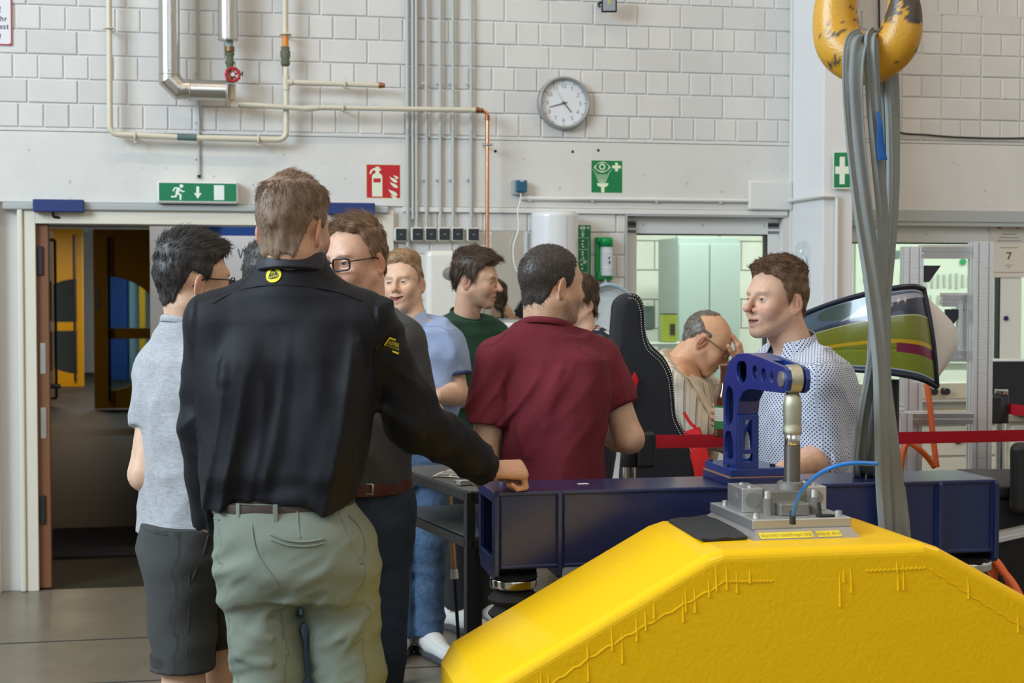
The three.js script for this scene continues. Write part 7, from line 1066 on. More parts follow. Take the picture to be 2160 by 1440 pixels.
// ---- body and clothes from joints
function bounds(pts, pad) { const b = new THREE.Box3().setFromPoints(pts).expandByScalar(pad); return [[b.min.x, b.min.y, b.min.z], [b.max.x, b.max.y, b.max.z]]; }
function buildPerson(S) {
  const F = S.fig, g = F.g, yaw = S.yaw || 0, [ox, oz] = S.o || [0, 0], skin = S.skin, dir = V(Math.sin(yaw), 0, Math.cos(yaw));
  const HM = headMatrix(S.head.c, S.head.yaw, S.head.pitch || 0, S.head.roll || 0, S.head.scale || 1), inv = HM.clone().invert();
  const nb = S.neck, nbl = nb.clone().applyMatrix4(inv), nr = S.head.neckR || 0.056;
  // body: one surface
  const list = [], pts = [nb, S.head.c];
  const rows = S.rows, shrink = rows.map((r) => [r[0], r[1], r[2], r[3] - 0.026, r[4] - 0.026]);
  list.push([stack(shrink, yaw, ox, oz), 0.03]); for (const r of rows) { pts.push(V(ox + 0.25, r[0], oz + 0.25), V(ox - 0.25, r[0], oz - 0.25)); }
  list.push([cap(nb, S.head.c.clone().add(V(0, -0.05, 0).applyQuaternion(new THREE.Quaternion().setFromEuler(new THREE.Euler(S.head.pitch || 0, S.head.yaw, S.head.roll || 0, 'YXZ')))), nr * 1.08, nr * 0.86), 0.03]);
  for (const a of S.arms) { const r = a.r || [0.046, 0.038, 0.027]; a.r = r; list.push([cap(nb.clone().lerp(a.sh, 0.3).add(V(0, -0.03, 0)), a.sh, 0.04, r[0]), 0.03], [cap(a.sh, a.el, r[0], r[1]), 0.02], [cap(a.el, a.el.clone().lerp(a.wr, 0.3), r[1] * 0.98, r[1] * 1.08), 0.02], [cap(a.el.clone().lerp(a.wr, 0.3), a.wr, r[1] * 1.08, r[2]), 0.02]); pts.push(a.sh, a.el, a.wr); }
  for (const l of S.legs || []) { const r = l.r || [0.078, 0.052, 0.036]; list.push([cap(l.hip.clone().lerp(l.kn, 0.16), l.kn, r[0] * 0.8, r[1]), 0.03], [cap(l.kn, l.kn.clone().lerp(l.an, 0.35), r[1], r[1] * 1.06), 0.03], [cap(l.kn.clone().lerp(l.an, 0.35), l.an, r[1] * 1.06, r[2]), 0.02]); pts.push(l.hip, l.kn, l.an); }
  const [lo, hi] = bounds(pts, 0.09), sc = skinNoise(skin, 0);
  const bodyFn = (x, y, z) => { let d = list[0][0](x, y, z); for (let i = 1; i < list.length; i++) d = smin(d, list[i][0](x, y, z), list[i][1]); return d; };
  hi[1] = mn(hi[1], mx(nb.y, S.head.c.y - 0.06)); const pieces = [meshSDF(bodyFn, lo, hi, S.cell || 0.013, sc)];
  const hd = makeHead({ skin, neckTo: nbl, neckR: nr, ...S.head.face }); for (const q of hd.geo) pieces.push(q.applyMatrix4(HM));
  for (const a of S.arms) if (a.hand) { const h = a.hand; pieces.push(handMesh(a.wr, a.el, handPrims(a.wr, h.dir, h.back, h.side, h.curl, h), a.r[2], skinNoise(skin, 0.06), h.cell || 0.0035)); }
  const body = part(g, 'body', pieces.map((q) => { const n = q.index ? q.toNonIndexed() : q; for (const k of Object.keys(n.attributes)) if (!['position', 'normal', 'color'].includes(k)) n.deleteAttribute(k); boxUV(n); return n; }), SKIN);
  if (S.head.hair) { const hg = makeHair({ ...S.head.hair, skull: hd.skull }); for (const q of hg) { q.applyMatrix4(HM); } part(g, 'hair', hg.map((q) => turnedUV(q.toNonIndexed(), -yaw)), S.head.hair.mat || HAIR); }
  // shirt
  const T = S.shirt; if (T) {
    const gr = T.grow || 0, st = stack(rows.map((r) => [r[0], r[1], r[2], r[3] + gr, r[4] + gr]), yaw, ox, oz, T.e || 2.35), sl = [], cuts = [], sp = [nb];
    const nkR = mx(T.neckR || 0.062, nr * 1.08 + 0.013), ks = T.k || 0.045;
    S.arms.forEach((a, i) => {
      const sr = T.sleeve || [0.064, 0.06, 0.052], fr = Array.isArray(T.cut) ? T.cut[i] : T.cut === undefined ? 0.55 : T.cut, sh = a.sh;
      const nk = nb.clone().lerp(sh, 0.22); nk.y = nb.y - (T.drop || 0.012); sl.push([cap(nk, sh.clone().add(V(0, -0.004, 0)), nkR * 0.72, sr[0] * 0.92), ks]);
      if (fr <= 1) { const e = sh.clone().lerp(a.el, fr), far = sh.clone().lerp(a.el, mn(1.25, fr + 0.25)), c = cap(sh, far, sr[0], sr[0] + (sr[1] - sr[0]) * (fr + 0.2)), d = a.el.clone().sub(sh).normalize(); sl.push([(x, y, z) => mx(c(x, y, z), (x - e.x) * d.x + (y - e.y) * d.y + (z - e.z) * d.z), 0.018]); sp.push(sh, e); a.cuffAt = [e, d, sr[0] + (sr[1] - sr[0]) * fr]; }
      else { const w = a.el.clone().lerp(a.wr, fr - 1), d = a.wr.clone().sub(a.el).normalize(), c1 = cap(sh, a.el, sr[0], sr[1]), c2 = cap(a.el, a.el.clone().lerp(a.wr, fr - 0.8), sr[1], sr[2]); sl.push([c1, 0.03], [(x, y, z) => mx(c2(x, y, z), (x - w.x) * d.x + (y - w.y) * d.y + (z - w.z) * d.z), 0.025]); sp.push(sh, a.el, a.wr); a.cuffAt = [w, d, sr[2]]; }
    });
    const nn = T.nn || V(0, 1, 0).addScaledVector(dir, 0.35).normalize(), np = nb.clone().add(V(0, T.neckUp || 0.03, 0)), hem = T.hem, fd = T.folds || [], ns = T.noise;
    const ncap = cap(nb.clone().add(V(0, -0.05, 0)), np.clone().addScaledVector(nn, 0.07), nkR, nkR * 0.97);
    const fn = (x, y, z) => {
      let d = mx(st(x, y, z), (typeof hem === 'function' ? hem(x, z) : hem) - y); for (const [c, k] of sl) d = smin(d, c(x, y, z), k); d = smin(d, ncap(x, y, z), ks);
      if (d < 0.05) { let w = 0; for (const q of fd) w += q(x, y, z); if (ns) w += ns(x, y, z); d -= w; }
      d = smax(d, (x - np.x) * nn.x + (y - np.y) * nn.y + (z - np.z) * nn.z, 0.004);
      return d;
    };
    for (const r of rows) { const c = Math.cos(yaw), s = Math.sin(yaw); for (const [u, v] of [[1, 1], [-1, -1], [1, -1], [-1, 1]]) { const lx = r[1] + u * r[3], lz = r[2] + v * r[4]; sp.push(V(c * lx + s * lz + ox, r[0], -s * lx + c * lz + oz)); } }
    const [l2, h2] = bounds(sp, 0.085), sg = meshSDF(fn, [l2[0], mx(l2[1], (T.hemMin || rows[0][0]) - 0.03), l2[2]], [h2[0], mn(h2[1], np.y + 0.06), h2[2]], T.cell || 0.0075, T.color);
    turnedUV(sg, -yaw + (T.uvTurn || 0)); S.shirtMesh = part(g, T.name || 'shirt', sg, T.mat, T.label);
    if (T.rib) { const q = []; for (let i = 0; i <= 40; i++) { const a = i / 40 * 6.2832, u = V(1, 0, 0).addScaledVector(nn, -nn.x).normalize(), v = nn.clone().cross(u), r = nkR + 0.001; q.push(np.clone().addScaledVector(nn, -0.004).addScaledVector(u, Math.cos(a) * r).addScaledVector(v, Math.sin(a) * r * 1.0)); } part(S.shirtMesh, 'neckband', [sweep(q, 0.0048, 8, 2.2, nn)], T.ribMat || T.mat); }
    if (T.trim) S.arms.forEach((a) => { const [e, d, r] = a.cuffAt, u = V(d.y, d.z, d.x).cross(d).normalize(), v = d.clone().cross(u), q = []; for (let i = 0; i <= 32; i++) { const an = i / 32 * 6.2832; q.push(e.clone().addScaledVector(d, -0.004).addScaledVector(u, Math.cos(an) * (r - 0.001)).addScaledVector(v, Math.sin(an) * (r - 0.001))); } part(S.shirtMesh, 'sleeve_band', [sweep(q, 0.0055, 6, 1.6, d)], T.trim); });
  }
  // trousers or shorts
  const Q = S.pants; if (Q) {
    const pr = Q.rows, pst = stack(pr, Q.yaw === undefined ? yaw : Q.yaw, ox, oz, 2.3), lg = [], cuts = [], sp = [];
    for (const l of S.legs) { const r = Q.r; lg.push([cap(l.hip, l.kn, r[0], r[1]), 0.045]); sp.push(l.hip, l.kn); if (Q.hemT <= 1) { const e = l.hip.clone().lerp(l.kn, Q.hemT), d = l.kn.clone().sub(l.hip).normalize(); cuts.push([e, d, l]); } else { const e = l.kn.clone().lerp(l.an, Q.hemT - 1), d = l.an.clone().sub(l.kn).normalize(), c = cap(l.kn, l.kn.clone().lerp(l.an, Q.hemT - 0.9), r[1], r[2]); lg.push([(x, y, z) => mx(c(x, y, z), (x - e.x) * d.x + (y - e.y) * d.y + (z - e.z) * d.z), 0.03]); sp.push(e); } }
    const fd = Q.folds || [], ns = Q.noise, fn = (x, y, z) => {
      let d = 1; if (Q.hemT <= 1) S.legs.forEach((l, i) => { const [e, dd] = cuts[i]; d = mn(d, mx(lg[i][0](x, y, z), (x - e.x) * dd.x + (y - e.y) * dd.y + (z - e.z) * dd.z)); });
      else { const h = lg.length / 2; const a = smin(lg[0][0](x, y, z), lg[1][0](x, y, z), 0.03); d = a; if (h > 1) d = smin(d, smin(lg[2][0](x, y, z), lg[3][0](x, y, z), 0.03), 0.012); }
      d = smin(pst(x, y, z), d, 0.05); if (d < 0.05) { let w = 0; for (const q of fd) w += q(x, y, z); if (ns) w += ns(x, y, z); d -= w; }
      return mx(d, y - Q.top);
    };
    for (const r of pr) sp.push(V(ox - r[3] - 0.03, r[0], oz - r[3] - 0.03), V(ox + r[3] + 0.03, r[0], oz + r[3] + 0.03));
    const [l3, h3] = bounds(sp, 0.11), pg = meshSDF(fn, l3, h3, Q.cell || 0.01); turnedUV(pg, -yaw); S.pantsMesh = part(g, Q.name || 'trousers', pg, Q.mat);
  }
  return S;
}
const clothNoise = (amp, fx, fy, fz, seed = 0) => (x, y, z) => amp * (ridge(x * fx + seed, y * fy, z * fz) * 0.6 + 0.5 * vnoise(x * fx * 2.1 + seed, y * fy * 2.1, z * fz * 2.1));
const cloth = (c, o = {}) => phy({ color: c, roughness: 0.9, sheen: 0.25, sheenRoughness: 0.6, sheenColor: c.clone().lerp(rgb(1, 1, 1), 0.4), bumpMap: B_KNIT, bumpScale: 0.0012, ...o });
const ADULT = (w = 0.2, d = 0.115, y0 = 0.95, y1 = 1.42) => [[y0 - 0.14, 0, 0, w * 0.88, d * 1.0], [y0, 0, 0, w * 0.82, d * 0.95], [y0 + (y1 - y0) * 0.35, 0, 0, w * 0.84, d * 0.95], [y0 + (y1 - y0) * 0.7, 0, 0, w * 0.95, d * 1.02], [y1 - 0.03, 0, -0.005, w * 0.92, d * 0.9], [y1 + 0.02, 0, -0.01, w * 0.6, d * 0.6]];
// ---------------------------------------------------------------- the people
const denim = (c, d = 0.25) => std({ color: c, roughness: 0.88, bumpMap: B_WEAVE, bumpScale: 0.0004, map: tex(256, 0.5, (u, v) => { const k = 0.78 + 0.34 * (tfbm(u, v, 6, 4, 55) - 0.5) + d * 0.5 * (tfbm(u, v, 64, 2, 7) - 0.5); return [k, k, k]; }, true) });
const shoeBlack = [M.black, M.rubber, M.black], shoeWhite = [std({ color: rgb(0.66, 0.65, 0.62), roughness: 0.6, bumpMap: B_FINE, bumpScale: 0.0008 }), std({ color: rgb(0.06, 0.06, 0.07), roughness: 0.6 }), std({ color: rgb(0.75, 0.75, 0.73), roughness: 0.7 })];
const rot = (v, a) => v.clone().applyAxisAngle(V(0, 1, 0), a);
const blackFrame = std({ color: rgb(0.008, 0.008, 0.009), roughness: 0.25 });

{ // ---- man in the black shirt, back to the camera, fist on the blue beam
  const F = figure('man in black long-sleeved shirt and green trousers leaning his fist on the beam', 600, 3.76), J = F.J;
  const S = buildPerson({ fig: F, skin: [0.618, 0.363, 0.240], yaw: 3.03, o: [0.01, 0], neck: J(616, 598, 0), cell: 0.014,
    rows: [[0.99, 0.015, 0, 0.172, 0.118], [1.055, 0.012, 0, 0.182, 0.13], [1.1, 0.012, 0, 0.196, 0.14], [1.22, 0.0, 0, 0.198, 0.135], [1.38, -0.005, 0, 0.2, 0.13], [1.48, -0.008, 0, 0.19, 0.105], [1.535, -0.01, 0, 0.13, 0.075]],
    head: { c: J(621, 484, 0.0), yaw: 2.78, pitch: 0.06, roll: 0.0, neckR: 0.06, face: { stubble: [0.10, 0.055, 0.03, 0.75], cell: 0.0032, noEyes: true },
      hair: { seed: 4, color: [0.2, 0.13, 0.085], line: [[0, 0.55], [45, 0.45], [70, 0.1], [82, -0.35], [95, -0.16], [106, -0.02], [122, -0.6], [140, -0.84], [180, -0.89]], thick: (x, y, z) => 0.006 + 0.013 * sstep(0.0, 0.8, y), strands: 5200, len: (x, y, z) => 0.014 + 0.016 * sstep(0.2, 0.9, y), rad: 0.0008, mess: 0.75, lift: 0.32, lump: 0.0036, soft: 0.06, flow: (x, y, z) => (y > 0.78 ? [-0.2 - x, 0.0, 1] : [x * 0.3, -1, -z * 0.2]) } },
    arms: [{ sh: J(772, 676, 0), el: J(872, 884, -0.10), wr: J(1028, 990, -0.29), r: [0.05, 0.042, 0.031], hand: { dir: V(1, -0.06, -0.25), back: V(0.1, 1, 0.35), side: 1, curl: [0.8, [1.15, 1.6, 0.9], [1.2, 1.6, 0.9], [1.25, 1.6, 0.9], [1.3, 1.6, 0.9]], size: 1.06, cell: 0.003 } },
      { sh: J(452, 676, 0.0), el: J(436, 890, -0.03), wr: J(446, 1105, -0.13), r: [0.05, 0.04, 0.028] }],
    legs: [{ hip: J(543, 1170, 0), kn: J(570, 1490, 0.0), an: J(566, 1850, 0.02) }, { hip: J(705, 1165, 0), kn: J(737, 1415, -0.03), an: J(640, 1830, 0.14) }],
    shirt: { name: 'shirt', mat: phy({ color: rgb(0.0045, 0.005, 0.0095), roughness: 0.6, specularIntensity: 0.55, sheen: 0.05, sheenRoughness: 0.35, sheenColor: rgb(0.25, 0.27, 0.42), bumpMap: B_WEAVE, bumpScale: 0.00025 }), e: 2.5, cut: [1.96, 1.97], sleeve: [0.07, 0.067, 0.047], neckR: 0.082, neckUp: 0.076, drop: 0.01, k: 0.05, cell: 0.0066, hemMin: 0.92,
      nn: V(0, 1, -0.25).normalize(), hem: (x, z) => 1.032 + 0.004 * Math.sin(x * 40),
      noise: (x, y, z) => { if (x > 0.235 || x < -0.205) { const t = x * 0.7 - y * 0.9; const q = x < 0 ? 0.5 : 1; return q * (0.009 * ridge(t * 13, (x + y) * 5, z * 7) + 0.005 * vnoise(x * 24, y * 24, z * 24)); } const low = sstep(1.52, 1.3, y), bend = 0.22 * (1.45 - y) ** 2 * 1.6, a = (x + bend) * 8.5; return low * (0.0155 * ridge(a, y * 0.8, 2.3) + 0.008 * ridge(a * 2.3 + 4, y * 1.8, 7.7) + 0.004 * vnoise(x * 30, y * 10, z * 8) + 0.010 * sstep(1.12, 1.06, y) * vnoise(x * 22, y * 20, 3)) + 0.002 * vnoise(x * 16, y * 16, z * 16); },
      folds: folds([[J(760, 720, 0.1), J(745, 960, 0.1), 0.02, 0.009], [J(830, 760, 0.05), J(905, 860, -0.08), 0.016, 0.008], [J(790, 850, 0.0), J(860, 905, -0.05), 0.016, 0.012], [J(880, 930, -0.08), J(960, 930, -0.14), 0.016, 0.009], [J(455, 690, 0.12), J(470, 800, 0.12), 0.018, 0.010]]) },
    pants: { name: 'trousers', mat: std({ color: rgb(0.185, 0.215, 0.175), roughness: 0.85, bumpMap: B_WEAVE, bumpScale: 0.0003 }), top: 1.037, yaw: 0, r: [0.097, 0.082, 0.068], hemT: 1.96, cell: 0.0082,
      rows: [[0.80, 0.02, 0, 0.16, 0.125], [0.87, 0.026, 0.01, 0.193, 0.145], [0.95, 0.012, 0.012, 0.19, 0.142], [1.04, -0.017, 0, 0.17, 0.118]],
      noise: (x, y, z) => (0.008 * ridge(x * 5 + y * 4, y * 12 - x * 7, z * 5) + 0.005 * ridge(x * 12, y * 26 - x * 12, z * 9)) * sstep(1.0, 0.85, y) + 0.0035 * vnoise(x * 14, y * 20, z * 14),
      folds: folds([[J(690, 1210, 0.12), J(600, 1300, 0.1), 0.014, 0.01], [J(560, 1170, 0.14), J(640, 1290, 0.1), 0.012, -0.010], [J(760, 1330, 0.08), J(690, 1420, 0.1), 0.014, 0.012], [J(790, 1290, 0.05), J(700, 1360, 0.1), 0.014, 0.01], [J(510, 1330, 0.09), J(600, 1360, 0.1), 0.012, 0.007], [J(500, 1390, 0.09), J(620, 1410, 0.1), 0.012, 0.008]]) } });
  const g = F.g, sm = S.shirtMesh, shirtM = sm.material;
  // stand collar, yoke seam, cuff, belt, loops, pockets
  const cr = []; for (let i = 0; i <= 44; i++) { const a = i / 44 * 6.2832; cr.push([Math.cos(a), Math.sin(a)]); }
  const nc = J(617, 550, -0.01), cp = [], ci = []; for (let i = 0; i < cr.length; i++) { const [c, s] = cr[i]; for (const [r, y] of [[0.091, -0.036], [0.093, -0.026], [0.083, 0.016], [0.079, 0.018], [0.075, 0.01], [0.077, -0.02]]) cp.push(nc.x + c * r * 1.0, nc.y + y + s * 0.014, nc.z + s * r * 1.08); }
  for (let i = 0; i < cr.length - 1; i++) for (let j = 0; j < 6; j++) { const a = i * 6 + j, b = i * 6 + (j + 1) % 6; ci.push(a, b, a + 6, a + 6, b, b + 6); }
  const cg = new THREE.BufferGeometry(); cg.setAttribute('position', new THREE.Float32BufferAttribute(cp, 3)); cg.setIndex(ci); cg.computeVertexNormals(); boxUV(cg);
  const side2 = phy({ color: rgb(0.012, 0.0125, 0.019), roughness: 0.6, side: THREE.DoubleSide, sheen: 0.3, sheenColor: rgb(0.2, 0.2, 0.3) });
  part(sm, 'collar', cg, side2);
  S.fn = null;
  const wr = J(1030, 994, -0.29), el = J(872, 884, -0.10), cd = wr.clone().sub(el).normalize(), ce = el.clone().lerp(wr, 0.95);
  const cuff = part(sm, 'cuff', [rodGeo(ce.clone().addScaledVector(cd, -0.055), ce.clone().addScaledVector(cd, 0.003), 0.0505, 0.0475, 28)], shirtM);
  for (const [px, py] of [[1000, 985], [1012, 996]]) { const p = J(px, py, -0.22); part(cuff, 'button', [new THREE.SphereGeometry(0.0055, 12, 8).scale(1, 1, 0.5).translate(p.x, p.y, p.z)], M.black); }
  const beltM = std({ color: rgb(0.055, 0.035, 0.03), roughness: 0.45, bumpMap: B_FINE, bumpScale: 0.0006 }), prow = [1.03, -0.014, 0, 0.172, 0.121];
  part(g, 'belt', [ringBand(prow, 0, 0.01, 0, 1.003, 1.036, 0.0045)], beltM, 'dark leather belt');
  const pm = S.pantsMesh, pmat = pm.material;
  for (const a of [-1.1, -0.55, 0.0, 0.75]) { const x = prow[1] + 0.01 + Math.sin(a) * 0.178, z = Math.cos(a) * 0.131; part(pm, 'belt_loop', [box(0.012, 0.055, 0.006, 0, 0, 0, 0.002).rotateY(a).translate(x, 1.012, z)], pmat); }
  const hp2 = S.pantsMesh; part(pm, 'back_pocket', [seam(hp2, [[571, 1127], [600, 1138], [628, 1142], [656, 1141], [682, 1136]], 0.005, 0.5), seam(hp2, [[572, 1138], [600, 1148], [628, 1152], [656, 1151], [681, 1146]], 0.004, 0.5)], pmat);
  part(pm, 'back_pocket', [seam(hp2, [[442, 1086], [452, 1093], [464, 1096]], 0.004, 0.5)], pmat);
  part(pm, 'side_pocket', [seam(hp2, [[735, 1085], [758, 1110], [770, 1140], [772, 1165], [760, 1190]], 0.005, 0.6)], pmat);
  part(pm, 'back_seam', [seam(hp2, [[540, 1060], [532, 1110], [545, 1170], [585, 1230], [615, 1280]], 0.0022)], pmat); part(pm, 'back_seam', [seam(hp2, [[627, 1075], [630, 1110], [633, 1135]], 0.0018)], pmat);
  part(sm, 'yoke_seam', [seam(sm, [[448, 640], [480, 622], [520, 608], [570, 601], [620, 602], [670, 607], [720, 618], [765, 634]], 0.0022)], shirtM);
  part(sm, 'armhole_seam', [seam(sm, [[770, 640], [790, 680], [793, 730], [785, 790], [776, 840]], 0.002)], shirtM);
  // round chest badge on the yoke and the yellow print on the sleeve
  const badge = canvasTex(256, 256, (c) => { c.fillStyle = '#e6d321'; c.beginPath(); c.ellipse(128, 128, 126, 126, 0, 0, 7); c.fill(); c.fillStyle = '#22291c'; c.beginPath(); c.moveTo(128, 34); c.bezierCurveTo(168, 40, 226, 140, 214, 168); c.bezierCurveTo(200, 206, 56, 206, 42, 168); c.bezierCurveTo(30, 140, 88, 40, 128, 34); c.fill(); c.fillStyle = '#e6d321'; c.font = 'bold 50px sans-serif'; c.textAlign = 'center'; c.fillText('LOTUS', 128, 172); c.lineWidth = 6; c.strokeStyle = '#e6d321'; c.beginPath(); c.arc(114, 92, 20, 2, 6); c.stroke(); c.beginPath(); c.arc(140, 100, 20, 3.6, 8); c.stroke(); c.beginPath(); c.moveTo(100, 118); c.lineTo(156, 84); c.stroke(); });
  part(sm, 'badge', patch(sm, 577, 580, 0.041, 0.038, 0.22, 0.002, true), std({ map: badge, roughness: 0.7, side: THREE.DoubleSide }), 'round yellow badge with dark triangle and lettering');
  const yl = '#e8d91c', sl = canvasTex(256, 160, (c) => { c.fillStyle = '#0b0b0d'; c.fillRect(0, 0, 256, 160); c.fillStyle = yl; c.fillRect(6, 6, 22, 110); c.fillRect(6, 6, 130, 20); c.font = 'bold 58px sans-serif'; c.fillText('LOTUS', 46, 84); c.font = 'bold 20px sans-serif'; c.fillText('E N G I N E E R I N G', 46, 112); c.fillRect(150, 136, 90, 20); });
  part(sm, 'sleeve_print', patch(sm, 828, 727, 0.056, 0.035, -0.28, 0.002), std({ map: sl, roughness: 0.7 }), 'yellow bracket and lettering on the sleeve');
  shoe(g, J(566, 1850, 0.02), J(566, 1850, 0.02).add(V(-0.05, 0, -0.26)), shoeBlack); shoe(g, J(640, 1830, 0.14), J(640, 1830, 0.14).add(V(0.06, 0, -0.25)), shoeBlack);
}
{ // ---- man in the light grey T-shirt and dark shorts with folded arms
  const F = figure('dark-haired man in light grey T-shirt and charcoal shorts with folded arms', 380, 4.2), J = F.J, yaw = 2.3;
  const heather = tex(256, 0.3, (u, v) => { const k = 0.92 + 0.12 * (tnoise(u * 24, v * 200, 200, 3) - 0.5) + 0.08 * (tfbm(u, v, 40, 2, 8) - 0.5); return [k, k, k]; }, true);
  const S = buildPerson({ fig: F, skin: [0.659, 0.418, 0.286], yaw, o: [0.035, 0], neck: J(398, 697, 0), cell: 0.012,
    rows: [[0.84, 0, 0, 0.18, 0.13], [0.93, 0, 0, 0.178, 0.125], [1.08, 0, -0.005, 0.176, 0.12], [1.25, 0, -0.012, 0.183, 0.12], [1.36, 0, -0.012, 0.175, 0.105], [1.42, 0, 0.0, 0.115, 0.07]],
    head: { c: J(410, 597, 0), yaw: 2.22, pitch: 0.02, face: { cell: 0.0032, noEyes: true, brow: [0.03, 0.022, 0.02] },
      hair: { seed: 11, color: [0.03, 0.026, 0.026], line: [[0, 0.5], [45, 0.42], [68, 0.2], [80, -0.3], [94, -0.12], [106, 0.0], [124, -0.5], [145, -0.8], [180, -0.86]], thick: (x, y, z) => 0.0055 + 0.022 * sstep(0.25, 0.85, y) + 0.014 * sstep(0.5, 0.9, z) * sstep(0.2, 0.5, y), soft: 0.07, strands: 3800, len: (x, y, z) => 0.016 + 0.026 * sstep(0.3, 0.8, y), rad: 0.0009, mess: 0.6, lift: 0.35, flow: (x, y, z) => (y > 0.55 ? [0.35, 0.25, 0.9] : [0, -1, -0.1]) } },
    arms: [{ sh: J(342, 775, -0.06), el: J(306, 1000, 0.0), wr: J(410, 985, -0.24), r: [0.05, 0.045, 0.031] }, { sh: J(490, 775, 0.06), el: J(520, 985, -0.05), wr: J(452, 1006, -0.19), r: [0.047, 0.042, 0.029], hand: { dir: V(-1, -0.06, 0.35), back: V(0.3, 0.2, 1), side: 1, curl: [0.3, 0.3, 0.35, 0.4, 0.45], size: 0.95 } }],
    legs: [{ hip: J(382, 1130, 0.085), kn: J(388, 1475, 0.085), an: J(392, 1795, 0.07), r: [0.08, 0.058, 0.04] }, { hip: J(425, 1130, -0.085), kn: J(466, 1415, -0.085), an: J(468, 1730, -0.09), r: [0.08, 0.056, 0.038] }],
    shirt: { name: 't_shirt', mat: phy({ color: rgb(0.43, 0.435, 0.46), map: heather, roughness: 0.92, sheen: 0.3, sheenRoughness: 0.7, sheenColor: rgb(0.8, 0.8, 0.9), bumpMap: B_KNIT, bumpScale: 0.001 }), cut: [0.57, 0.58], sleeve: [0.064, 0.064, 0.05], neckR: 0.064, neckUp: 0.02, hem: (x, z) => 0.893 + 0.006 * Math.sin(x * 18), hemMin: 0.86, rib: true, nn: rot(V(0, 1, 0.28), yaw).normalize(),
      noise: (x, y, z) => 0.008 * ridge(x * 6 + y * 5, y * 8 - x * 5, z * 6) + 0.0045 * vnoise(x * 18, y * 18, z * 18), folds: folds([[J(400, 960, 0.13), J(350, 1060, 0.1), 0.02, 0.01]]) },
    pants: { name: 'shorts', mat: std({ color: rgb(0.05, 0.052, 0.05), roughness: 0.9, bumpMap: B_WEAVE, bumpScale: 0.0005 }), top: 0.915, r: [0.1, 0.084, 0.06], hemT: 0.8, cell: 0.009, rows: [[0.76, 0, 0, 0.15, 0.12], [0.84, 0, -0.01, 0.175, 0.135], [0.92, 0, 0, 0.172, 0.12]], noise: (x, y, z) => 0.007 * ridge(x * 6 + y * 4, y * 9, z * 6) + 0.004 * vnoise(x * 16, y * 16, z * 16) } });
  const pm = S.pantsMesh; part(pm, 'pocket_edge', [seam(pm, [[440, 1128], [430, 1165], [415, 1200], [405, 1225]], 0.003)], pm.material); part(pm, 'side_seam', [seam(pm, [[398, 1150], [400, 1230], [398, 1310], [394, 1380]], 0.0018)], pm.material); part(pm, 'back_pocket', [seam(pm, [[304, 1112], [325, 1122], [352, 1128]], 0.0035, 0.5)], pm.material); for (const l of [S.legs[0], S.legs[1]]) { const e = l.hip.clone().lerp(l.kn, 0.79), d = l.kn.clone().sub(l.hip).normalize(); part(pm, 'turn_up', [rodGeo(e.clone().addScaledVector(d, -0.035), e.clone().addScaledVector(d, 0.006), 0.089, 0.087, 32)], pm.material); }
  glasses(F.g, headMatrix(J(410, 597, 0), 2.22, 0.02), blackFrame, 0.4);
  for (const l of S.legs) { const a = l.an.clone().setY(0), sh = shoe(F.g, a, a.clone().add(rot(V(0.02, 0, 0.26), 2.85)), shoeWhite); }
}
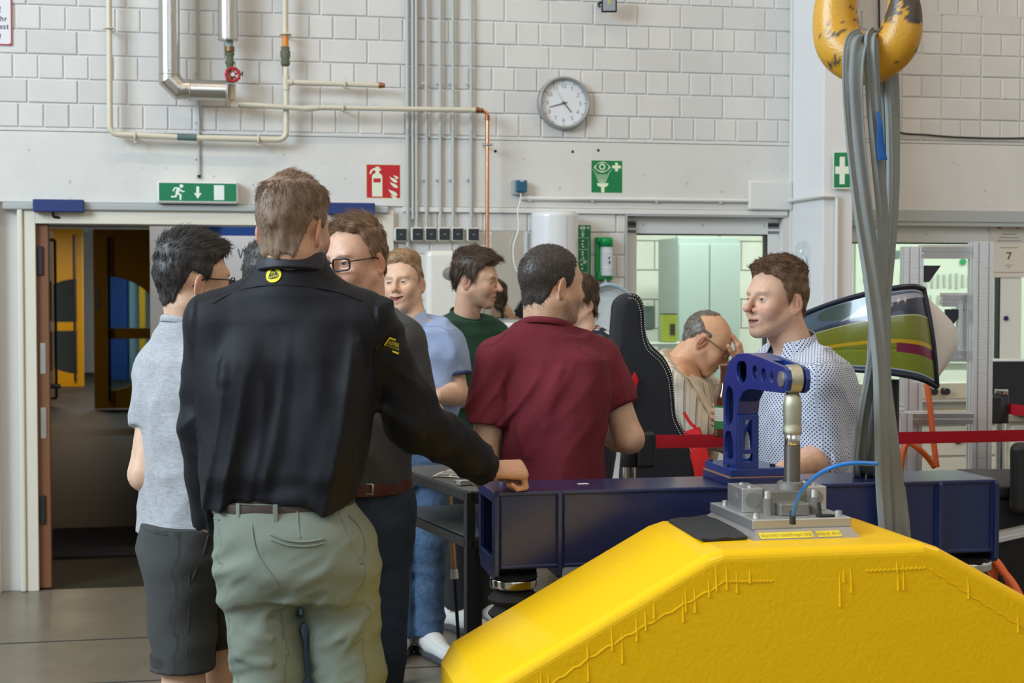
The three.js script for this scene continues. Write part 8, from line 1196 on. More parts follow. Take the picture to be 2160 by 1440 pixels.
{ // ---- man with dark-rimmed glasses, charcoal polo and brown belt, facing the man in black
  const F = figure('man with black-rimmed glasses, charcoal shirt, brown belt and dark jeans', 790, 4.6), J = F.J, yaw = -0.6;
  const S = buildPerson({ fig: F, skin: [0.659, 0.385, 0.270], yaw, o: [-0.06, 0], neck: J(768, 668, 0), cell: 0.014,
    rows: [[0.86, 0, 0, 0.17, 0.15], [0.97, 0, 0.01, 0.172, 0.155], [1.08, 0, 0.02, 0.178, 0.165], [1.25, 0, 0.01, 0.188, 0.145], [1.4, 0, 0, 0.185, 0.115], [1.47, 0, 0, 0.12, 0.075]],
    head: { c: J(748, 553, 0.0), yaw: -0.62, pitch: 0.1, roll: 0.02, neckR: 0.062, face: { cell: 0.0028, jaw: 1.1, gaze: [-0.2, -0.1], brow: [0.17, 0.10, 0.06], stubble: [0.3, 0.18, 0.13, 0.2] },
      hair: { seed: 21, color: [0.21, 0.125, 0.075], line: [[0, 0.72], [30, 0.62], [55, 0.6], [70, 0.2], [80, -0.3], [92, -0.15], [108, 0.0], [124, -0.5], [145, -0.78], [180, -0.84]], thick: (x, y, z) => 0.008 + 0.016 * sstep(0.2, 0.85, y), strands: 2600, len: (x, y, z) => 0.02 + 0.025 * sstep(0.4, 0.9, y), rad: 0.0007, mess: 0.9, lift: 0.4, flow: (x, y, z) => (y > 0.6 ? [-0.7, 0.15, 0.6] : [0, -1, -0.3]) } },
    arms: [{ sh: J(842, 722, 0.06), el: J(888, 900, 0.02), wr: J(915, 866, 0.2), r: [0.05, 0.043, 0.03], hand: { dir: V(-0.28, 0.85, 0.35), back: V(0.9, 0.3, 0.15), side: -1, curl: [0.0, 0.9, 0.9, 1.0, 1.0], size: 0.8 } }, { sh: J(668, 722, -0.06), el: J(640, 890, -0.02), wr: J(700, 985, 0.1), r: [0.05, 0.043, 0.03] }],
    legs: [{ hip: J(802, 1085, 0.02), kn: J(800, 1370, 0.04), an: J(794, 1645, 0.0) }, { hip: J(700, 1085, 0.0), kn: J(690, 1370, 0.03), an: J(686, 1645, 0.0) }],
    shirt: { name: 'polo_shirt', mat: cloth(rgb(0.055, 0.056, 0.06)), cut: 0.72, sleeve: [0.074, 0.072, 0.05], neckR: 0.07, neckUp: 0.02, hem: 0.978, hemMin: 0.95, cell: 0.0085, rib: true, nn: rot(V(0, 1, 0.3), yaw).normalize(), noise: (x, y, z) => 0.0075 * ridge(x * 7 + y * 3, y * 5, z * 6) + 0.004 * vnoise(x * 18, y * 18, z * 18) },
    pants: { mat: denim(rgb(0.04, 0.064, 0.105)), top: 0.982, r: [0.1, 0.077, 0.062], hemT: 1.95, cell: 0.0105, rows: [[0.76, 0, 0, 0.15, 0.12], [0.86, 0, 0, 0.182, 0.145], [0.99, 0, 0, 0.168, 0.15]], noise: (x, y, z) => 0.004 * ridge(x * 6 + y * 5, y * 13, z * 6) } });
  glasses(F.g, headMatrix(J(748, 553, 0), -0.62, 0.1, 0.02), blackFrame, 0.25, undefined, 0.003);
  const br = [0.97, 0, 0.005, 0.174, 0.157], belt = part(F.g, 'belt', [ringBand(br, yaw, -0.06, 0, 0.948, 0.99, 0.006)], std({ color: rgb(0.075, 0.02, 0.012), roughness: 0.4, bumpMap: B_FINE, bumpScale: 0.0008 }), 'brown leather belt');
  const bk = J(776, 1031, 0.176); part(belt, 'buckle', [new THREE.TorusGeometry(0.02, 0.0035, 8, 4).rotateZ(0.785).scale(1.2, 1, 1).rotateY(-0.5).translate(bk.x, bk.y, bk.z)], M.steel);
  for (const l of S.legs) { const a = l.an.clone().setY(0); shoe(F.g, a, a.clone().add(rot(V(0.02, 0, 0.27), yaw)), shoeBlack); }
}
{ // ---- man mostly hidden behind the man in black: short dark hair, light jeans
  const F = figure('man with short dark hair and light blue jeans hidden behind the black shirt', 592, 5.2), J = F.J, yaw = 1.2;
  const S = buildPerson({ fig: F, skin: [0.597, 0.363, 0.245], yaw, o: [0, 0], neck: J(585, 680, 0), cell: 0.016, rows: ADULT(0.19, 0.12, 0.95, 1.4),
    head: { c: J(584, 594, 0), yaw: 1.5, face: { cell: 0.004, noEyes: true }, hair: { seed: 31, cell: 0.004, color: [0.035, 0.03, 0.026], strands: 900, len: 0.02, lift: 0.7, mess: 0.8, rad: 0.0009, flow: (x, y, z) => (y > 0.5 ? [0.1, 0.8, 0.5] : [0, -1, -0.1]), line: [[0, 0.5], [45, 0.42], [68, 0.12], [80, -0.25], [92, -0.12], [108, 0.02], [124, -0.5], [145, -0.78], [180, -0.84]], thick: (x, y, z) => 0.007 + 0.02 * sstep(0.3, 0.8, y) } },
    arms: [{ sh: J(572, 730, 0.15), el: J(566, 900, 0.17), wr: J(590, 990, 0.15) }, { sh: J(600, 730, -0.15), el: J(604, 900, -0.17), wr: J(620, 990, -0.12) }],
    legs: [{ hip: J(575, 1040, 0.08), kn: J(605, 1270, 0.09), an: J(636, 1545, 0.08) }, { hip: J(590, 1040, -0.08), kn: J(640, 1270, -0.06), an: J(650, 1530, -0.08) }],
    shirt: { mat: cloth(rgb(0.05, 0.06, 0.09)), cut: 0.6, hem: 0.9, hemMin: 0.86, cell: 0.016, rib: true, neckR: 0.064, nn: rot(V(0, 1, 0.3), yaw).normalize() },
    pants: { mat: denim(rgb(0.10, 0.19, 0.38), 0.5), top: 0.92, r: [0.09, 0.072, 0.064], hemT: 1.95, cell: 0.011, rows: [[0.76, 0, 0, 0.14, 0.11], [0.85, 0, 0, 0.17, 0.13], [0.93, 0, 0, 0.155, 0.115]], noise: (x, y, z) => 0.005 * ridge(x * 7 + y * 6, y * 14, z * 6) } });
  for (const l of S.legs) { const a = l.an.clone().setY(0); shoe(F.g, a, a.clone().add(rot(V(0, 0, 0.26), yaw)), shoeWhite); }
}
{ // ---- smiling blond man in the pale blue polo shirt
  const F = figure('smiling blond man in pale blue polo shirt and blue jeans', 880, 6.44), J = F.J, yaw = -0.1;
  const S = buildPerson({ fig: F, skin: [0.700, 0.440, 0.306], yaw, o: [0.012, 0], neck: J(868, 672, 0), cell: 0.013, rows: [[0.86, 0, 0, 0.165, 0.115], [0.95, 0, 0, 0.158, 0.112], [1.15, 0, 0, 0.165, 0.115], [1.3, 0, 0, 0.182, 0.115], [1.38, 0, 0, 0.17, 0.1], [1.43, 0, 0, 0.11, 0.07]],
    head: { c: J(850, 598, 0), yaw: -0.27, pitch: -0.03, roll: 0.05, face: { cell: 0.003, smile: 1, open: 0.006, gaze: [-0.25, 0], iris: [0.13, 0.2, 0.28], brow: [0.34, 0.22, 0.13], browAmp: 0.55, squint: true },
      hair: { seed: 41, cell: 0.004, color: [0.33, 0.20, 0.105], line: [[0, 0.56], [40, 0.5], [66, 0.25], [77, -0.4], [91, -0.18], [106, -0.03], [124, -0.5], [145, -0.78], [180, -0.84]], thick: (x, y, z) => 0.005 + 0.024 * sstep(0.35, 0.85, y), strands: 1800, len: 0.022, rad: 0.0009, lift: 0.25, mess: 0.4, flow: (x, y, z) => (y > 0.5 ? [-0.9, 0.2, 0.35] : [0, -1, -0.2]) } },
    arms: [{ sh: J(950, 728, 0.0), el: J(966, 830, 0.02), wr: J(922, 836, 0.22), r: [0.047, 0.043, 0.03], hand: { dir: V(-1, 0.05, 0.2), back: V(0.1, 0.1, 1), side: -1, curl: [0.05, 0.7, 0.75, 0.8, 0.85] } }, { sh: J(808, 726, 0.0), el: J(800, 850, 0.02), wr: J(850, 880, 0.2), r: [0.047, 0.042, 0.03] }],
    legs: [{ hip: J(915, 935, 0), kn: J(906, 1130, 0.02), an: J(906, 1345, 0.0) }, { hip: J(848, 935, 0), kn: J(846, 1130, 0.02), an: J(846, 1345, 0.0) }],
    shirt: { name: 'polo_shirt', mat: cloth(rgb(0.30, 0.38, 0.58)), cut: 0.62, sleeve: [0.068, 0.066, 0.05], neckR: 0.064, neckUp: 0.008, hem: 0.9, hemMin: 0.87, cell: 0.0085, nn: V(0, 1, 0.4).normalize(), trim: std({ color: rgb(0.03, 0.045, 0.12), roughness: 0.9 }), noise: (x, y, z) => 0.0075 * ridge(x * 7 + y * 4, y * 6, z * 6) + 0.004 * vnoise(x * 18, y * 18, z * 18) },
    pants: { mat: denim(rgb(0.105, 0.19, 0.34), 0.5), top: 0.93, r: [0.092, 0.071, 0.063], hemT: 1.97, cell: 0.0095, rows: [[0.74, 0, 0, 0.14, 0.11], [0.84, 0, 0, 0.175, 0.125], [0.94, 0, 0, 0.16, 0.112]], noise: (x, y, z) => 0.006 * ridge(x * 7 + y * 8, y * 15, z * 6) * sstep(0.8, 0.5, y) + 0.003 * vnoise(x * 15, y * 18, z * 15) } });
  const col = (s) => [J(868 + s * 4, 668, 0.085), J(868 + s * 30, 652, 0.03), J(868 + s * 28, 648, -0.03)];
  const cm = S.shirtMesh.material; for (const s of [1, -1]) { const [a, b, c] = col(s), a2 = a.clone().add(V(s * 0.045, -0.045, 0.012)), b2 = b.clone().add(V(s * 0.012, -0.052, 0.02)); const q = new THREE.BufferGeometry(); q.setAttribute('position', new THREE.Float32BufferAttribute([a, b, b2, a, b2, a2].flatMap((p) => [p.x, p.y, p.z]), 3)); q.computeVertexNormals(); part(S.shirtMesh, 'collar', boxUV(q), cloth(rgb(0.33, 0.41, 0.6), { side: THREE.DoubleSide })); }
  part(S.shirtMesh, 'placket', [sweep([J(866, 676, 0.10), J(872, 700, 0.125), J(876, 730, 0.125)], 0.012, 8, 0.25, V(0, 0, 1))], cm);
  const lg = J(898, 730, 0.125); part(S.shirtMesh, 'chest_emblem', [box(0.014, 0.006, 0.002, lg.x, lg.y, lg.z, 0.0008), box(0.005, 0.011, 0.002, lg.x - 0.002, lg.y + 0.004, lg.z, 0.0008)], std({ color: rgb(0.03, 0.05, 0.15), roughness: 0.8 }));
  shoe(F.g, J(904, 1350, 0).setY(0), J(904, 1350, 0).setY(0).add(V(0.12, 0, 0.245)), shoeWhite); shoe(F.g, J(846, 1350, 0).setY(0), J(846, 1350, 0).setY(0).add(V(-0.06, 0, 0.26)), shoeWhite);
}
{ // ---- man in the dark green T-shirt in profile
  const F = figure('brown-haired man in dark green T-shirt seen in profile before the towel dispenser', 990, 6.95), J = F.J, yaw = 0.7;
  const S = buildPerson({ fig: F, skin: [0.659, 0.396, 0.275], yaw, o: [-0.01, 0], neck: J(984, 664, 0), cell: 0.014, rows: ADULT(0.19, 0.115, 0.93, 1.39),
    head: { c: J(1005, 592, 0.02), yaw: 1.32, pitch: 0.12, face: { cell: 0.003, brow: [0.06, 0.035, 0.02], stubble: [0.3, 0.18, 0.12, 0.3], nose: 1.15 },
      hair: { seed: 51, cell: 0.004, color: [0.06, 0.034, 0.02], reach: 0.015, line: [[0, 0.5], [45, 0.42], [68, 0.15], [79, -0.4], [92, -0.2], [106, -0.05], [124, -0.45], [145, -0.7], [180, -0.78]], thick: (x, y, z) => 0.012 + 0.024 * sstep(0.1, 0.8, y) + 0.012 * sstep(0.5, 0.9, z) * sstep(0.2, 0.5, y), strands: 2600, len: 0.035, rad: 0.001, lift: 0.35, mess: 0.9, flow: (x, y, z) => (y > 0.45 ? [0.2, 0.1, 1] : [0, -1, -0.2]) } },
    arms: [{ sh: J(936, 704, 0.11), el: J(945, 835, 0.16), wr: J(1010, 850, 0.3) }, { sh: J(1043, 708, -0.11), el: J(1060, 830, -0.1), wr: J(1080, 850, 0.12) }],
    legs: [{ hip: J(965, 905, 0.06), kn: J(965, 1110, 0.08), an: J(965, 1290, 0.05) }, { hip: J(1015, 905, -0.06), kn: J(1020, 1110, -0.04), an: J(1022, 1290, -0.05) }],
    shirt: { name: 't_shirt', mat: cloth(rgb(0.012, 0.06, 0.036)), cut: 0.62, sleeve: [0.068, 0.066, 0.05], neckR: 0.07, neckUp: 0.004, hem: 0.88, hemMin: 0.84, cell: 0.009, rib: true, nn: rot(V(0, 1, 0.42), yaw).normalize(), noise: (x, y, z) => 0.0075 * ridge(x * 7 + y * 4, y * 6, z * 6) + 0.004 * vnoise(x * 18, y * 18, z * 18) },
    pants: { mat: cloth(rgb(0.02, 0.02, 0.025)), top: 0.91, r: [0.09, 0.07, 0.06], hemT: 1.95, cell: 0.013, rows: [[0.74, 0, 0, 0.14, 0.11], [0.83, 0, 0, 0.17, 0.125], [0.92, 0, 0, 0.158, 0.112]] } });
  for (const l of S.legs) { const a = l.an.clone().setY(0); shoe(F.g, a, a.clone().add(rot(V(0, 0, 0.26), yaw)), shoeWhite); }
}
{ // ---- person in the dark floral shirt, seen past the red T-shirt and in the mirror
  const F = figure('brown-haired person in navy floral shirt standing before the mirror', 1225, 7.2), J = F.J, yaw = -0.75;
  const ftex = canvasTex(512, 512, (c) => { const R = rng(77); c.fillStyle = '#161a27'; c.fillRect(0, 0, 512, 512); for (let i = 0; i < 46; i++) { const x = R() * 512, y = R() * 512, s = 14 + R() * 26, k = R(); c.fillStyle = k < 0.5 ? '#c9c6cc' : k < 0.8 ? '#7f8aa5' : '#c79a96'; for (let p = 0; p < 5; p++) { const a = p * 1.2566 + i; c.beginPath(); c.ellipse(x + Math.cos(a) * s * 0.6, y + Math.sin(a) * s * 0.6, s * 0.55, s * 0.32, a, 0, 7); c.fill(); } } });
  ftex.wrapS = ftex.wrapT = THREE.RepeatWrapping; ftex.repeat.set(1 / 0.4, 1 / 0.4);
  const S = buildPerson({ fig: F, skin: [0.659, 0.418, 0.296], yaw, o: [0, 0], neck: J(1230, 696, 0), cell: 0.015, rows: ADULT(0.185, 0.115, 0.88, 1.33),
    head: { c: J(1213, 641, 0), yaw: -0.95, pitch: 0.08, face: { cell: 0.0034, brow: [0.1, 0.06, 0.04] },
      hair: { seed: 61, cell: 0.004, color: [0.095, 0.055, 0.032], line: [[0, 0.5], [45, 0.4], [68, 0.05], [80, -0.3], [100, -0.35], [120, -0.7], [180, -0.95]], thick: (x, y, z) => 0.016 + 0.016 * sstep(0.1, 0.8, y), strands: 2400, len: 0.04, rad: 0.001, lift: 0.2, mess: 0.5, flow: (x, y, z) => (y > 0.7 ? [x > 0 ? 0.8 : -0.8, -0.2, 0.3] : [0, -1, -0.25]) } },
    arms: [{ sh: J(1292, 734, 0.1), el: J(1302, 880, 0.1), wr: J(1270, 930, 0.25) }, { sh: J(1174, 733, -0.1), el: J(1165, 880, -0.08), wr: J(1190, 930, 0.1) }],
    legs: [{ hip: J(1255, 950, 0.05), kn: J(1255, 1120, 0.06), an: J(1255, 1265, 0.05) }, { hip: J(1205, 950, -0.05), kn: J(1205, 1120, -0.04), an: J(1205, 1265, -0.05) }],
    shirt: { mat: std({ map: ftex, roughness: 0.8, bumpMap: B_KNIT, bumpScale: 0.001 }), cut: 0.8, sleeve: [0.066, 0.064, 0.05], neckR: 0.066, neckUp: 0.004, hem: 0.82, hemMin: 0.8, cell: 0.01, nn: rot(V(0, 1, 0.4), yaw).normalize(), noise: clothNoise(0.003, 7, 6, 6) },
    pants: { mat: cloth(rgb(0.025, 0.03, 0.05)), top: 0.87, r: [0.088, 0.07, 0.06], hemT: 1.95, cell: 0.018, rows: [[0.7, 0, 0, 0.14, 0.11], [0.79, 0, 0, 0.17, 0.125], [0.88, 0, 0, 0.155, 0.112]] } });
  for (const l of S.legs) { const a = l.an.clone().setY(0); shoe(F.g, a, a.clone().add(rot(V(0, 0, 0.25), yaw)), shoeBlack); }
}
{ // ---- man in the dark red T-shirt behind the beam
  const F = figure('man with cropped dark hair in dark red T-shirt standing behind the blue beam', 1165, 4.72), J = F.J, yaw = 2.85;
  const S = buildPerson({ fig: F, skin: [0.659, 0.407, 0.270], yaw, o: [0.0, 0], neck: J(1150, 694, 0), cell: 0.012,
    rows: [[0.84, 0, 0, 0.168, 0.125], [0.95, 0, 0, 0.165, 0.12], [1.1, 0.0, 0, 0.162, 0.12], [1.25, 0, 0, 0.172, 0.12], [1.34, 0, 0, 0.172, 0.105], [1.41, 0.01, 0, 0.12, 0.075]],
    head: { c: J(1165, 602, 0.0), yaw: 2.2, pitch: 0.05, neckR: 0.064, face: { cell: 0.003, stubble: [0.17, 0.10, 0.065, 0.6], jaw: 1.06, brow: [0.04, 0.03, 0.02] },
      hair: { seed: 71, cell: 0.0033, color: [0.045, 0.035, 0.03], line: [[0, 0.42], [45, 0.34], [64, 0.1], [72, -0.4], [82, -0.62], [90, -0.4], [100, -0.3], [112, -0.62], [130, -0.88], [180, -0.96]], thick: () => 0.005, lump: 0.0012, soft: 0.3, strands: 6500, len: 0.008, rad: 0.0006, lift: 1.3, mess: 0.9, droop: 0.1, grey: (x, y, z) => (hash3(Math.floor(x * 700), Math.floor(y * 200), Math.floor(z * 700)) > 0.985 && z < -0.02 ? 0.35 : 0), bald: (x, y, z) => 0.9 * sstep(0.10, 0.0, (x + 0.25) ** 2 + (z + 0.35) ** 2) * sstep(0.5, 0.8, y) * 0.5 } },
    arms: [{ sh: J(1047, 758, 0.02), el: J(1020, 965, 0.02), wr: J(1060, 1100, -0.22), r: [0.05, 0.043, 0.031] }, { sh: J(1266, 757, -0.06), el: J(1328, 925, -0.02), wr: J(1262, 905, -0.24), r: [0.05, 0.045, 0.031], hand: { dir: V(-0.7, 0.1, -0.6), back: V(0.3, 0.9, 0.2), side: 1, curl: [0.4, 0.6, 0.6, 0.7, 0.7] } }],
    legs: [{ hip: J(1118, 1085, 0), kn: J(1150, 1310, 0.0), an: J(1160, 1585, 0.0) }, { hip: J(1214, 1085, 0), kn: J(1224, 1310, 0), an: J(1230, 1585, 0.0) }],
    shirt: { name: 't_shirt', mat: phy({ color: rgb(0.15, 0.0125, 0.024), roughness: 0.95, sheen: 0.12, sheenRoughness: 0.6, sheenColor: rgb(0.6, 0.2, 0.25), bumpMap: B_KNIT, bumpScale: 0.0011 }), e: 2.4, cut: [0.63, 0.6], sleeve: [0.068, 0.07, 0.05], neckR: 0.07, neckUp: 0.012, hem: 0.9, hemMin: 0.86, cell: 0.0072, rib: true, nn: rot(V(0, 1, 0.3), yaw).normalize(),
      noise: (x, y, z) => { const low = sstep(1.42, 1.2, y), a = x * 9 + 0.9 * Math.sin(y * 8); return low * (0.010 * ridge(a, y * 1.4, 3) + 0.006 * ridge(a * 2.2 + 3, y * 2.5, 5)) + 0.004 * vnoise(x * 20, y * 12, z * 20); }, folds: folds([[J(1180, 780, 0.13), J(1150, 900, 0.13), 0.02, 0.008], [J(1060, 830, 0.1), J(1110, 960, 0.12), 0.022, 0.011], [J(1270, 830, 0.06), J(1200, 960, 0.12), 0.022, 0.01], [J(1285, 900, 0.05), J(1180, 1000, 0.12), 0.02, 0.009]]) },
    pants: { mat: cloth(rgb(0.33, 0.30, 0.25)), top: 0.95, r: [0.098, 0.082, 0.07], hemT: 1.95, cell: 0.012, rows: [[0.76, 0, 0, 0.15, 0.12], [0.86, 0, 0, 0.182, 0.135], [0.96, 0, 0, 0.168, 0.12]], noise: clothNoise(0.004, 6, 14, 6) } });
  for (const l of S.legs) { const a = l.an.clone().setY(0); shoe(F.g, a, a.clone().add(rot(V(0, 0, 0.27), yaw)), shoeBlack); }
}
{ // ---- bald man with glasses, forehead in his hand
  const F = figure('balding man with glasses in a striped shirt resting his forehead in his hand', 1470, 6.2), J = F.J, yaw = 1.25;
  const stripes = tex(512, 0.24, (u, v) => { const q = (u * 5) % 1, k = q < 0.09 || (q > 0.15 && q < 0.19) ? 0.55 : q > 0.5 && q < 0.54 ? 0.78 : 1; const n = 0.95 + 0.08 * (tnoise(u * 128, v * 128, 128, 2) - 0.5); return k < 1 ? [k * 0.98 * n, k * 0.9 * n, k * 0.85 * n] : [0.93 * n, 0.89 * n, 0.83 * n]; }, true);
  const hc = J(1490, 722, 0), hp = 0.6;
  const S = buildPerson({ fig: F, skin: [0.659, 0.363, 0.214], yaw, o: [0, 0], neck: J(1436, 768, 0), cell: 0.013,
    rows: [[0.86, 0, -0.05, 0.18, 0.13], [0.98, 0, -0.055, 0.18, 0.135], [1.1, 0, -0.065, 0.182, 0.135], [1.2, 0, -0.075, 0.185, 0.125], [1.27, 0, -0.08, 0.17, 0.1], [1.31, 0, -0.075, 0.12, 0.07]],
    head: { c: hc, yaw: 1.5, pitch: hp, roll: 0.0, neckR: 0.06, face: { cell: 0.0032, noEyes: true, brow: [0.3, 0.25, 0.2] },
      hair: { seed: 81, cell: 0.004, color: [0.17, 0.145, 0.12], line: [[0, 2], [70, 2], [79, 0.0], [84, -0.3], [92, -0.25], [104, -0.15], [120, -0.6], [145, -0.85], [180, -0.9]], bald: (x, y, z) => 1.2 * sstep(0.0, 0.4, y + 0.2 * z), thick: () => 0.004, lump: 0.0012, soft: 0.35, strands: 2200, len: 0.012, rad: 0.0008, lift: 0.5, mess: 0.7, flow: () => [0, -0.9, -0.5] } },
    arms: [{ sh: J(1428, 800, 0.16), el: J(1482, 905, 0.2), wr: J(1560, 935, 0.1), r: [0.048, 0.042, 0.03] }, { sh: J(1470, 810, -0.18), el: J(1592, 872, -0.1), wr: J(1566, 772, 0.0), r: [0.046, 0.042, 0.03], hand: { dir: V(-0.22, 1, 0.0), back: V(1, 0.2, 0.25), side: 1, curl: [0.1, 0.35, 0.35, 0.4, 0.4], cell: 0.0035 } }],
    legs: [{ hip: J(1440, 990, 0.09), kn: J(1450, 1180, 0.1), an: J(1440, 1425, 0.08) }, { hip: J(1445, 990, -0.09), kn: J(1455, 1180, -0.08), an: J(1448, 1425, -0.09) }],
    shirt: { mat: std({ map: stripes, color: rgb(0.86, 0.82, 0.76), roughness: 0.85, bumpMap: B_KNIT, bumpScale: 0.001 }), cut: [1.75, 1.15], sleeve: [0.074, 0.07, 0.052], neckR: 0.07, neckUp: 0.012, hem: 0.84, hemMin: 0.82, cell: 0.0085, nn: rot(V(0, 1, 0.75), yaw).normalize(), noise: (x, y, z) => 0.006 * ridge(x * 7 + y * 6, y * 9 - x * 5, z * 6) + 0.003 * vnoise(x * 18, y * 18, z * 18) },
    pants: { mat: cloth(rgb(0.03, 0.03, 0.035)), top: 0.9, r: [0.092, 0.072, 0.062], hemT: 1.95, cell: 0.018, rows: [[0.72, 0, -0.05, 0.14, 0.11], [0.82, 0, -0.05, 0.172, 0.128], [0.91, 0, -0.05, 0.16, 0.118]] } });
  const cm = new THREE.Matrix4(); glasses(F.g, headMatrix(hc, 1.5, hp), std({ color: rgb(0.12, 0.10, 0.09), roughness: 0.3, metalness: 0.6 }), 0.6);
  for (const l of S.legs) { const a = l.an.clone().setY(0); shoe(F.g, a, a.clone().add(rot(V(0, 0, 0.26), yaw)), shoeBlack); }
}
{ // ---- man in the white shirt with blue dots
  const F = figure('brown-haired man in white shirt with small blue dots holding a bottle', 1690, 4.95), J = F.J, yaw = -1.0;
  const dots = tex(256, 0.052, (u, v) => { const cell = (a, b) => { let x = (u * 4 + a) % 1 - 0.5, y = (v * 4 + b) % 1 - 0.5; return Math.hypot(x, y); }; const d = mn(cell(0, 0), cell(0.5, 0.5)); return d < 0.185 ? [0.16, 0.26, 0.50] : [0.86, 0.88, 0.92]; }, true);
  const hc = J(1636, 634, 0.02);
  const S = buildPerson({ fig: F, skin: [0.680, 0.413, 0.291], yaw, o: [-0.005, 0], neck: J(1672, 730, 0), cell: 0.012,
    rows: [[0.84, 0, 0, 0.185, 0.14], [0.95, 0, 0.0, 0.185, 0.14], [1.1, 0, 0.0, 0.188, 0.14], [1.24, 0, -0.005, 0.195, 0.135], [1.31, 0, -0.005, 0.185, 0.11], [1.37, 0, -0.005, 0.125, 0.075]],
    head: { c: hc, yaw: -1.05, pitch: -0.02, roll: 0.0, neckR: 0.06, face: { cell: 0.0026, open: 0.005, gaze: [-0.15, 0.05], iris: [0.14, 0.2, 0.24], brow: [0.28, 0.16, 0.1], browAmp: 0.55, nose: 1.25, stubble: [0.42, 0.25, 0.19, 0.25] },
      hair: { seed: 91, cell: 0.0033, color: [0.155, 0.088, 0.05], line: [[0, 0.58], [35, 0.52], [60, 0.36], [70, -0.1], [80, -0.5], [91, -0.22], [106, -0.05], [124, -0.5], [145, -0.78], [180, -0.84]], thick: (x, y, z) => 0.008 + 0.022 * sstep(0.25, 0.85, y) + 0.006 * sstep(0.5, 0.9, z) * sstep(0.3, 0.6, y), strands: 3600, len: (x, y, z) => 0.015 + 0.02 * sstep(0.3, 0.8, y), rad: 0.0007, lift: 0.3, mess: 0.55, flow: (x, y, z) => (y > 0.5 ? [0.25, 0.35, 0.9] : [0, -1, -0.25]) } },
    arms: [{ sh: J(1722, 795, 0.15), el: J(1738, 965, 0.15), wr: J(1640, 1000, 0.34), r: [0.048, 0.044, 0.031] }, { sh: J(1618, 792, -0.14), el: J(1640, 935, -0.2), wr: J(1578, 874, -0.07), r: [0.046, 0.042, 0.029], hand: { dir: V(-1, 0.02, 0.0), back: V(-0.05, 0.0, -1), side: -1, curl: [0.3, [0.75, 1.2, 0.8], [0.75, 1.2, 0.8], [0.75, 1.2, 0.8], [0.75, 1.2, 0.8]], spread: 0.02, cell: 0.003 } }],
    legs: [{ hip: J(1705, 1055, 0.09), kn: J(1705, 1280, 0.1), an: J(1705, 1560, 0.08) }, { hip: J(1672, 1055, -0.09), kn: J(1672, 1280, -0.08), an: J(1672, 1545, -0.09) }],
    shirt: { mat: std({ map: dots, color: rgb(0.86, 0.86, 0.88), roughness: 0.85, bumpMap: B_KNIT, bumpScale: 0.001 }), cut: [1.06, 1.05], sleeve: [0.072, 0.07, 0.062], neckR: 0.07, neckUp: 0.004, hem: 0.9, hemMin: 0.86, cell: 0.0075, nn: rot(V(0, 1, 0.5), yaw).normalize(),
      noise: (x, y, z) => 0.008 * ridge(x * 7 + y * 3, y * 6 - x * 3, z * 6) + 0.004 * vnoise(x * 18, y * 18, z * 18), folds: folds([[J(1650, 800, 0.15), J(1720, 900, 0.2), 0.014, 0.006], [J(1760, 840, 0.15), J(1740, 940, 0.2), 0.013, 0.008], [J(1690, 880, 0.2), J(1750, 930, 0.2), 0.012, 0.007]]) },
    pants: { mat: cloth(rgb(0.012, 0.012, 0.016)), top: 0.95, r: [0.097, 0.08, 0.066], hemT: 1.95, cell: 0.013, rows: [[0.76, 0, 0, 0.15, 0.12], [0.86, 0, 0, 0.186, 0.145], [0.96, 0, 0, 0.175, 0.13]] } });
  // turned-down collar, open at the throat, and the rolled cuff
  const cm = std({ map: dots, color: rgb(0.86, 0.86, 0.88), roughness: 0.85, side: THREE.DoubleSide }), nb = J(1672, 730, 0), cp = [], ci = [], N = 30;
  for (let i = 0; i <= N; i++) { const a = -2.72 + 5.44 * i / N, fr = Math.abs(a) / 2.72, dx = rot(V(Math.sin(a + Math.PI), 0, Math.cos(a + Math.PI)), yaw); for (const [r, y] of [[0.068, 0.052 - 0.045 * fr], [0.071, 0.056 - 0.045 * fr], [0.083 + 0.012 * fr, 0.016 - 0.05 * fr], [0.088 + 0.016 * fr, 0.004 - 0.07 * fr - 0.02 * sstep(0.8, 1, fr)]]) cp.push(nb.x + dx.x * r, nb.y + y, nb.z + dx.z * r); }
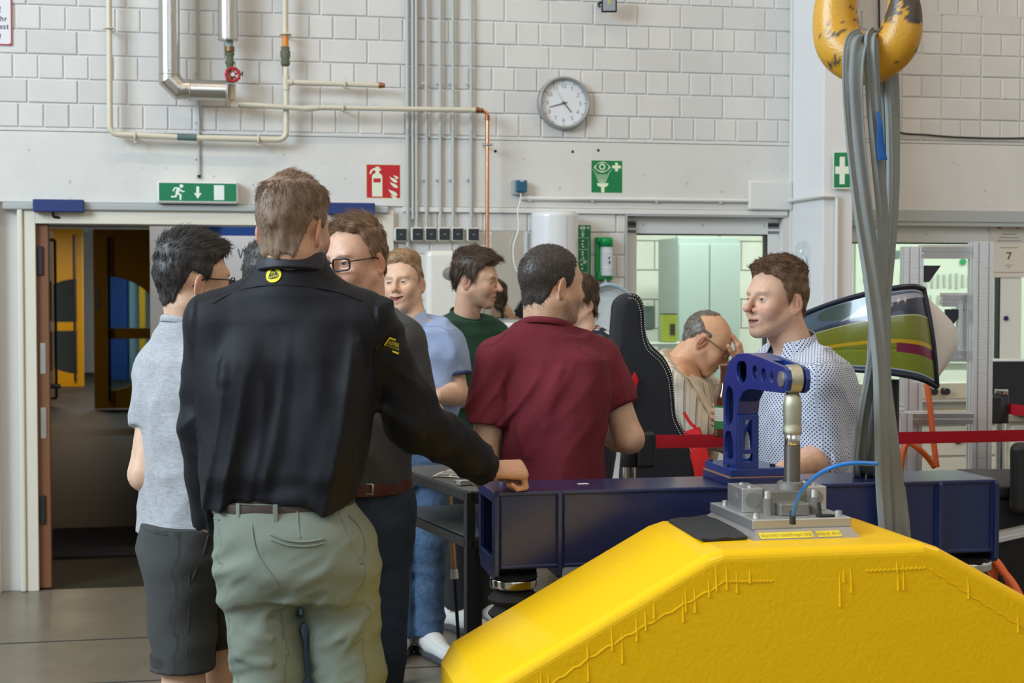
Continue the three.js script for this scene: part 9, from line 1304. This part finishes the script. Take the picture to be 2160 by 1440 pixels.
  for (let i = 0; i < N; i++) for (let j = 0; j < 3; j++) { const a = i * 4 + j, b = a + 4; ci.push(a, a + 1, b, b, a + 1, b + 1); }
  const cg = new THREE.BufferGeometry(); cg.setAttribute('position', new THREE.Float32BufferAttribute(cp, 3)); cg.setIndex(ci); cg.computeVertexNormals(); turnedUV(cg, 1.0); part(S.shirtMesh, 'collar', cg, cm);
  const el = J(1738, 965, 0.15), wr = J(1640, 1000, 0.34), d = wr.clone().sub(el).normalize(); const cuffG = rodGeo(el.clone().addScaledVector(d, -0.03), el.clone().addScaledVector(d, 0.045), 0.075, 0.068, 28); turnedUV(cuffG.toNonIndexed(), 0.3); part(S.shirtMesh, 'rolled_cuff', [boxUV(cuffG)], cm);
  for (const l of S.legs) { const a = l.an.clone().setY(0); shoe(F.g, a, a.clone().add(rot(V(0, 0, 0.27), yaw)), shoeBlack); }
  // beer bottle in his hand
  const bc = J(1528, 866, 0.015), b = thing('beer_bottle', 'brown glass bottle with green and white label in the hand of the man in dots', 'bottle', V(0, 0, 0)), wpos = bc.clone().applyAxisAngle(V(0, 1, 0), -YAW).add(F.g.position);
  b.position.copy(wpos); const bg = phy({ color: rgb(0.10, 0.03, 0.008), roughness: 0.08, clearcoat: 1, clearcoatRoughness: 0.05 });
  part(b, 'glass', [lathe([[0, -0.085], [0.03, -0.085], [0.0325, -0.08], [0.0325, 0.035], [0.029, 0.055], [0.018, 0.078], [0.0145, 0.1], [0.0135, 0.135], [0.0155, 0.138], [0.0155, 0.15], [0.0125, 0.152], [0, 0.152]], 36)], bg);
  part(b, 'label', [new THREE.CylinderGeometry(0.0329, 0.0329, 0.075, 32, 1, true).translate(0, -0.02, 0)], std({ roughness: 0.6, map: canvasTex(256, 128, (c) => { c.fillStyle = '#d9d8cc'; c.fillRect(0, 0, 256, 128); c.fillStyle = '#2f7d3c'; c.fillRect(0, 84, 256, 44); c.fillRect(0, 0, 256, 10); c.fillStyle = '#9aa08c'; for (let i = 0; i < 5; i++) c.fillRect(10, 24 + i * 12, 236, 2); }) }));
}
renderer.render(scene, camera);
